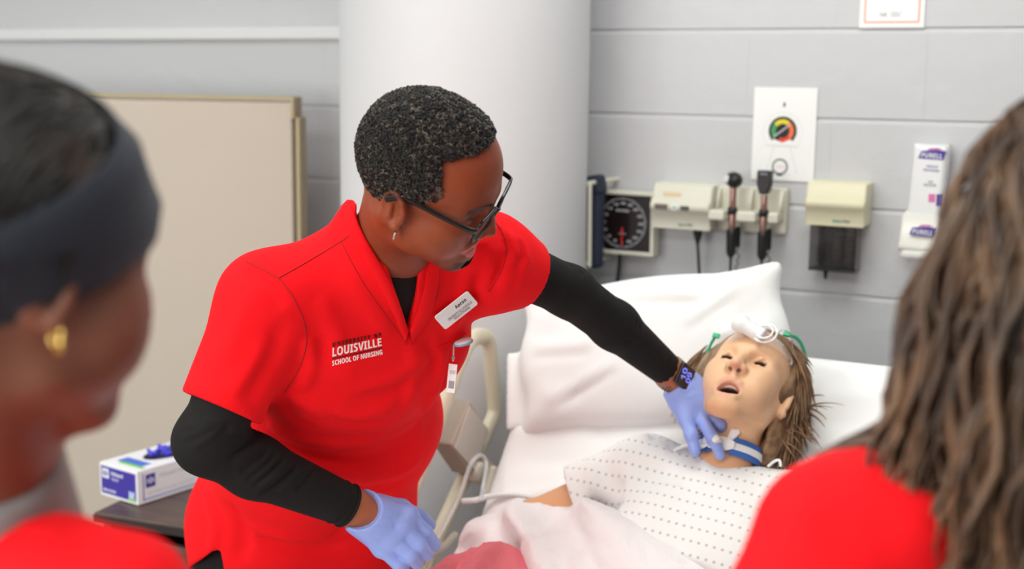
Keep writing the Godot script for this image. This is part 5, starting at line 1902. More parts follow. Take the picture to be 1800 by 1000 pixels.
# lettering over the whole patch
func lay(txt: String, pt: Array, v0: float, v1: float, thick := 0.0009, bold := true, serif := false, u0 := 0.0, u1 := 1.0) -> MB:
	var l := letters(txt, 0.0, 1.0, serif, bold, 0.2)
	var lo := Vector3(1e9, 1e9, 0)
	var hi := -lo
	for p in l.v:
		lo = lo.min(p)
		hi = hi.max(p)
	for k in l.v.size():
		var p := l.v[k]
		l.v[k] = on_patch(pt, lerpf(u0, u1, (p.x - lo.x) / (hi.x - lo.x)), lerpf(v1, v0, (p.y - lo.y) / (hi.y - lo.y)), thick if p.z > 0.0 else -thick * 0.5)
		l.n[k] = Vector3.ZERO
	return l


func bar_on(pt: Array, u0: float, u1: float, v0: float, v1: float, h0: float, h1: float, n := 8) -> MB:  # a thin strip that follows the patch
	var o := MB.new()
	var rows := []
	for e in [[v0, h0], [v0, h1], [v1, h1], [v1, h0]]:
		var row := PackedVector3Array()
		for k in n + 1:
			row.append(on_patch(pt, lerpf(u0, u1, k / float(n)), e[0], e[1]))
		rows.append(row)
	o.grid(rows)
	return o


func line_on(s: Sdf, pts: Array, r: float, lift := 0.0005, n := 4) -> MB:  # a stitched line over a surface
	var h := []
	for q in pts:
		h.append(Vector3(q[0], q[1], 0))
	h = spline(h, n)
	var path := []
	for q in h:
		var p := px_hit(s, q.x, q.y)
		path.append(p + s.normal(p) * lift)
	var o := MB.new()
	o.tube(path, r, 6)
	return o


func band_on(s: Sdf, inner: Array, outer: Array, thick: float, n := 4) -> MB:  # a flat band between two lines over a surface
	var rows := [PackedVector3Array(), PackedVector3Array(), PackedVector3Array(), PackedVector3Array(), PackedVector3Array()]
	var ih := []
	var oh := []
	for q in inner:
		ih.append(Vector3(q[0], q[1], 0))
	for q in outer:
		oh.append(Vector3(q[0], q[1], 0))
	ih = spline(ih, n)
	oh = spline(oh, n)
	for k in ih.size():
		for e in 5:
			var w: float = [0.0, 0.06, 0.5, 0.94, 1.0][e]
			var q: Vector3 = ih[k].lerp(oh[k], w)
			var p := px_hit(s, q.x, q.y)
			rows[e].append(p + s.normal(p) * ([-0.002, thick, thick, thick, -0.002][e]))
	var o := MB.new()
	o.grid(rows)
	return o


# a hand: palm from the wrist to the knuckles and five chains of joints, each [point, radius]
func hand(s: Sdf, wrist: Vector3, wr: float, knuckles: Array, fingers: Array, thumb: Array) -> void:
	for k in knuckles:
		s.bone(wrist.lerp(k[0], 0.12), k[0], wr * 0.74, k[1], 0.016)
	for k in knuckles.size() - 1:
		s.bone(knuckles[k][0], knuckles[k + 1][0], knuckles[k][1] * 0.96, knuckles[k + 1][1] * 0.96, 0.010)
	for f in fingers:
		for k in f.size() - 1:
			s.bone(f[k][0], f[k + 1][0], f[k][1], f[k + 1][1], 0.0035)
	for k in thumb.size() - 1:
		s.bone(thumb[k][0], thumb[k + 1][0], thumb[k][1], thumb[k + 1][1], 0.007)


# the man's trunk as tapered bones, drawn in by k for what he wears underneath
func man_trunk(c: Sdf, sh_r: Vector3, sh_l: Vector3, k: float) -> void:
	c.bone(P(556, 600, 2.06), P(715, 585, 2.145), 0.133 - k, 0.107 - k, 0.05)
	c.bone(P(640, 475, 2.02), P(620, 640, 2.13), 0.078 - k, 0.122 - k, 0.07)
	c.bone(P(520, 760, 2.225), P(652, 735, 2.285), 0.140 - k, 0.113 - k, 0.08)
	c.bone(P(652, 735, 2.285), P(596, 900, 2.46), 0.113 - k, 0.128 - k, 0.06)
	c.bone(P(520, 760, 2.225), P(476, 915, 2.40), 0.136 - k, 0.132 - k, 0.06)
	c.bone(P(468, 925, 2.40), P(590, 910, 2.46), 0.132 - k, 0.130 - k, 0.08)
	c.bone(P(470, 1030, 2.50), P(600, 1010, 2.55), 0.150 - k, 0.140 - k, 0.08)
	c.bone(P(650, 462, 1.985), sh_r, 0.064 - k, 0.068 - k, 0.05)
	c.bone(P(655, 405, 1.935), P(690, 470, 2.0), 0.058 - k, 0.07 - k, 0.04)
	c.bone(P(700, 455, 2.03), sh_l, 0.064 - k, 0.066 - k, 0.05)
	c.bone(P(740, 500, 2.07), P(850, 480, 2.09), 0.07 - k, 0.06 - k, 0.05)


func make_man() -> void:
	var t := thing("person", "man in red scrubs bending over the bed, blue glove on the mannequin's neck", "person", Transform3D(Basis(), P(560, 960, 2.5) * Vector3(1, 0, 1)))
	var back := t.transform.affine_inverse()
	# --- bones, by where they are seen
	var sh_r := P(472, 530, 1.94)
	var sh_l := P(858, 455, 2.08)
	var el_r := P(365, 775, 1.92)
	var wr_r := P(614, 890, 2.05)
	var el_l := P(1000, 512, 2.20)
	var wr_l := P(1172, 650, 2.375)
	var HX := cam_xf * Transform3D(Basis(Vector3(0.35033387, 0.56620603, -0.74610784), Vector3(0.31200347, 0.68054767, 0.66295453), Vector3(0.8831308, -0.46504366, 0.06176065)), Vector3(-0.11505, 0.14842, -1.812))
	var HI := HX.affine_inverse()
	# --- skin: head and neck, then the rest under the clothes
	var s := Sdf.new()
	s.xf = HX
	add_head(s, {"lip": 1.45, "nose": 1.22, "open": 0.004})
	for x in [-1.0, 1.0]:  # a fuller face
		s.ball(Vector3(x * 0.046, -0.048, 0.040), 0.027, 0.03)
	s.ball(Vector3(0, -0.100, 0.070), 0.021, 0.02)
	s.bone(Vector3(0, -0.085, 0.045), Vector3(0, -0.070, 0.0), 0.028, 0.04, 0.03)
	s.xf = Transform3D()
	var neck0 := HX * Vector3(0, -0.045, -0.026)
	var neck1 := P(683, 434, 1.975)
	s.bone(neck0, neck1, 0.057, 0.056, 0.03)
	s.bone(neck1, P(655, 520, 2.09), 0.054, 0.045, 0.04)
	s.bone(HX * Vector3(-0.055, -0.045, -0.03), P(724, 452, 1.95), 0.012, 0.013, 0.03)
	var hc := HX.origin
	var m := s.nets(hc - Vector3(0.19, 0.23, 0.17), hc + Vector3(0.15, 0.145, 0.17), 0.0025)
	var base := lin(136, 66, 40)
	var warm := lin(148, 73, 45)
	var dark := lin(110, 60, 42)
	var nz := FastNoiseLite.new()
	nz.frequency = 18.0
	paint(m, func(w: Vector3) -> Color:
		var p := HI * w
		var c := base.lerp(warm, clampf(0.5 + nz.get_noise_3dv(p), 0, 1))
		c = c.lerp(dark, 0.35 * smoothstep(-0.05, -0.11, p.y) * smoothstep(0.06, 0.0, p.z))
		var beard := smoothstep(0.062, 0.075, p.z) * smoothstep(-0.090, -0.095, p.y) * smoothstep(0.034, 0.026, absf(p.x))
		var tache := smoothstep(0.070, 0.078, p.z) * smoothstep(-0.052, -0.055, p.y) * smoothstep(-0.0605, -0.057, p.y) * smoothstep(0.030, 0.024, absf(p.x))
		c = c.lerp(lin(26, 18, 15), maxf(beard * 0.9, tache * 0.55))
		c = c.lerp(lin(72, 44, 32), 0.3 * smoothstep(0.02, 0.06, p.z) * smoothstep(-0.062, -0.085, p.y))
		c = c.lerp(lin(206, 122, 120), 0.95 * lips_at(p, 0.004))
		for x in [-1.0, 1.0]:
			var br := (p - Vector3(x * 0.033, 0.0225 - 6.0 * pow(absf(p.x) - 0.028, 2.0), 0.08))
			c = c.lerp(lin(28, 20, 17), 0.9 * smoothstep(0.0065, 0.0040, absf(br.y)) * smoothstep(0.024, 0.019, absf(br.x)) * smoothstep(0.05, 0.06, p.z))
			var e := p - Vector3(x * 0.031, -0.001, 0.0825)
			c = c.lerp(lin(40, 26, 22), 0.85 * smoothstep(0.0042, 0.0028, absf(e.y - 0.0005)) * smoothstep(0.012, 0.010, absf(e.x)) * smoothstep(0.066, 0.072, p.z))
		# shaved fade under the hair
		var side := minf(p.y - 0.021 - 0.6 * (p.z - 0.002), (p.y - 0.021 - 1.3 * (p.z - 0.002)) * 0.6 + 0.004)
		var front := maxf(p.y - 0.102 - 0.38 * (p.z - 0.058), 0.019 + 0.48 * (0.087 - p.y) - p.z)
		c = c.lerp(lin(40, 30, 26), 0.75 * smoothstep(-0.014, 0.012, side) * smoothstep(-0.001, 0.002, front) * smoothstep(-0.13, -0.09, p.z - 0.0))
		return c)
	var b := Sdf.new()
	b.bone(P(655, 490, 2.04), P(620, 620, 2.17), 0.055, 0.08, 0.05)
	b.bone(P(580, 640, 2.15), P(680, 620, 2.20), 0.075, 0.07, 0.06)
	b.bone(P(600, 620, 2.18), P(545, 940, 2.48), 0.075, 0.075, 0.06)
	b.bone(P(490, 960, 2.48), P(610, 960, 2.54), 0.07, 0.07, 0.06)
	b.chain([P(640, 470, 2.0), sh_r, el_r, wr_r, P(676, 918, 2.072)], [0.05, 0.042, 0.036, 0.0285, 0.0285], 0.02)
	b.chain([P(680, 460, 2.02), sh_l, el_l, wr_l, P(1200, 684, 2.397)], [0.05, 0.042, 0.035, 0.0268, 0.026], 0.02)
	var foot_r: Vector3 = P(470, 960, 2.47) * Vector3(1, 0, 1)
	var foot_l: Vector3 = P(600, 960, 2.56) * Vector3(1, 0, 1)
	for q in [[P(490, 960, 2.46), foot_r], [P(600, 960, 2.52), foot_l]]:
		b.chain([q[0], (q[0] + q[1]) * 0.5 + Vector3(0, 0.07, 0) + Vector3(0.02, 0, 0.03), q[1] + Vector3(0, 0.10, 0)], [0.070, 0.050, 0.036], 0.03)
	var bm := b.nets(t.transform.origin + Vector3(-0.60, 0.05, -0.40), t.transform.origin + Vector3(0.95, 1.60, 0.75), 0.010)
	paint(bm, func(w: Vector3) -> Color: return lin(168, 98, 66).lerp(lin(178, 106, 72), clampf(0.5 + nz.get_noise_3dv(w * 0.6), 0, 1)))
	m.add(bm)
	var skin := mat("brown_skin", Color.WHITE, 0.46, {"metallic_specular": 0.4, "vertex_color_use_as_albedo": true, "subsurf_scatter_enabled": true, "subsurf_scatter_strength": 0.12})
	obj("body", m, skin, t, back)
	# --- hair: close cap and small coils
	var cap := Sdf.new()
	cap.xf = HX
	cap.egg(Vector3(0, 0.0325, -0.0135), Vector3(0.0805, 0.0965, 0.1005), 0.01)
	cap.egg(Vector3(0, 0.040, 0.024), Vector3(0.064, 0.069, 0.056), 0.03)
	cap.cut(Vector3(0, 0.0, 0.07), 0.17, [[Vector3(0, 0.102, 0.058), Vector3(0, 0.935, -0.355)], [Vector3(0, 0.087, 0.019), Vector3(0, -0.43, -0.9)]], 0.003)
	cap.cut(Vector3(0, -0.06, -0.02), 0.20, [[Vector3(0, 0.008, 0.002), Vector3(0, 0.857, -0.514)], [Vector3(0, 0.004, 0.006), Vector3(0, 0.61, -0.79)]], 0.012)
	cap.bump = FastNoiseLite.new()
	cap.bump.seed = 4
	cap.bump.frequency = 62.0
	cap.bump_amp = 0.0020
	var hm := cap.nets(hc - Vector3(0.14, 0.14, 0.15), hc + Vector3(0.14, 0.145, 0.15), 0.0028)
	var n2 := FastNoiseLite.new()
	n2.frequency = 120.0
	paint(hm, func(w: Vector3) -> Color:
		var p := HI * w
		var side := minf(p.y - 0.014 - 0.6 * (p.z - 0.002), (p.y - 0.017 - 1.3 * (p.z - 0.002)) * 0.6)
		return lin(92, 60, 44).lerp(lin(32, 27, 26), smoothstep(-0.012, 0.022, side + 0.010 * n2.get_noise_3dv(p))).lerp(lin(84, 68, 60), 0.35 * smoothstep(0.15, 0.6, n2.get_noise_3dv(p * 1.3))))
	var hair := obj("hair", hm, mat("black_hair", Color.WHITE, 0.5, {"vertex_color_use_as_albedo": true}), t, back)
	var coil := MB.new()
	var cp := []
	for k in 9:
		var an := TAU * k / 7.0
		cp.append(Vector3(cos(an) * 0.0019, k * 0.00028, sin(an) * 0.0019))
	coil.tube(cp, 0.00055, 4, false, false)
	var rg := RandomNumberGenerator.new()
	rg.seed = 12
	var mm := MultiMesh.new()
	mm.transform_format = MultiMesh.TRANSFORM_3D
	mm.use_colors = true
	mm.mesh = coil.mesh()
	var spots := []
	var tries := 0
	while spots.size() < 12500 and tries < 60000:
		tries += 1
		var w: Vector3 = hm.v[rg.randi() % hm.v.size()]
		var p := HI * w
		var side := minf(p.y - 0.014 - 0.6 * (p.z - 0.002), (p.y - 0.017 - 1.3 * (p.z - 0.002)) * 0.6)
		var front := maxf(p.y - 0.102 - 0.38 * (p.z - 0.058), 0.019 + 0.48 * (0.087 - p.y) - p.z)
		if side > -0.016 + 0.034 * pow(rg.randf(), 1.5) and front > 0.0008:
			spots.append([p, HI.basis * cap.normal(w)])
	mm.instance_count = spots.size()
	for k in spots.size():
		var nn: Vector3 = spots[k][1]
		var ax := nn.cross(Vector3(0.3, 0.5, 0.8)).normalized()
		var bs := Basis(ax, nn, ax.cross(nn)) * Basis(Vector3(rg.randfn(), rg.randfn(), rg.randfn()).normalized(), rg.randf() * 1.1) * Basis(Vector3.UP, rg.randf() * TAU)
		mm.set_instance_transform(k, Transform3D(bs.scaled(Vector3.ONE * rg.randf_range(0.7, 1.4)), spots[k][0] + nn * 0.0004))
		mm.set_instance_color(k, lin(26, 22, 21) if rg.randf() < 0.89 else lin(112, 98, 86))
	var mi := MultiMeshInstance3D.new()
	mi.name = "hair_coils"
	mi.multimesh = mm
	mi.material_override = mat("black_hair_coil", Color.WHITE, 0.34, {"vertex_color_use_as_albedo": true})
	hair.add_child(mi)
	mi.transform = HX
	tag(mi, "", "", "", "stuff")
	var th := MB.new()
	for k in 8:
		var an := (k - 3.5) * 0.22
		th.box(Vector3(0.0052, 0.0080, 0.0035), 0.0014, Transform3D(Basis(Vector3.UP, an), Vector3(sin(an) * 0.022, -0.0715, 0.0625 + cos(an) * 0.0220)), 2)
	obj("teeth", th, mat("white_teeth", rgb8(240, 234, 226), 0.3), t, back * HX)
	# small beard under the lip and on the chin
	var gt := Sdf.new()
	gt.xf = HX
	gt.egg(Vector3(0, -0.1010, 0.0835), Vector3(0.0225, 0.0165, 0.0155), 0.004)
	gt.bump = cap.bump
	gt.bump_amp = 0.0022
	obj("beard", gt.nets(hc - Vector3(0.13, 0.16, 0.14), hc + Vector3(0.13, 0.1, 0.14), 0.0026), mat("black_beard", rgb8(16, 12, 11), 0.9, {"metallic_specular": 0.15}), t, back)
	var er := MB.new()
	var hoop := []
	for k in 20:
		var an := TAU * k / 20.0
		hoop.append(Vector3(-0.0885 - 0.0042 * cos(an), -0.0470 + 0.0068 * sin(an), -0.001 + 0.001 * cos(an)))
	er.tube(hoop, 0.0013, 8, true)
	obj("earring", er, M.steel, t, back * HX)
	# --- black undershirt
	var u := Sdf.new()
	man_trunk(u, sh_r, sh_l, 0.0085)
	u.cut(P(540, 900, 2.4), 0.4, [[P(560, 760, 2.2), cam_dir(0, 1, 0.2)]], 0.003)
	u.bone(neck0, P(703, 412, 1.93), 0.064, 0.0600, 0.004, 1)
	u.bone(P(632, 372, 1.93), P(672, 410, 1.95), 0.058, 0.05, 0.004, 1)
	var um := u.nets(P(500, 950, 2.3) - Vector3(0.10, 0.08, 0.18), P(900, 380, 2.0) + Vector3(0.05, 0.06, 0.30), 0.007, 0.01)
	# its sleeves, wrinkled along the forearm and bunched at the elbow
	var ar := Sdf.new()
	ar.chain([sh_r, P(402, 690, 1.905), el_r, P(448, 820, 1.965), wr_r], [0.046, 0.0450, 0.0485, 0.0460, 0.0335], 0.02)
	var al := Sdf.new()
	al.chain([sh_l, P(905, 470, 2.12), el_l, P(1080, 572, 2.285), wr_l], [0.050, 0.0465, 0.0425, 0.0415, 0.0305], 0.02)
	for q in [[[454, 765], [401, 804]], [[475, 786], [422, 832]], [[503, 800], [443, 856]], [[524, 818], [454, 870]], [[552, 825], [520, 862]], [[448, 752], [392, 780]], [[488, 792], [432, 846]]]:
		px_fold(ar, [q[0], [(q[0][0] + q[1][0]) * 0.5 + 3, (q[0][1] + q[1][1]) * 0.5 + 4], q[1]], 0.0044, -0.0062)
	for q in [[[326, 712], [416, 741]], [[318, 730], [400, 744]], [[316, 750], [372, 745]], [[320, 770], [382, 745]], [[334, 790], [394, 748]], [[462, 775], [412, 815]], [[514, 808], [448, 864]], [[536, 822], [484, 868]], [[490, 892], [590, 908]], [[440, 742], [400, 756]]]:
		px_fold(ar, [q[0], [(q[0][0] + q[1][0]) * 0.5, (q[0][1] + q[1][1]) * 0.5 + 2], q[1]], 0.0055, 0.0056)
	for q in [[[1003, 464], [990, 520]], [[1012, 466], [999, 524]], [[1022, 476], [1008, 530]], [[1120, 562], [1092, 605]], [[1126, 566], [1100, 608]]]:
		px_fold(al, q, 0.0042, -0.0056)
	for q in [[[998, 460], [985, 520]], [[1008, 464], [994, 524]], [[1018, 470], [1004, 528]], [[1028, 482], [1014, 535]], [[1096, 545], [1050, 590]], [[1168, 625], [1150, 655]]]:
		px_fold(al, q, 0.0046, 0.0050)
	ar.cut(wr_r, 0.12, [[P(613, 890, 2.047), -(wr_r - P(448, 820, 1.965)).normalized()]], 0.001)
	al.cut(wr_l, 0.10, [[P(1173, 651, 2.377), -(wr_l - P(1080, 572, 2.285)).normalized()]], 0.001)
	um.add(ar.nets(P(300, 940, 2.0) - Vector3(0.04, 0.06, 0.16), P(640, 640, 1.9) + Vector3(0.06, 0.06, 0.14), 0.0030))
	um.add(al.nets(P(880, 690, 2.3) - Vector3(0.06, 0.06, 0.22), P(1195, 420, 2.2) + Vector3(0.05, 0.05, 0.24), 0.0033))
	obj("undershirt", um, M.black_cloth, t, back)
	# cuff seams
	var cuff := func(a: Vector3, dir: Vector3, r: float) -> MB:
		var o := MB.new()
		var sd := dir.cross(Vector3.UP).normalized()
		var sw := dir.cross(sd).normalized()
		var path := []
		for k in 28:
			var an := TAU * k / 28
			var d := sd * cos(an) + sw * sin(an)
			path.append(ar.ray(a + d * 0.09, -d, 0.2) + d * 0.0004)
		o.tube(path, r, 6, true)
		return o
	obj("cuff_edge", cuff.call(P(611, 889, 2.045), (wr_r - el_r).normalized(), 0.0026), M.black_cloth, t, back)
	obj("cuff_seam", cuff.call(P(596, 884, 2.035), (wr_r - el_r).normalized(), 0.0011), M.black_cloth, t, back)
	# --- scrub top
	var c := Sdf.new()
	man_trunk(c, sh_r, sh_l, 0.0)
	c.bone(sh_r, P(378, 742, 1.905), 0.071, 0.0615, 0.04)
	c.bone(sh_l, P(945, 489, 2.14), 0.068, 0.0530, 0.04)
	# hems of the sleeves and of the shirt, the neck opening and the side slit
	var rdir := (P(384, 720, 1.905) - sh_r).normalized()
	c.cut(P(384, 730, 1.905), 0.13, [[P(387, 716, 1.905), -rdir]], 0.002)
	var ldir := (P(932, 484, 2.135) - sh_l).normalized()
	c.cut(P(940, 488, 2.14), 0.11, [[P(926, 482, 2.13), -ldir]], 0.002)
	c.cut(P(540, 1060, 2.5), 0.5, [[P(540, 1040, 2.45), Vector3(0, 1, 0)]], 0.003)
	c.cut(P(395, 990, 2.3), 0.16, [[P(346, 990, 2.3), cam_dir(-0.62, 0.78, 0)], [P(397, 957, 2.3), cam_dir(0.42, 0.92, 0.0) * Vector3(1, 1, 1)], [P(397, 957, 2.3), cam_dir(1, 0.08, 0)]], 0.003)
	var base_c := c.every.duplicate()
	# the V: two planes that meet at its point, open towards the neck
	var apex := px_hit(c, 718, 590)
	var vl := px_hit(c, 640, 372)
	var vr := px_hit(c, 738, 452)
	var into := (cam_xf.basis.z * 0.85 + cam_xf.basis.x * 0.35 - cam_xf.basis.y * 0.15).normalized()
	var n1 := (vl - apex).cross(into).normalized()
	var n2b := (vr - apex).cross(into).normalized()
	var mid := (vl + vr) * 0.5
	if (mid - apex).dot(n1) > 0.0:
		n1 = -n1
	if (mid - apex).dot(n2b) > 0.0:
		n2b = -n2b
	c.cut(P(700, 470, 1.93), 0.155, [[apex, n1], [apex, n2b], [P(640, 400, 2.02), -into]], 0.003)
	c.bone(neck0, neck0.lerp(neck1, 0.55), 0.0605, 0.0605, 0.006, 1)
	# folds of the cloth
	for q in [[[[470, 742], [540, 772], [640, 775], [735, 735]], 0.016, 0.010], [[[468, 765], [540, 800], [650, 808], [735, 775]], 0.015, -0.008], [[[520, 800], [600, 835], [690, 832], [740, 800]], 0.018, 0.010], [[[560, 845], [640, 862], [710, 850]], 0.014, -0.008],
			[[[480, 700], [520, 740], [560, 752]], 0.012, -0.010], [[[500, 690], [560, 722], [640, 730], [700, 705]], 0.014, 0.007], [[[535, 660], [600, 690], [680, 690], [770, 640]], 0.018, -0.006], [[[600, 690], [690, 665], [780, 600]], 0.014, 0.006],
			[[[720, 600], [725, 660], [715, 720]], 0.014, 0.006], [[[745, 590], [765, 640], [760, 690]], 0.012, -0.006], [[[560, 520], [585, 570], [600, 620]], 0.018, 0.005], [[[600, 460], [650, 540], [690, 590]], 0.016, 0.004], [[[540, 590], [548, 640], [530, 690]], 0.012, 0.008],
			[[[455, 500], [420, 570], [385, 650]], 0.020, 0.004], [[[500, 560], [470, 640], [430, 715]], 0.018, -0.006], [[[480, 590], [440, 650], [400, 700]], 0.015, 0.004], [[[430, 470], [470, 500], [500, 545]], 0.014, -0.004],
			[[[873, 400], [890, 440], [860, 515]], 0.009, -0.007], [[[885, 402], [905, 445], [880, 518]], 0.010, 0.006], [[[905, 412], [925, 455], [905, 510]], 0.010, 0.005], [[[858, 392], [862, 440], [838, 515]], 0.012, 0.006], [[[915, 420], [920, 450], [900, 480]], 0.008, -0.005], [[[846, 430], [850, 480], [820, 540]], 0.011, -0.008],
			[[[820, 470], [812, 530], [795, 590]], 0.012, 0.006], [[[780, 610], [760, 690], [745, 760]], 0.014, 0.006], [[[795, 600], [775, 690], [752, 780]], 0.010, -0.006], [[[600, 930], [660, 915], [715, 870]], 0.016, 0.007], [[[400, 880], [430, 930], [420, 990]], 0.016, -0.008], [[[360, 860], [380, 920], [370, 970]], 0.014, 0.007], [[[430, 910], [500, 940], [590, 935]], 0.016, 0.008], [[[450, 940], [520, 968], [610, 960]], 0.015, -0.007], [[[560, 720], [620, 745], [690, 738]], 0.010, -0.006]]:
		px_fold(c, q[0], q[1] * 0.85, q[2] * 1.35)
	var cm := c.nets(P(320, 1010, 2.3) - Vector3(0.13, 0.22, 0.30), P(960, 330, 2.0) + Vector3(0.12, 0.10, 0.30), 0.0047, 0.012)
	var top := obj("scrub_top", cm, M.red, t, back)
	# seams, neck band, lettering
	var flat := c
	var seam: Material = M.seam
	for q in [[[489, 489], [540, 460], [585, 433], [613, 415]], [[433, 459], [459, 472], [489, 489], [507, 511], [522, 537], [535, 570], [538, 604], [527, 644], [500, 690]], [[868, 388], [884, 410], [891, 440], [880, 480], [858, 512]]]:
		obj("seam", line_on(flat, q, 0.0009), seam, top)
	for q in [[[600, 425], [640, 500], [690, 570], [716, 606]], [[773, 470], [768, 520], [748, 560], [722, 606]]]:
		obj("stitch_line", line_on(flat, q, 0.0006), seam, top)
	var whole := c.every
	c.every = base_c
	var nb1 := band_on(c, [[614, 352], [640, 415], [690, 500], [717, 578]], [[600, 366], [622, 424], [672, 512], [711, 600]], 0.0030)
	nb1.add(band_on(c, [[750, 462], [747, 500], [735, 545], [719, 580]], [[772, 470], [768, 512], [752, 560], [722, 604]], 0.0034))
	c.every = whole
	obj("neck_band", nb1, M.red, top)
	var pt := patch(c, [[585, 601], [669, 584], [672, 622], [584, 642]], 11, 5)
	var white_thread := mat("white_thread", rgb8(245, 235, 235), 0.7)
	var dark_thread := mat("black_thread", rgb8(52, 14, 20), 0.7)
	obj("lettering", lay("U N I V E R S I T Y   O F", pt, 0.02, 0.19, 0.0018, false), dark_thread, top)
	obj("lettering", lay("LOUISVILLE", pt, 0.25, 0.63, 0.0010, true, false), white_thread, top)
	obj("rule", bar_on(pt, 0.0, 1.0, 0.70, 0.735, -0.0005, 0.0010), dark_thread, top)
	obj("lettering", lay("SCHOOL OF NURSING", pt, 0.80, 1.02, 0.0009, true), white_thread, top)
	# pocket edge over the badge reel
	obj("pocket_edge", line_on(c, [[768, 612], [795, 600], [818, 586]], 0.0016), M.red, top)
	# --- trousers and shoes
	var tr := Sdf.new()
	tr.bone(P(485, 950, 2.45), P(610, 950, 2.52), 0.125, 0.120, 0.06)
	for q in [[P(440, 975, 2.42), foot_r], [P(610, 975, 2.53), foot_l]]:
		tr.chain([q[0], (q[0] + q[1]) * 0.5 + Vector3(0.02, 0.07, 0.03), q[1] + Vector3(0, 0.045, 0)], [0.110, 0.085, 0.070], 0.04)
	tr.cut(t.transform.origin, 0.6, [[t.transform.origin + Vector3(0, 0.035, 0), Vector3(0, 1, 0)]], 0.003)
	obj("trousers", tr.nets(t.transform.origin + Vector3(-0.40, 0.0, -0.40), t.transform.origin + Vector3(0.40, 1.02, 0.45), 0.011), M.black_cloth, t, back)
	for f in [foot_r, foot_l]:
		var so := Sdf.new()
		var fw := (W.basis.x * 0.8 + W.basis.z * 0.6).normalized()
		so.bone(f + Vector3(0, 0.045, 0) - fw * 0.06, f + Vector3(0, 0.038, 0) + fw * 0.14, 0.046, 0.038, 0.03)
		so.bone(f + Vector3(0, 0.05, 0) - fw * 0.05, f + Vector3(0, 0.08, 0) - fw * 0.04, 0.045, 0.045, 0.03)
		so.cut(f, 0.3, [[f + Vector3(0, 0.001, 0), Vector3(0, 1, 0)]], 0.003)
		obj("shoe", so.nets(f - Vector3(0.25, 0.02, 0.25), f + Vector3(0.25, 0.15, 0.25), 0.008), M.black, t, back)
	# --- gloved hands
	var g := Sdf.new()
	g.chain([P(630, 897, 2.052), P(655, 912, 2.062)], [0.0345, 0.034], 0.02)
	hand(g, P(636, 900, 2.055), 0.037,
		[[P(717, 906, 2.075), 0.0170], [P(706, 927, 2.060), 0.0170], [P(690, 947, 2.055), 0.0165], [P(671, 963, 2.060), 0.0150]],
		[[[P(717, 906, 2.072), 0.0132], [P(748, 936, 2.078), 0.0122], [P(764, 958, 2.100), 0.0108]],
			[[P(706, 927, 2.058), 0.0134], [P(737, 957, 2.058), 0.0126], [P(751, 974, 2.085), 0.0110]],
			[[P(690, 947, 2.052), 0.0130], [P(721, 977, 2.050), 0.0122], [P(733, 990, 2.080), 0.0108]],
			[[P(671, 963, 2.056), 0.0122], [P(702, 993, 2.056), 0.0112], [P(713, 1005, 2.085), 0.0098]]],
		[[P(664, 884, 2.085), 0.016], [P(706, 892, 2.110), 0.0135], [P(738, 908, 2.122), 0.0115], [P(756, 923, 2.130), 0.0098]])
	g.cut(P(618, 890, 2.05), 0.06, [[P(622, 900, 2.045), (P(614, 890, 2.05) - P(690, 926, 2.06)).normalized() * -1.0]], 0.002)
	g.ball(P(626, 886, 2.020), 0.0415, 0.002, 1)
	for q in [[[668, 893], [690, 886]], [[664, 905], [692, 900]], [[660, 916], [690, 914]], [[655, 926], [682, 926]]]:
		px_fold(g, q, 0.0035, 0.0016)
	for q in [[[700, 905], [716, 903]], [[690, 925], [704, 924]], [[640, 945], [665, 962]], [[648, 938], [676, 955]]]:
		px_fold(g, q, 0.0030, -0.0014)
	var gm := g.nets(P(690, 930, 2.08) - Vector3(0.13, 0.13, 0.12), P(690, 930, 2.08) + Vector3(0.12, 0.12, 0.12), 0.0027)
	var gr := obj("glove", gm, M.glove, t, back)
	# rolled edge of the cuff
	var edge := func(gs: Sdf, a: Vector3, dir: Vector3, r: float) -> MB:
		var o := MB.new()
		var sd := dir.cross(Vector3.UP).normalized()
		var sw := dir.cross(sd).normalized()
		var path := []
		for k in 36:
			var an := TAU * k / 36
			var d := sd * cos(an) + sw * sin(an)
			path.append(gs.ray(a + d * 0.08, -d, 0.16))
		o.tube(path, r, 6, true)
		return o
	g = Sdf.new()
	# left hand: two fingers on the neck flange, the others folded
	var kn := [[P(1222, 728, 2.385), 0.0150], [P(1244, 724, 2.378), 0.0155], [P(1258, 714, 2.385), 0.0150], [P(1264, 698, 2.395), 0.0140]]
	hand(g, P(1196, 678, 2.398), 0.035, kn,
		[[[P(1230, 732, 2.372), 0.0125], [P(1252, 768, 2.335), 0.0115], [P(1266, 799, 2.330), 0.0098]],
			[[P(1246, 726, 2.378), 0.0120], [P(1267, 746, 2.358), 0.0112], [P(1272, 760, 2.372), 0.0100]],
			[[P(1258, 714, 2.385), 0.0115], [P(1271, 736, 2.385), 0.0105], [P(1262, 752, 2.410), 0.0095]],
			[[P(1264, 698, 2.395), 0.0105], [P(1271, 716, 2.400), 0.0095], [P(1260, 730, 2.420), 0.0088]]],
		[[P(1194, 706, 2.390), 0.0165], [P(1206, 738, 2.366), 0.0135], [P(1215, 765, 2.350), 0.0118], [P(1222, 793, 2.342), 0.0100]])
	g.bone(P(1192, 672, 2.396), P(1215, 705, 2.392), 0.033, 0.036, 0.02)
	g.cut(P(1186, 664, 2.39), 0.06, [[P(1192, 673, 2.39), (P(1236, 728, 2.39) - P(1180, 660, 2.385)).normalized()]], 0.002)
	for q in [[[1200, 690], [1222, 676]], [[1206, 700], [1228, 690]], [[1232, 740], [1252, 736]]]:
		px_fold(g, q, 0.0035, 0.0014)
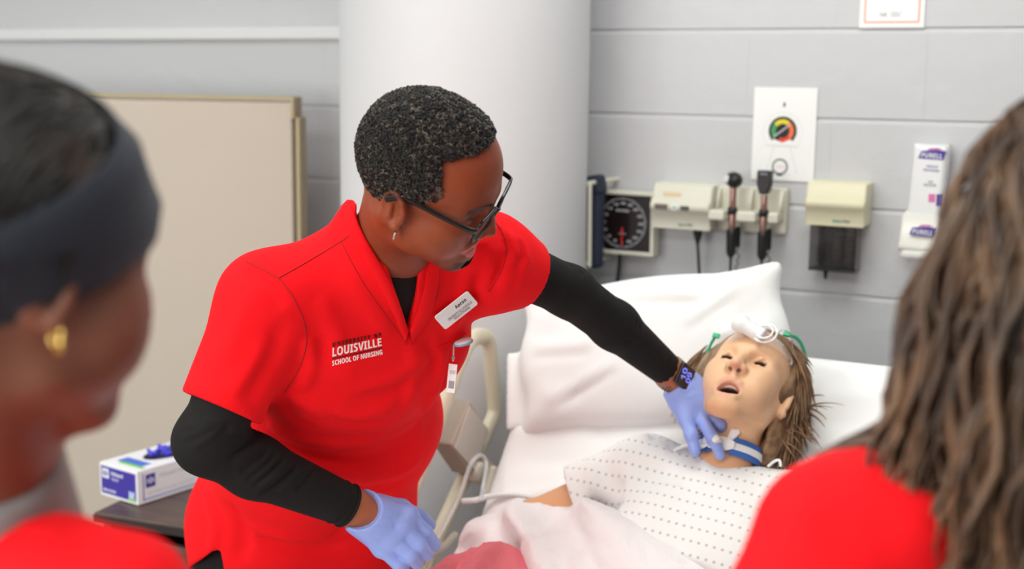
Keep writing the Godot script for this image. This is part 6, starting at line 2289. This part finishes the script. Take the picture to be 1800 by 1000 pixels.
	gm = g.nets(P(1230, 725, 2.39) - Vector3(0.10, 0.11, 0.10), P(1230, 725, 2.39) + Vector3(0.10, 0.11, 0.10), 0.0027)
	obj("glove", gm, M.glove, t, back)
	make_worn(HX, c, wr_l, P(1080, 572, 2.285))


func make_worn(HX: Transform3D, c: Sdf, wr_l: Vector3, fore: Vector3) -> void:
	# --- glasses
	var gt := thing("glasses", "black rectangular eyeglasses worn by the bending man", "glasses", HX * Transform3D(Basis(Vector3(1, 0, 0), 0.03), Vector3(0, 0.004, 0.002)))
	var blk := mat("glossy_black_acetate", rgb8(16, 14, 16), 0.2)
	for x in [-1.0, 1.0]:
		var rim := []
		for k in 28:
			var an := TAU * k / 28
			var cx := cos(an)
			var sy := sin(an)
			var p := Vector3(x * 0.0345 + signf(cx) * pow(absf(cx), 0.42) * 0.0285, signf(sy) * pow(absf(sy), 0.5) * (0.0180 if sy > 0 else 0.0190), 0.0)
			p.z = 0.1010 - 1.3 * p.x * p.x
			rim.append(p)
		var fr := MB.new()
		fr.tube(rim, 0.0025, 8, true)
		obj("rim", fr, blk, gt)
		var ln := MB.new()
		var row := PackedVector3Array()
		for p in rim:
			row.append(p)
		var mid := Vector3(x * 0.0345, 0, 0.1010 - 1.3 * 0.0345 * 0.0345)
		for k in 28:
			ln.face([mid, row[k], row[(k + 1) % 28]])
		obj("lens", ln, mat("clear_lens", Color(0.97, 0.98, 1.0, 0.03), 0.05, {"metallic_specular": 0.25, "transparency": BaseMaterial3D.TRANSPARENCY_ALPHA}), gt)
		var tm := MB.new()
		tm.tube(spline([Vector3(x * 0.0620, 0.010, 0.0962), Vector3(x * 0.0720, 0.010, 0.0900), Vector3(x * 0.0765, 0.010, 0.045), Vector3(x * 0.0815, 0.0125, 0.0), Vector3(x * 0.0835, 0.009, -0.016), Vector3(x * 0.0825, -0.006, -0.032)], 6), 0.0047, 8, false, true, 0.45, HX.basis.inverse() * HX.basis.x)
		obj("temple", tm, blk, gt)
		for k in 2:
			obj("rivet", disc(0.0011, 0.0008, Transform3D(Basis(Vector3.UP, x * PI / 2), Vector3(x * 0.0738, 0.0115 - k * 0.0035, 0.073))), M.steel, gt)
	var br := MB.new()
	br.tube(spline([Vector3(-0.009, 0.004, 0.1008), Vector3(0, 0.008, 0.1045), Vector3(0.009, 0.004, 0.1008)], 5), 0.0024, 8)
	obj("bridge", br, blk, gt)
	# --- name badge
	var pc := px_hit(c, 799, 541)
	var bx := px_hit(c, 827, 520) - px_hit(c, 775, 561)
	bx = bx.normalized()
	var bn := c.normal(pc)
	bn = (bn * 0.6 + px_normal_mean(c) * 0.4).normalized()
	var by := bn.cross(bx).normalized()
	bn = bx.cross(by).normalized()
	var badge := thing("name_badge", "white rectangular name badge pinned to the red scrub top", "badge", Transform3D(Basis(bx, by, bn), pc + bn * 0.006))
	var wid := 0.066
	var hei := 0.034
	var pl := PackedVector2Array()
	for q in [[1, 1, 0.0], [-1, 1, PI / 2], [-1, -1, PI], [1, -1, PI * 1.5]]:
		for k in 5:
			var an: float = q[2] + PI / 2 * k / 4.0
			pl.append(Vector2(q[0] * (wid / 2 - 0.004) + cos(an) * 0.004, q[1] * (hei / 2 - 0.004) + sin(an) * 0.004))
	var bm := MB.new()
	bm.prism(pl, 0.0025, 0.0006)
	obj("plate", bm, M.white_plastic, badge)
	obj("pin_back", slab_box(Vector3(0.04, 0.008, 0.005), 0.001, Vector3(0, 0.004, -0.003)), M.steel, badge)
	obj("lettering", letters("Aaron", 0.021, 0.0062, false, true, 0.0005), M.ink, badge, Transform3D(Basis(), Vector3(0.012, 0.0065, 0.0026)))
	obj("lettering", letters("UNIVERSITY OF LOUISVILLE", 0.046, 0.0036, true, false, 0.0004), M.grey_ink, badge, Transform3D(Basis(), Vector3(0.004, -0.0045, 0.0026)))
	obj("lettering", letters("School of Nursing", 0.030, 0.0033, true, false, 0.0004), M.grey_ink, badge, Transform3D(Basis(), Vector3(0.004, -0.0105, 0.0026)))
	# --- badge reel with a card at the pocket
	var rp := px_hit(c, 798, 606)
	var rn := c.normal(rp)
	var reel := thing("badge_reel", "small white badge reel with a hanging card clipped at the scrub pocket", "badge reel", Transform3D(cam_xf.basis, rp + cam_xf.basis.z * 0.008))
	var rb := MB.new()
	rb.lathe([Vector2(0, 0.003), Vector2(0.013, 0.003), Vector2(0.016, 0.0), Vector2(0.016, -0.003), Vector2(0.0, -0.004)], 28, Transform3D(Basis(Vector3(0, 0, 1), 0.2) * Basis(Vector3(1, 0, 0), 0.25), Vector3(0.014, 0.006, -0.008)))
	obj("reel_case", rb, M.white_plastic, reel)
	var rr := MB.new()
	rr.lathe([Vector2(0.0162, 0.0005), Vector2(0.0172, -0.001), Vector2(0.0162, -0.003)], 28, Transform3D(Basis(Vector3(0, 0, 1), 0.2) * Basis(Vector3(1, 0, 0), 0.25), Vector3(0.014, 0.005, -0.008)))
	obj("reel_edge", rr, mat("pale_blue_plastic", rgb8(120, 190, 220), 0.4), reel)
	var sp := MB.new()
	sp.tube([Vector3(0.000, 0.002, 0.0), Vector3(-0.001, -0.026, 0.003)], 0.0028, 6, false, true, 0.3)
	obj("strap", sp, mat("clear_strap", Color(0.85, 0.86, 0.9, 0.5), 0.2, {"transparency": BaseMaterial3D.TRANSPARENCY_ALPHA}), reel)
	obj("snap", disc(0.003, 0.003, Transform3D(Basis(), Vector3(-0.001, -0.020, 0.003))), M.steel, reel)
	var cd := slab_box(Vector3(0.016, 0.046, 0.0016), 0.0006, Vector3.ZERO)
	var card := obj("card", cd, M.white_plastic, reel, Transform3D(Basis(Vector3(0, 0, 1), -0.10) * Basis(Vector3(0, 1, 0), -0.5), Vector3(-0.003, -0.053, 0.003)))
	obj("card_print", slab_box(Vector3(0.010, 0.012, 0.0006), 0.0, Vector3(0.001, -0.010, 0.0010)), mat("grey_photo", rgb8(150, 150, 158), 0.5), card)
	obj("card_print", slab_box(Vector3(0.010, 0.006, 0.0006), 0.0, Vector3(0.001, 0.010, 0.0010)), M.pale_print, card)
	# --- watch on the far wrist
	var ax := (wr_l - fore).normalized()
	var wc := P(1180, 657, 2.384)
	var out := (cam_xf.basis.z * 1.0 + cam_xf.basis.y * 0.30 + cam_xf.basis.x * 0.05)
	out = (out - ax * out.dot(ax)).normalized()
	var sd := out.cross(ax).normalized()
	# axes: x along the arm towards the hand, y across, z out of the face
	var wt := thing("wristwatch", "square black smartwatch on a taupe perforated band above the far blue glove", "watch", Transform3D(Basis(ax, out.cross(ax).normalized(), out), wc))
	var bd := MB.new()
	var rows := []
	for e in [[-0.011, 0.0], [-0.0105, 0.0022], [0.0105, 0.0022], [0.011, 0.0]]:
		var row := PackedVector3Array()
		for k in 36:
			var an := TAU * k / 36
			row.append(Vector3(e[0], sin(an) * (0.0305 + e[1]), cos(an) * (0.0275 + e[1])))
		rows.append(row)
	bd.grid(rows, true)
	var taupe := mat("taupe_rubber", rgb8(150, 130, 124), 0.6)
	var band := obj("band", bd, taupe, wt)
	for k in 11:
		for q in 3:
			var an := 0.85 + k * 0.13
			for sgn in [-1.0, 1.0]:
				var pos := Vector3((q - 1) * 0.0062 + (0.0015 if k % 2 else -0.0015), sgn * sin(an) * 0.0322, cos(an) * 0.0292)
				obj("hole", disc(0.0016, 0.0012, Transform3D(Basis(Vector3(1, 0, 0), -sgn * an), pos), 10), M.ink, band)
	var cs := MB.new()
	cs.box(Vector3(0.037, 0.043, 0.0105), 0.0048, Transform3D(Basis(), Vector3(0.0, 0, 0.0325)), 3)
	obj("case", cs, mat("dark_aluminium", rgb8(70, 70, 76), 0.3, {"metallic": 0.8}), wt)
	var sc := MB.new()
	sc.box(Vector3(0.034, 0.040, 0.003), 0.0014, Transform3D(Basis(), Vector3(0, 0, 0.0372)), 3)
	obj("screen", sc, mat("black_glass", rgb8(10, 10, 16), 0.08), wt)
	var ink := mat("blue_display_digits", rgb8(110, 120, 235), 0.5, {"emission_enabled": true, "emission": rgb8(110, 120, 235), "emission_energy_multiplier": 0.5})
	var turn := Basis(Vector3(0, 0, 1), PI / 2 + 0.25)
	obj("digits", letters("09", 0.020, 0.0125, false, true, 0.0005), ink, wt, Transform3D(turn, Vector3(0.0065, 0.001, 0.0388)))
	obj("digits", letters("10", 0.022, 0.0125, false, true, 0.0005), ink, wt, Transform3D(turn, Vector3(-0.0085, 0.001, 0.0388)))
	var crown := MB.new()
	crown.lathe([Vector2(0, 0.003), Vector2(0.0030, 0.003), Vector2(0.0034, 0.0), Vector2(0.0, 0.0)], 14, Transform3D(Basis(Vector3(0, 0, 1), -PI / 2), Vector3(0.0185, 0.009, 0.033)))
	obj("crown", crown, M.steel, wt)


func px_normal_mean(c: Sdf) -> Vector3:
	var n := Vector3.ZERO
	for q in [[775, 561], [827, 520], [790, 530], [810, 552]]:
		n += c.normal(px_hit(c, q[0], q[1]))
	return n.normalized()


# trousers, legs and shoes under a hip point
func lower_body(t: Node3D, hip: Vector3, fwd: Vector3, back: Transform3D) -> void:
	fwd = (fwd * Vector3(1, 0, 1)).normalized()
	var side := fwd.cross(Vector3.UP)
	var s := Sdf.new()
	s.bone(hip - side * 0.07, hip + side * 0.07, 0.115, 0.115, 0.05)
	for x in [-1.0, 1.0]:
		var f: Vector3 = Vector3(hip.x, 0, hip.z) + side * x * 0.10
		s.chain([hip + side * x * 0.08, f + Vector3(0, hip.y * 0.52, 0) + fwd * 0.02, f + Vector3(0, 0.05, 0)], [0.100, 0.075, 0.062], 0.04)
	s.cut(Vector3(hip.x, 0, hip.z), 0.5, [[Vector3(hip.x, 0.03, hip.z), Vector3.UP]], 0.003)
	obj("trousers", s.nets(Vector3(hip.x - 0.32, 0, hip.z - 0.32), Vector3(hip.x + 0.32, hip.y + 0.16, hip.z + 0.32), 0.014), M.black_cloth, t, back)
	for x in [-1.0, 1.0]:
		var f: Vector3 = Vector3(hip.x, 0, hip.z) + side * x * 0.10
		var so := Sdf.new()
		so.bone(f + Vector3(0, 0.045, 0) - fwd * 0.05, f + Vector3(0, 0.036, 0) + fwd * 0.14, 0.044, 0.036, 0.03)
		so.bone(f + Vector3(0, 0.05, 0) - fwd * 0.05, f + Vector3(0, 0.08, 0) - fwd * 0.03, 0.043, 0.043, 0.03)
		so.cut(f, 0.3, [[f + Vector3(0, 0.001, 0), Vector3.UP]], 0.003)
		obj("shoe", so.nets(f - Vector3(0.24, 0.02, 0.24), f + Vector3(0.24, 0.15, 0.24), 0.009), M.white_plastic, t, back)


func make_students() -> void:
	# --- the student on the left, with the dark headband
	var hp := P(20, 452, 0.90)
	var F := cam_dir(0.66, -0.08, -0.74)
	var U := (cam_xf.basis * Vector3(0.06, 1.0, 0.10))
	U = (U - F * U.dot(F)).normalized()
	var HX := Transform3D(Basis(U.cross(F), U, F), hp)
	var HI := HX.affine_inverse()
	var floor_at := P(-30, 900, 1.0) * Vector3(1, 0, 1)
	var t := thing("person", "student with dark hair, wide navy headband and gold earring, seen from behind", "person", Transform3D(Basis(), floor_at))
	var back := t.transform.affine_inverse()
	var s := Sdf.new()
	s.xf = HX
	add_head(s, {"fem": 1.0, "lip": 1.2})
	for x in [-1.0, 1.0]:
		s.ball(Vector3(x * 0.044, -0.046, 0.044), 0.028, 0.03)
	var n0 := HX * Vector3(0, -0.05, -0.025)
	s.xf = Transform3D()
	var n1 := P(-15, 880, 0.99)
	s.bone(n0, n1, 0.050, 0.056, 0.03)
	var m := s.nets(hp - Vector3(0.16, 0.26, 0.17), hp + Vector3(0.16, 0.16, 0.17), 0.0038)
	var b := Sdf.new()
	var sl := P(-300, 1000, 1.12)
	var sr := P(150, 1040, 0.94)
	b.bone(n1, n1 + Vector3(0, -0.3, 0.02), 0.055, 0.09, 0.05)
	b.bone(sl, sr, 0.04, 0.04, 0.05)
	b.chain([sr, sr + Vector3(0.02, -0.28, 0.03), sr + Vector3(0.10, -0.46, -0.08)], [0.040, 0.034, 0.025], 0.02)
	b.chain([sl, sl + Vector3(-0.04, -0.28, 0.0), sl + Vector3(0.06, -0.48, -0.08)], [0.040, 0.034, 0.025], 0.02)
	b.bone(n1 + Vector3(0, -0.3, 0.02), n1 + Vector3(0, -0.52, 0.03), 0.09, 0.10, 0.05)
	m.add(b.nets(n1 - Vector3(0.36, 0.66, 0.30), n1 + Vector3(0.36, 0.12, 0.30), 0.013))
	var nz := FastNoiseLite.new()
	nz.frequency = 14.0
	paint(m, func(w: Vector3) -> Color: return lin(124, 76, 58).lerp(lin(136, 80, 62), clampf(0.5 + nz.get_noise_3dv(w), 0, 1)))
	obj("body", m, mat("deep_brown_skin", Color.WHITE, 0.5, {"vertex_color_use_as_albedo": true}), t, back)
	for hand_at: Vector3 in [sr + Vector3(0.10, -0.46, -0.08), sl + Vector3(0.06, -0.48, -0.08)]:
		var hs := Sdf.new()
		var fw := F * Vector3(1, 0, 1)
		var kn := []
		var fi := []
		var sd := fw.cross(Vector3.UP).normalized()
		for k in 4:
			var kp: Vector3 = hand_at + fw * 0.08 + sd * (k - 1.5) * 0.02
			kn.append([kp, 0.012])
			fi.append([[kp, 0.009], [kp + fw * 0.03 - Vector3(0, 0.012, 0), 0.0085], [kp + fw * (0.045 + 0.006 * (1.5 - absf(k - 1.5))) - Vector3(0, 0.03, 0), 0.0075]])
		hand(hs, hand_at, 0.027, kn, fi, [[hand_at + fw * 0.02 - sd * 0.03, 0.013], [hand_at + fw * 0.05 - sd * 0.045, 0.010], [hand_at + fw * 0.075 - sd * 0.045, 0.008]])
		var hm := hs.nets(hand_at - Vector3(0.16, 0.1, 0.16), hand_at + Vector3(0.16, 0.08, 0.16), 0.005)
		obj("hand", hm, mat("brown_hand_skin", rgb8(124, 76, 58), 0.5), t, back)
	# hair
	var cap := Sdf.new()
	cap.xf = HX
	cap.egg(Vector3(0, 0.034, -0.020), Vector3(0.086, 0.095, 0.106), 0.01)
	cap.egg(Vector3(0, 0.034, -0.072), Vector3(0.066, 0.064, 0.050), 0.04)
	cap.egg(Vector3(0, -0.045, -0.075), Vector3(0.055, 0.05, 0.04), 0.04)
	cap.cut(Vector3(0, -0.02, 0.06), 0.17, [[Vector3(0, 0.07, 0.07), Vector3(0, 0.9, -0.44)], [Vector3(0, 0, 0.012), Vector3(0, -0.25, -1).normalized()]], 0.01)
	var hm2 := cap.nets(hp - Vector3(0.19, 0.20, 0.19), hp + Vector3(0.19, 0.19, 0.19), 0.006)
	var rg := RandomNumberGenerator.new()
	rg.seed = 8
	var hug := [[HX * Vector3(0, 0.034, -0.020), HX.basis, Vector3(0.0865, 0.0955, 0.1065)], [HX * Vector3(0, 0.030, -0.075), HX.basis, Vector3(0.0665, 0.0645, 0.0505)]]
	for r in roots_on(hug[0][0], HX.basis, hug[0][2], 620, func(u: Vector3) -> bool: return (u.y > 0.15 and u.z < 0.50 + 0.2 * u.y) or (u.z < -0.15 and u.y > -0.35), rg):
		var dir: Vector3 = HX.basis * Vector3(0.2 * rg.randfn(), -0.5 + 0.2 * rg.randfn(), -0.9)
		dir = (dir - r[1] * dir.dot(r[1])).normalized()
		lock(hm2, r[0], dir, 6, rg.randf_range(0.009, 0.0145), hug, (HX.basis * Vector3(0, -1.0, 0.12)).normalized(), 0.80, 0.0010, rg.randf_range(0.002, 0.0042), rg, 0.55)
	var wn := FastNoiseLite.new()
	wn.frequency = 26.0
	paint(hm2, func(w: Vector3) -> Color:
		var p := HI * w
		return lin(24, 19, 19).lerp(lin(62, 42, 38), clampf(wn.get_noise_3d(p.x * 1.2, p.y * 0.3, p.z * 0.5) * 1.6 - 0.1, 0, 1)))
	obj("hair", hm2, mat("dark_hair", Color.WHITE, 0.62, {"vertex_color_use_as_albedo": true}), t, back)
	# headband and earring
	var rows := []
	for e in [[0.0, 0.0], [0.0, 0.0035], [0.25, 0.005], [0.75, 0.005], [1.0, 0.0035], [1.0, 0.0]]:
		var row := PackedVector3Array()
		for k in 64:
			var an := TAU * k / 64
			var z := cos(an)
			var lo := -0.046 + 0.084 * z
			var hi := lo + 0.092
			var y := lerpf(lo, hi, e[0])
			var q := sqrt(maxf(0.05, 1.0 - pow((y - 0.034) / 0.100, 2.0)))
			var r: float = 1.0
			row.append(HX * Vector3(sin(an) * (0.0950 + e[1]) * q, y, -0.020 + z * (0.1085 + e[1] + (0.006 if z > 0 else 0.014)) * q))
		rows.append(row)
	var hb := MB.new()
	hb.grid(rows, true)
	hb.grid([rows[5], rows[0]], true)
	obj("headband", hb, mat("navy_stretch_cloth", rgb8(40, 44, 56), 0.8, {"rim_enabled": true, "rim": 0.5}), t, back)
	var ec := HX * Vector3(-0.086, -0.046, -0.006)
	var er := MB.new()
	var ring_pts := []
	for k in 24:
		var an := TAU * k / 24
		ring_pts.append(ec + cam_xf.basis * Vector3(cos(an) * 0.0052, sin(an) * 0.0080, cos(an) * 0.006))
	er.tube(ring_pts, 0.0022, 8, true)
	obj("earring", er, mat("gold", rgb8(232, 190, 110), 0.25, {"metallic": 1.0}), t, back)
	# clothes
	var c := Sdf.new()
	c.bone(P(-120, 985, 1.02), P(110, 1022, 0.93), 0.062, 0.046, 0.04)
	c.bone(P(214, 1056, 0.91), P(240, 1250, 0.93), 0.046, 0.050, 0.02)
	c.bone(P(110, 1022, 0.93), P(214, 1056, 0.91), 0.040, 0.044, 0.02)
	c.bone(sl, P(-120, 985, 1.02), 0.055, 0.065, 0.05)
	c.bone(sl, sl + Vector3(-0.03, -0.2, 0.0), 0.058, 0.062, 0.04)
	c.bone(n1 + Vector3(-0.06, -0.16, 0), n1 + Vector3(0.06, -0.16, -0.02), 0.11, 0.10, 0.08)
	c.bone(n1 + Vector3(-0.05, -0.55, 0.03), n1 + Vector3(0.05, -0.55, 0.03), 0.13, 0.13, 0.10)
	c.bone(n0, n1 + (n1 - n0) * 0.15, 0.062, 0.068, 0.004, 1)
	for q in [[[130, 920], [170, 1000], 0.010, -0.008], [[185, 945], [160, 1000], 0.010, 0.006], [[60, 900], [120, 990], 0.016, 0.004]]:
		px_fold(c, [q[0], q[1]], q[2], q[3])
	obj("scrub_top", c.nets(n1 - Vector3(0.40, 0.74, 0.34), n1 + Vector3(0.40, 0.10, 0.34), 0.009, 0.01), M.red, t, back)
	var uc := Sdf.new()
	uc.bone(n0.lerp(n1, 0.62), n1 + Vector3(0, -0.06, 0.0), 0.0535, 0.075, 0.03)
	uc.cut(n0, 0.3, [[n0.lerp(n1, 0.70), (n1 - n0).normalized()]], 0.003)
	obj("undershirt", uc.nets(n1 - Vector3(0.14, 0.16, 0.14), n1 + Vector3(0.14, 0.14, 0.14), 0.006), mat("grey_cotton", rgb8(142, 137, 137), 0.9), t, back)
	lower_body(t, n1 + Vector3(0, -0.68, 0.04), F, back)

	# --- the student on the right, with long brown wavy hair
	hp = P(1962, 455, 1.0)
	F = cam_dir(-0.62, -0.22, -0.75)
	U = (cam_xf.basis * Vector3(-0.03, 1.0, 0.10))
	U = (U - F * U.dot(F)).normalized()
	HX = Transform3D(Basis(U.cross(F), U, F), hp)
	var HI2 := HX.affine_inverse()
	floor_at = P(1850, 900, 1.1) * Vector3(1, 0, 1)
	t = thing("person", "student in red scrubs with long wavy brown hair, seen from behind at right", "person", Transform3D(Basis(), floor_at))
	back = t.transform.affine_inverse()
	s = Sdf.new()
	s.xf = HX
	add_head(s, {"fem": 1.0})
	n0 = HX * Vector3(0, -0.05, -0.025)
	s.xf = Transform3D()
	n1 = P(1840, 800, 1.09)
	s.bone(n0, n1, 0.048, 0.054, 0.03)
	m = s.nets(hp - Vector3(0.16, 0.28, 0.17), hp + Vector3(0.16, 0.16, 0.17), 0.0045)
	b = Sdf.new()
	sl = P(1464, 945, 1.02)
	sr = P(2230, 960, 1.20)
	b.bone(n1, n1 + Vector3(0, -0.3, 0.02), 0.055, 0.09, 0.05)
	b.bone(sl, sr, 0.035, 0.035, 0.05)
	b.chain([sl, sl + Vector3(-0.03, -0.28, 0.03), sl + Vector3(-0.06, -0.46, -0.10)], [0.038, 0.032, 0.024], 0.02)
	b.chain([sr, sr + Vector3(0.04, -0.28, 0.0), sr + Vector3(-0.06, -0.48, -0.08)], [0.038, 0.032, 0.024], 0.02)
	b.bone(n1 + Vector3(0, -0.3, 0.02), n1 + Vector3(0, -0.52, 0.03), 0.09, 0.10, 0.05)
	m.add(b.nets(n1 - Vector3(0.40, 0.68, 0.34), n1 + Vector3(0.40, 0.12, 0.34), 0.013))
	paint(m, func(w: Vector3) -> Color: return lin(222, 176, 150).lerp(lin(214, 164, 138), clampf(0.5 + nz.get_noise_3dv(w), 0, 1)))
	obj("body", m, mat("fair_skin", Color.WHITE, 0.5, {"vertex_color_use_as_albedo": true}), t, back)
	for hand_at: Vector3 in [sl + Vector3(-0.06, -0.46, -0.10), sr + Vector3(-0.06, -0.48, -0.08)]:
		var hs := Sdf.new()
		var fw := (F * Vector3(1, 0, 1)).normalized()
		var kn := []
		var fi := []
		var sd := fw.cross(Vector3.UP).normalized()
		for k in 4:
			var kp: Vector3 = hand_at + fw * 0.08 + sd * (k - 1.5) * 0.019
			kn.append([kp, 0.0115])
			fi.append([[kp, 0.0088], [kp + fw * 0.03 - Vector3(0, 0.012, 0), 0.008], [kp + fw * (0.045 + 0.006 * (1.5 - absf(k - 1.5))) - Vector3(0, 0.03, 0), 0.007]])
		hand(hs, hand_at, 0.026, kn, fi, [[hand_at + fw * 0.02 - sd * 0.03, 0.012], [hand_at + fw * 0.05 - sd * 0.044, 0.0095], [hand_at + fw * 0.075 - sd * 0.044, 0.008]])
		obj("hand", hs.nets(hand_at - Vector3(0.16, 0.1, 0.16), hand_at + Vector3(0.16, 0.08, 0.16), 0.005), mat("fair_hand_skin", rgb8(220, 172, 146), 0.5), t, back)
	cap = Sdf.new()
	cap.xf = HX
	cap.egg(Vector3(0, 0.036, -0.018), Vector3(0.092, 0.102, 0.110), 0.01)
	cap.cut(Vector3(0, -0.03, 0.08), 0.16, [[Vector3(0, 0.08, 0.07), Vector3(0, 0.85, -0.5)], [Vector3(0, 0, 0.03), Vector3(0, 0, -1)]], 0.01)
	hm2 = cap.nets(hp - Vector3(0.19, 0.20, 0.19), hp + Vector3(0.19, 0.19, 0.19), 0.007)
	hug = [[HX * Vector3(0, 0.036, -0.018), HX.basis, Vector3(0.093, 0.103, 0.111)], [n0.lerp(n1, 0.45), Basis(), Vector3(0.085, 0.16, 0.085)], [(n1 + sl) * 0.5 + Vector3(0, -0.005, 0), Basis(Vector3(0, 0, 1), 0.0), Vector3(0.12, 0.06, 0.09)]]
	rg.seed = 19
	var grow := func(u: Vector3) -> bool: return u.y > -0.35 and u.z < 0.5 + 0.4 * u.y
	var down := Vector3(0, -1, 0)
	for r in roots_on(hug[0][0], HX.basis, hug[0][2], 460, grow, rg):
		var u: Vector3 = r[2]
		var dir: Vector3 = HX.basis * Vector3(signf(u.x + 0.12) * 0.75, -0.75 + 0.15 * rg.randfn(), -0.15 + 0.25 * rg.randfn())
		dir = (dir - r[1] * dir.dot(r[1])).normalized()
		var out: Vector3 = (r[1] * 0.16 + down).normalized()
		lock(hm2, r[0] + r[1] * 0.002, dir, 17, rg.randf_range(0.018, 0.0255), hug, out, 0.78, rg.randf_range(0.005, 0.012), rg.randf_range(0.0045, 0.0105), rg, 0.45)
	for r in roots_on(hug[0][0], HX.basis, hug[0][2], 90, func(u: Vector3) -> bool: return u.y > 0.80, rg):
		var dir: Vector3 = HX.basis * Vector3(signf(r[2].x + 0.05) * 1.0, -0.1, -0.25 + 0.2 * rg.randfn())
		dir = (dir - r[1] * dir.dot(r[1])).normalized()
		lock(hm2, r[0] + r[1] * 0.002, dir, 17, rg.randf_range(0.018, 0.0255), hug, (r[1] * 0.10 + down).normalized(), 0.80, rg.randf_range(0.004, 0.010), rg.randf_range(0.0060, 0.0110), rg, 0.45)
	for k in 95:  # the part that falls forward over her left shoulder and curls outward
		var p := P(rg.randf_range(1630, 1720), rg.randf_range(430, 560), rg.randf_range(0.98, 1.06))
		var px := cam_xf.basis * Vector3(-0.42 - 0.22 * rg.randf(), -1.0, 0.1 * rg.randfn())
		lock(hm2, p, cam_xf.basis * Vector3(0.05 + 0.15 * rg.randfn(), -1, 0.1 * rg.randfn()), 12, rg.randf_range(0.0105, 0.0155), [], px.normalized(), 0.86, rg.randf_range(0.004, 0.009), rg.randf_range(0.0030, 0.0068), rg, 0.5)
	wn.frequency = 22.0
	paint(hm2, func(w: Vector3) -> Color:
		var p := HI2 * w
		var a := wn.get_noise_3d(p.x * 1.3, p.y * 0.35, p.z * 1.3)
		return lin(82, 58, 43).lerp(lin(142, 106, 76), clampf(a * 1.5, 0, 1)).lerp(lin(38, 28, 23), clampf(-a * 1.7, 0, 1)))
	obj("hair", hm2, mat("wavy_brown_hair", Color.WHITE, 0.40, {"vertex_color_use_as_albedo": true}), t, back)
	c = Sdf.new()
	c.bone(P(1800, 862, 1.10), sl, 0.060, 0.052, 0.05)
	c.bone(P(1820, 850, 1.12), sr, 0.065, 0.056, 0.05)
	c.bone(P(1795, 775, 1.09), P(1800, 870, 1.10), 0.058, 0.085, 0.05)
	c.bone(sl, P(1410, 1130, 0.99), 0.052, 0.062, 0.04)
	c.bone(P(1410, 1130, 0.99), P(1392, 1330, 0.98), 0.062, 0.066, 0.04)
	c.bone(sr, sr + Vector3(0.04, -0.22, 0), 0.056, 0.064, 0.04)
	c.bone(P(1600, 1010, 1.09), P(2000, 1030, 1.16), 0.105, 0.105, 0.07)
	c.bone(P(1580, 1100, 1.08), P(1580, 1500, 1.15), 0.09, 0.11, 0.08)
	c.bone(P(1700, 1500, 1.15), P(1980, 1500, 1.22), 0.13, 0.13, 0.10)
	c.bone(P(1750, 1900, 1.3), P(1960, 1900, 1.3), 0.13, 0.13, 0.12)
	c.bone(n0, n1 + (n1 - n0) * 0.1, 0.058, 0.062, 0.004, 1)
	for q in [[[1450, 820], [1480, 1000], 0.020, -0.004], [[1600, 840], [1640, 1000], 0.030, 0.006], [[1400, 870], [1380, 1000], 0.020, 0.004], [[1690, 830], [1660, 990], 0.02, -0.006], [[1560, 930], [1700, 900], 0.025, 0.006]]:
		px_fold(c, [q[0], q[1]], q[2], q[3])
	obj("scrub_top", c.nets(n1 - Vector3(0.36, 0.78, 0.38), n1 + Vector3(0.42, 0.10, 0.38), 0.009, 0.01), M.red, t, back)
	lower_body(t, n1 + Vector3(0, -0.66, 0.06), F, back)
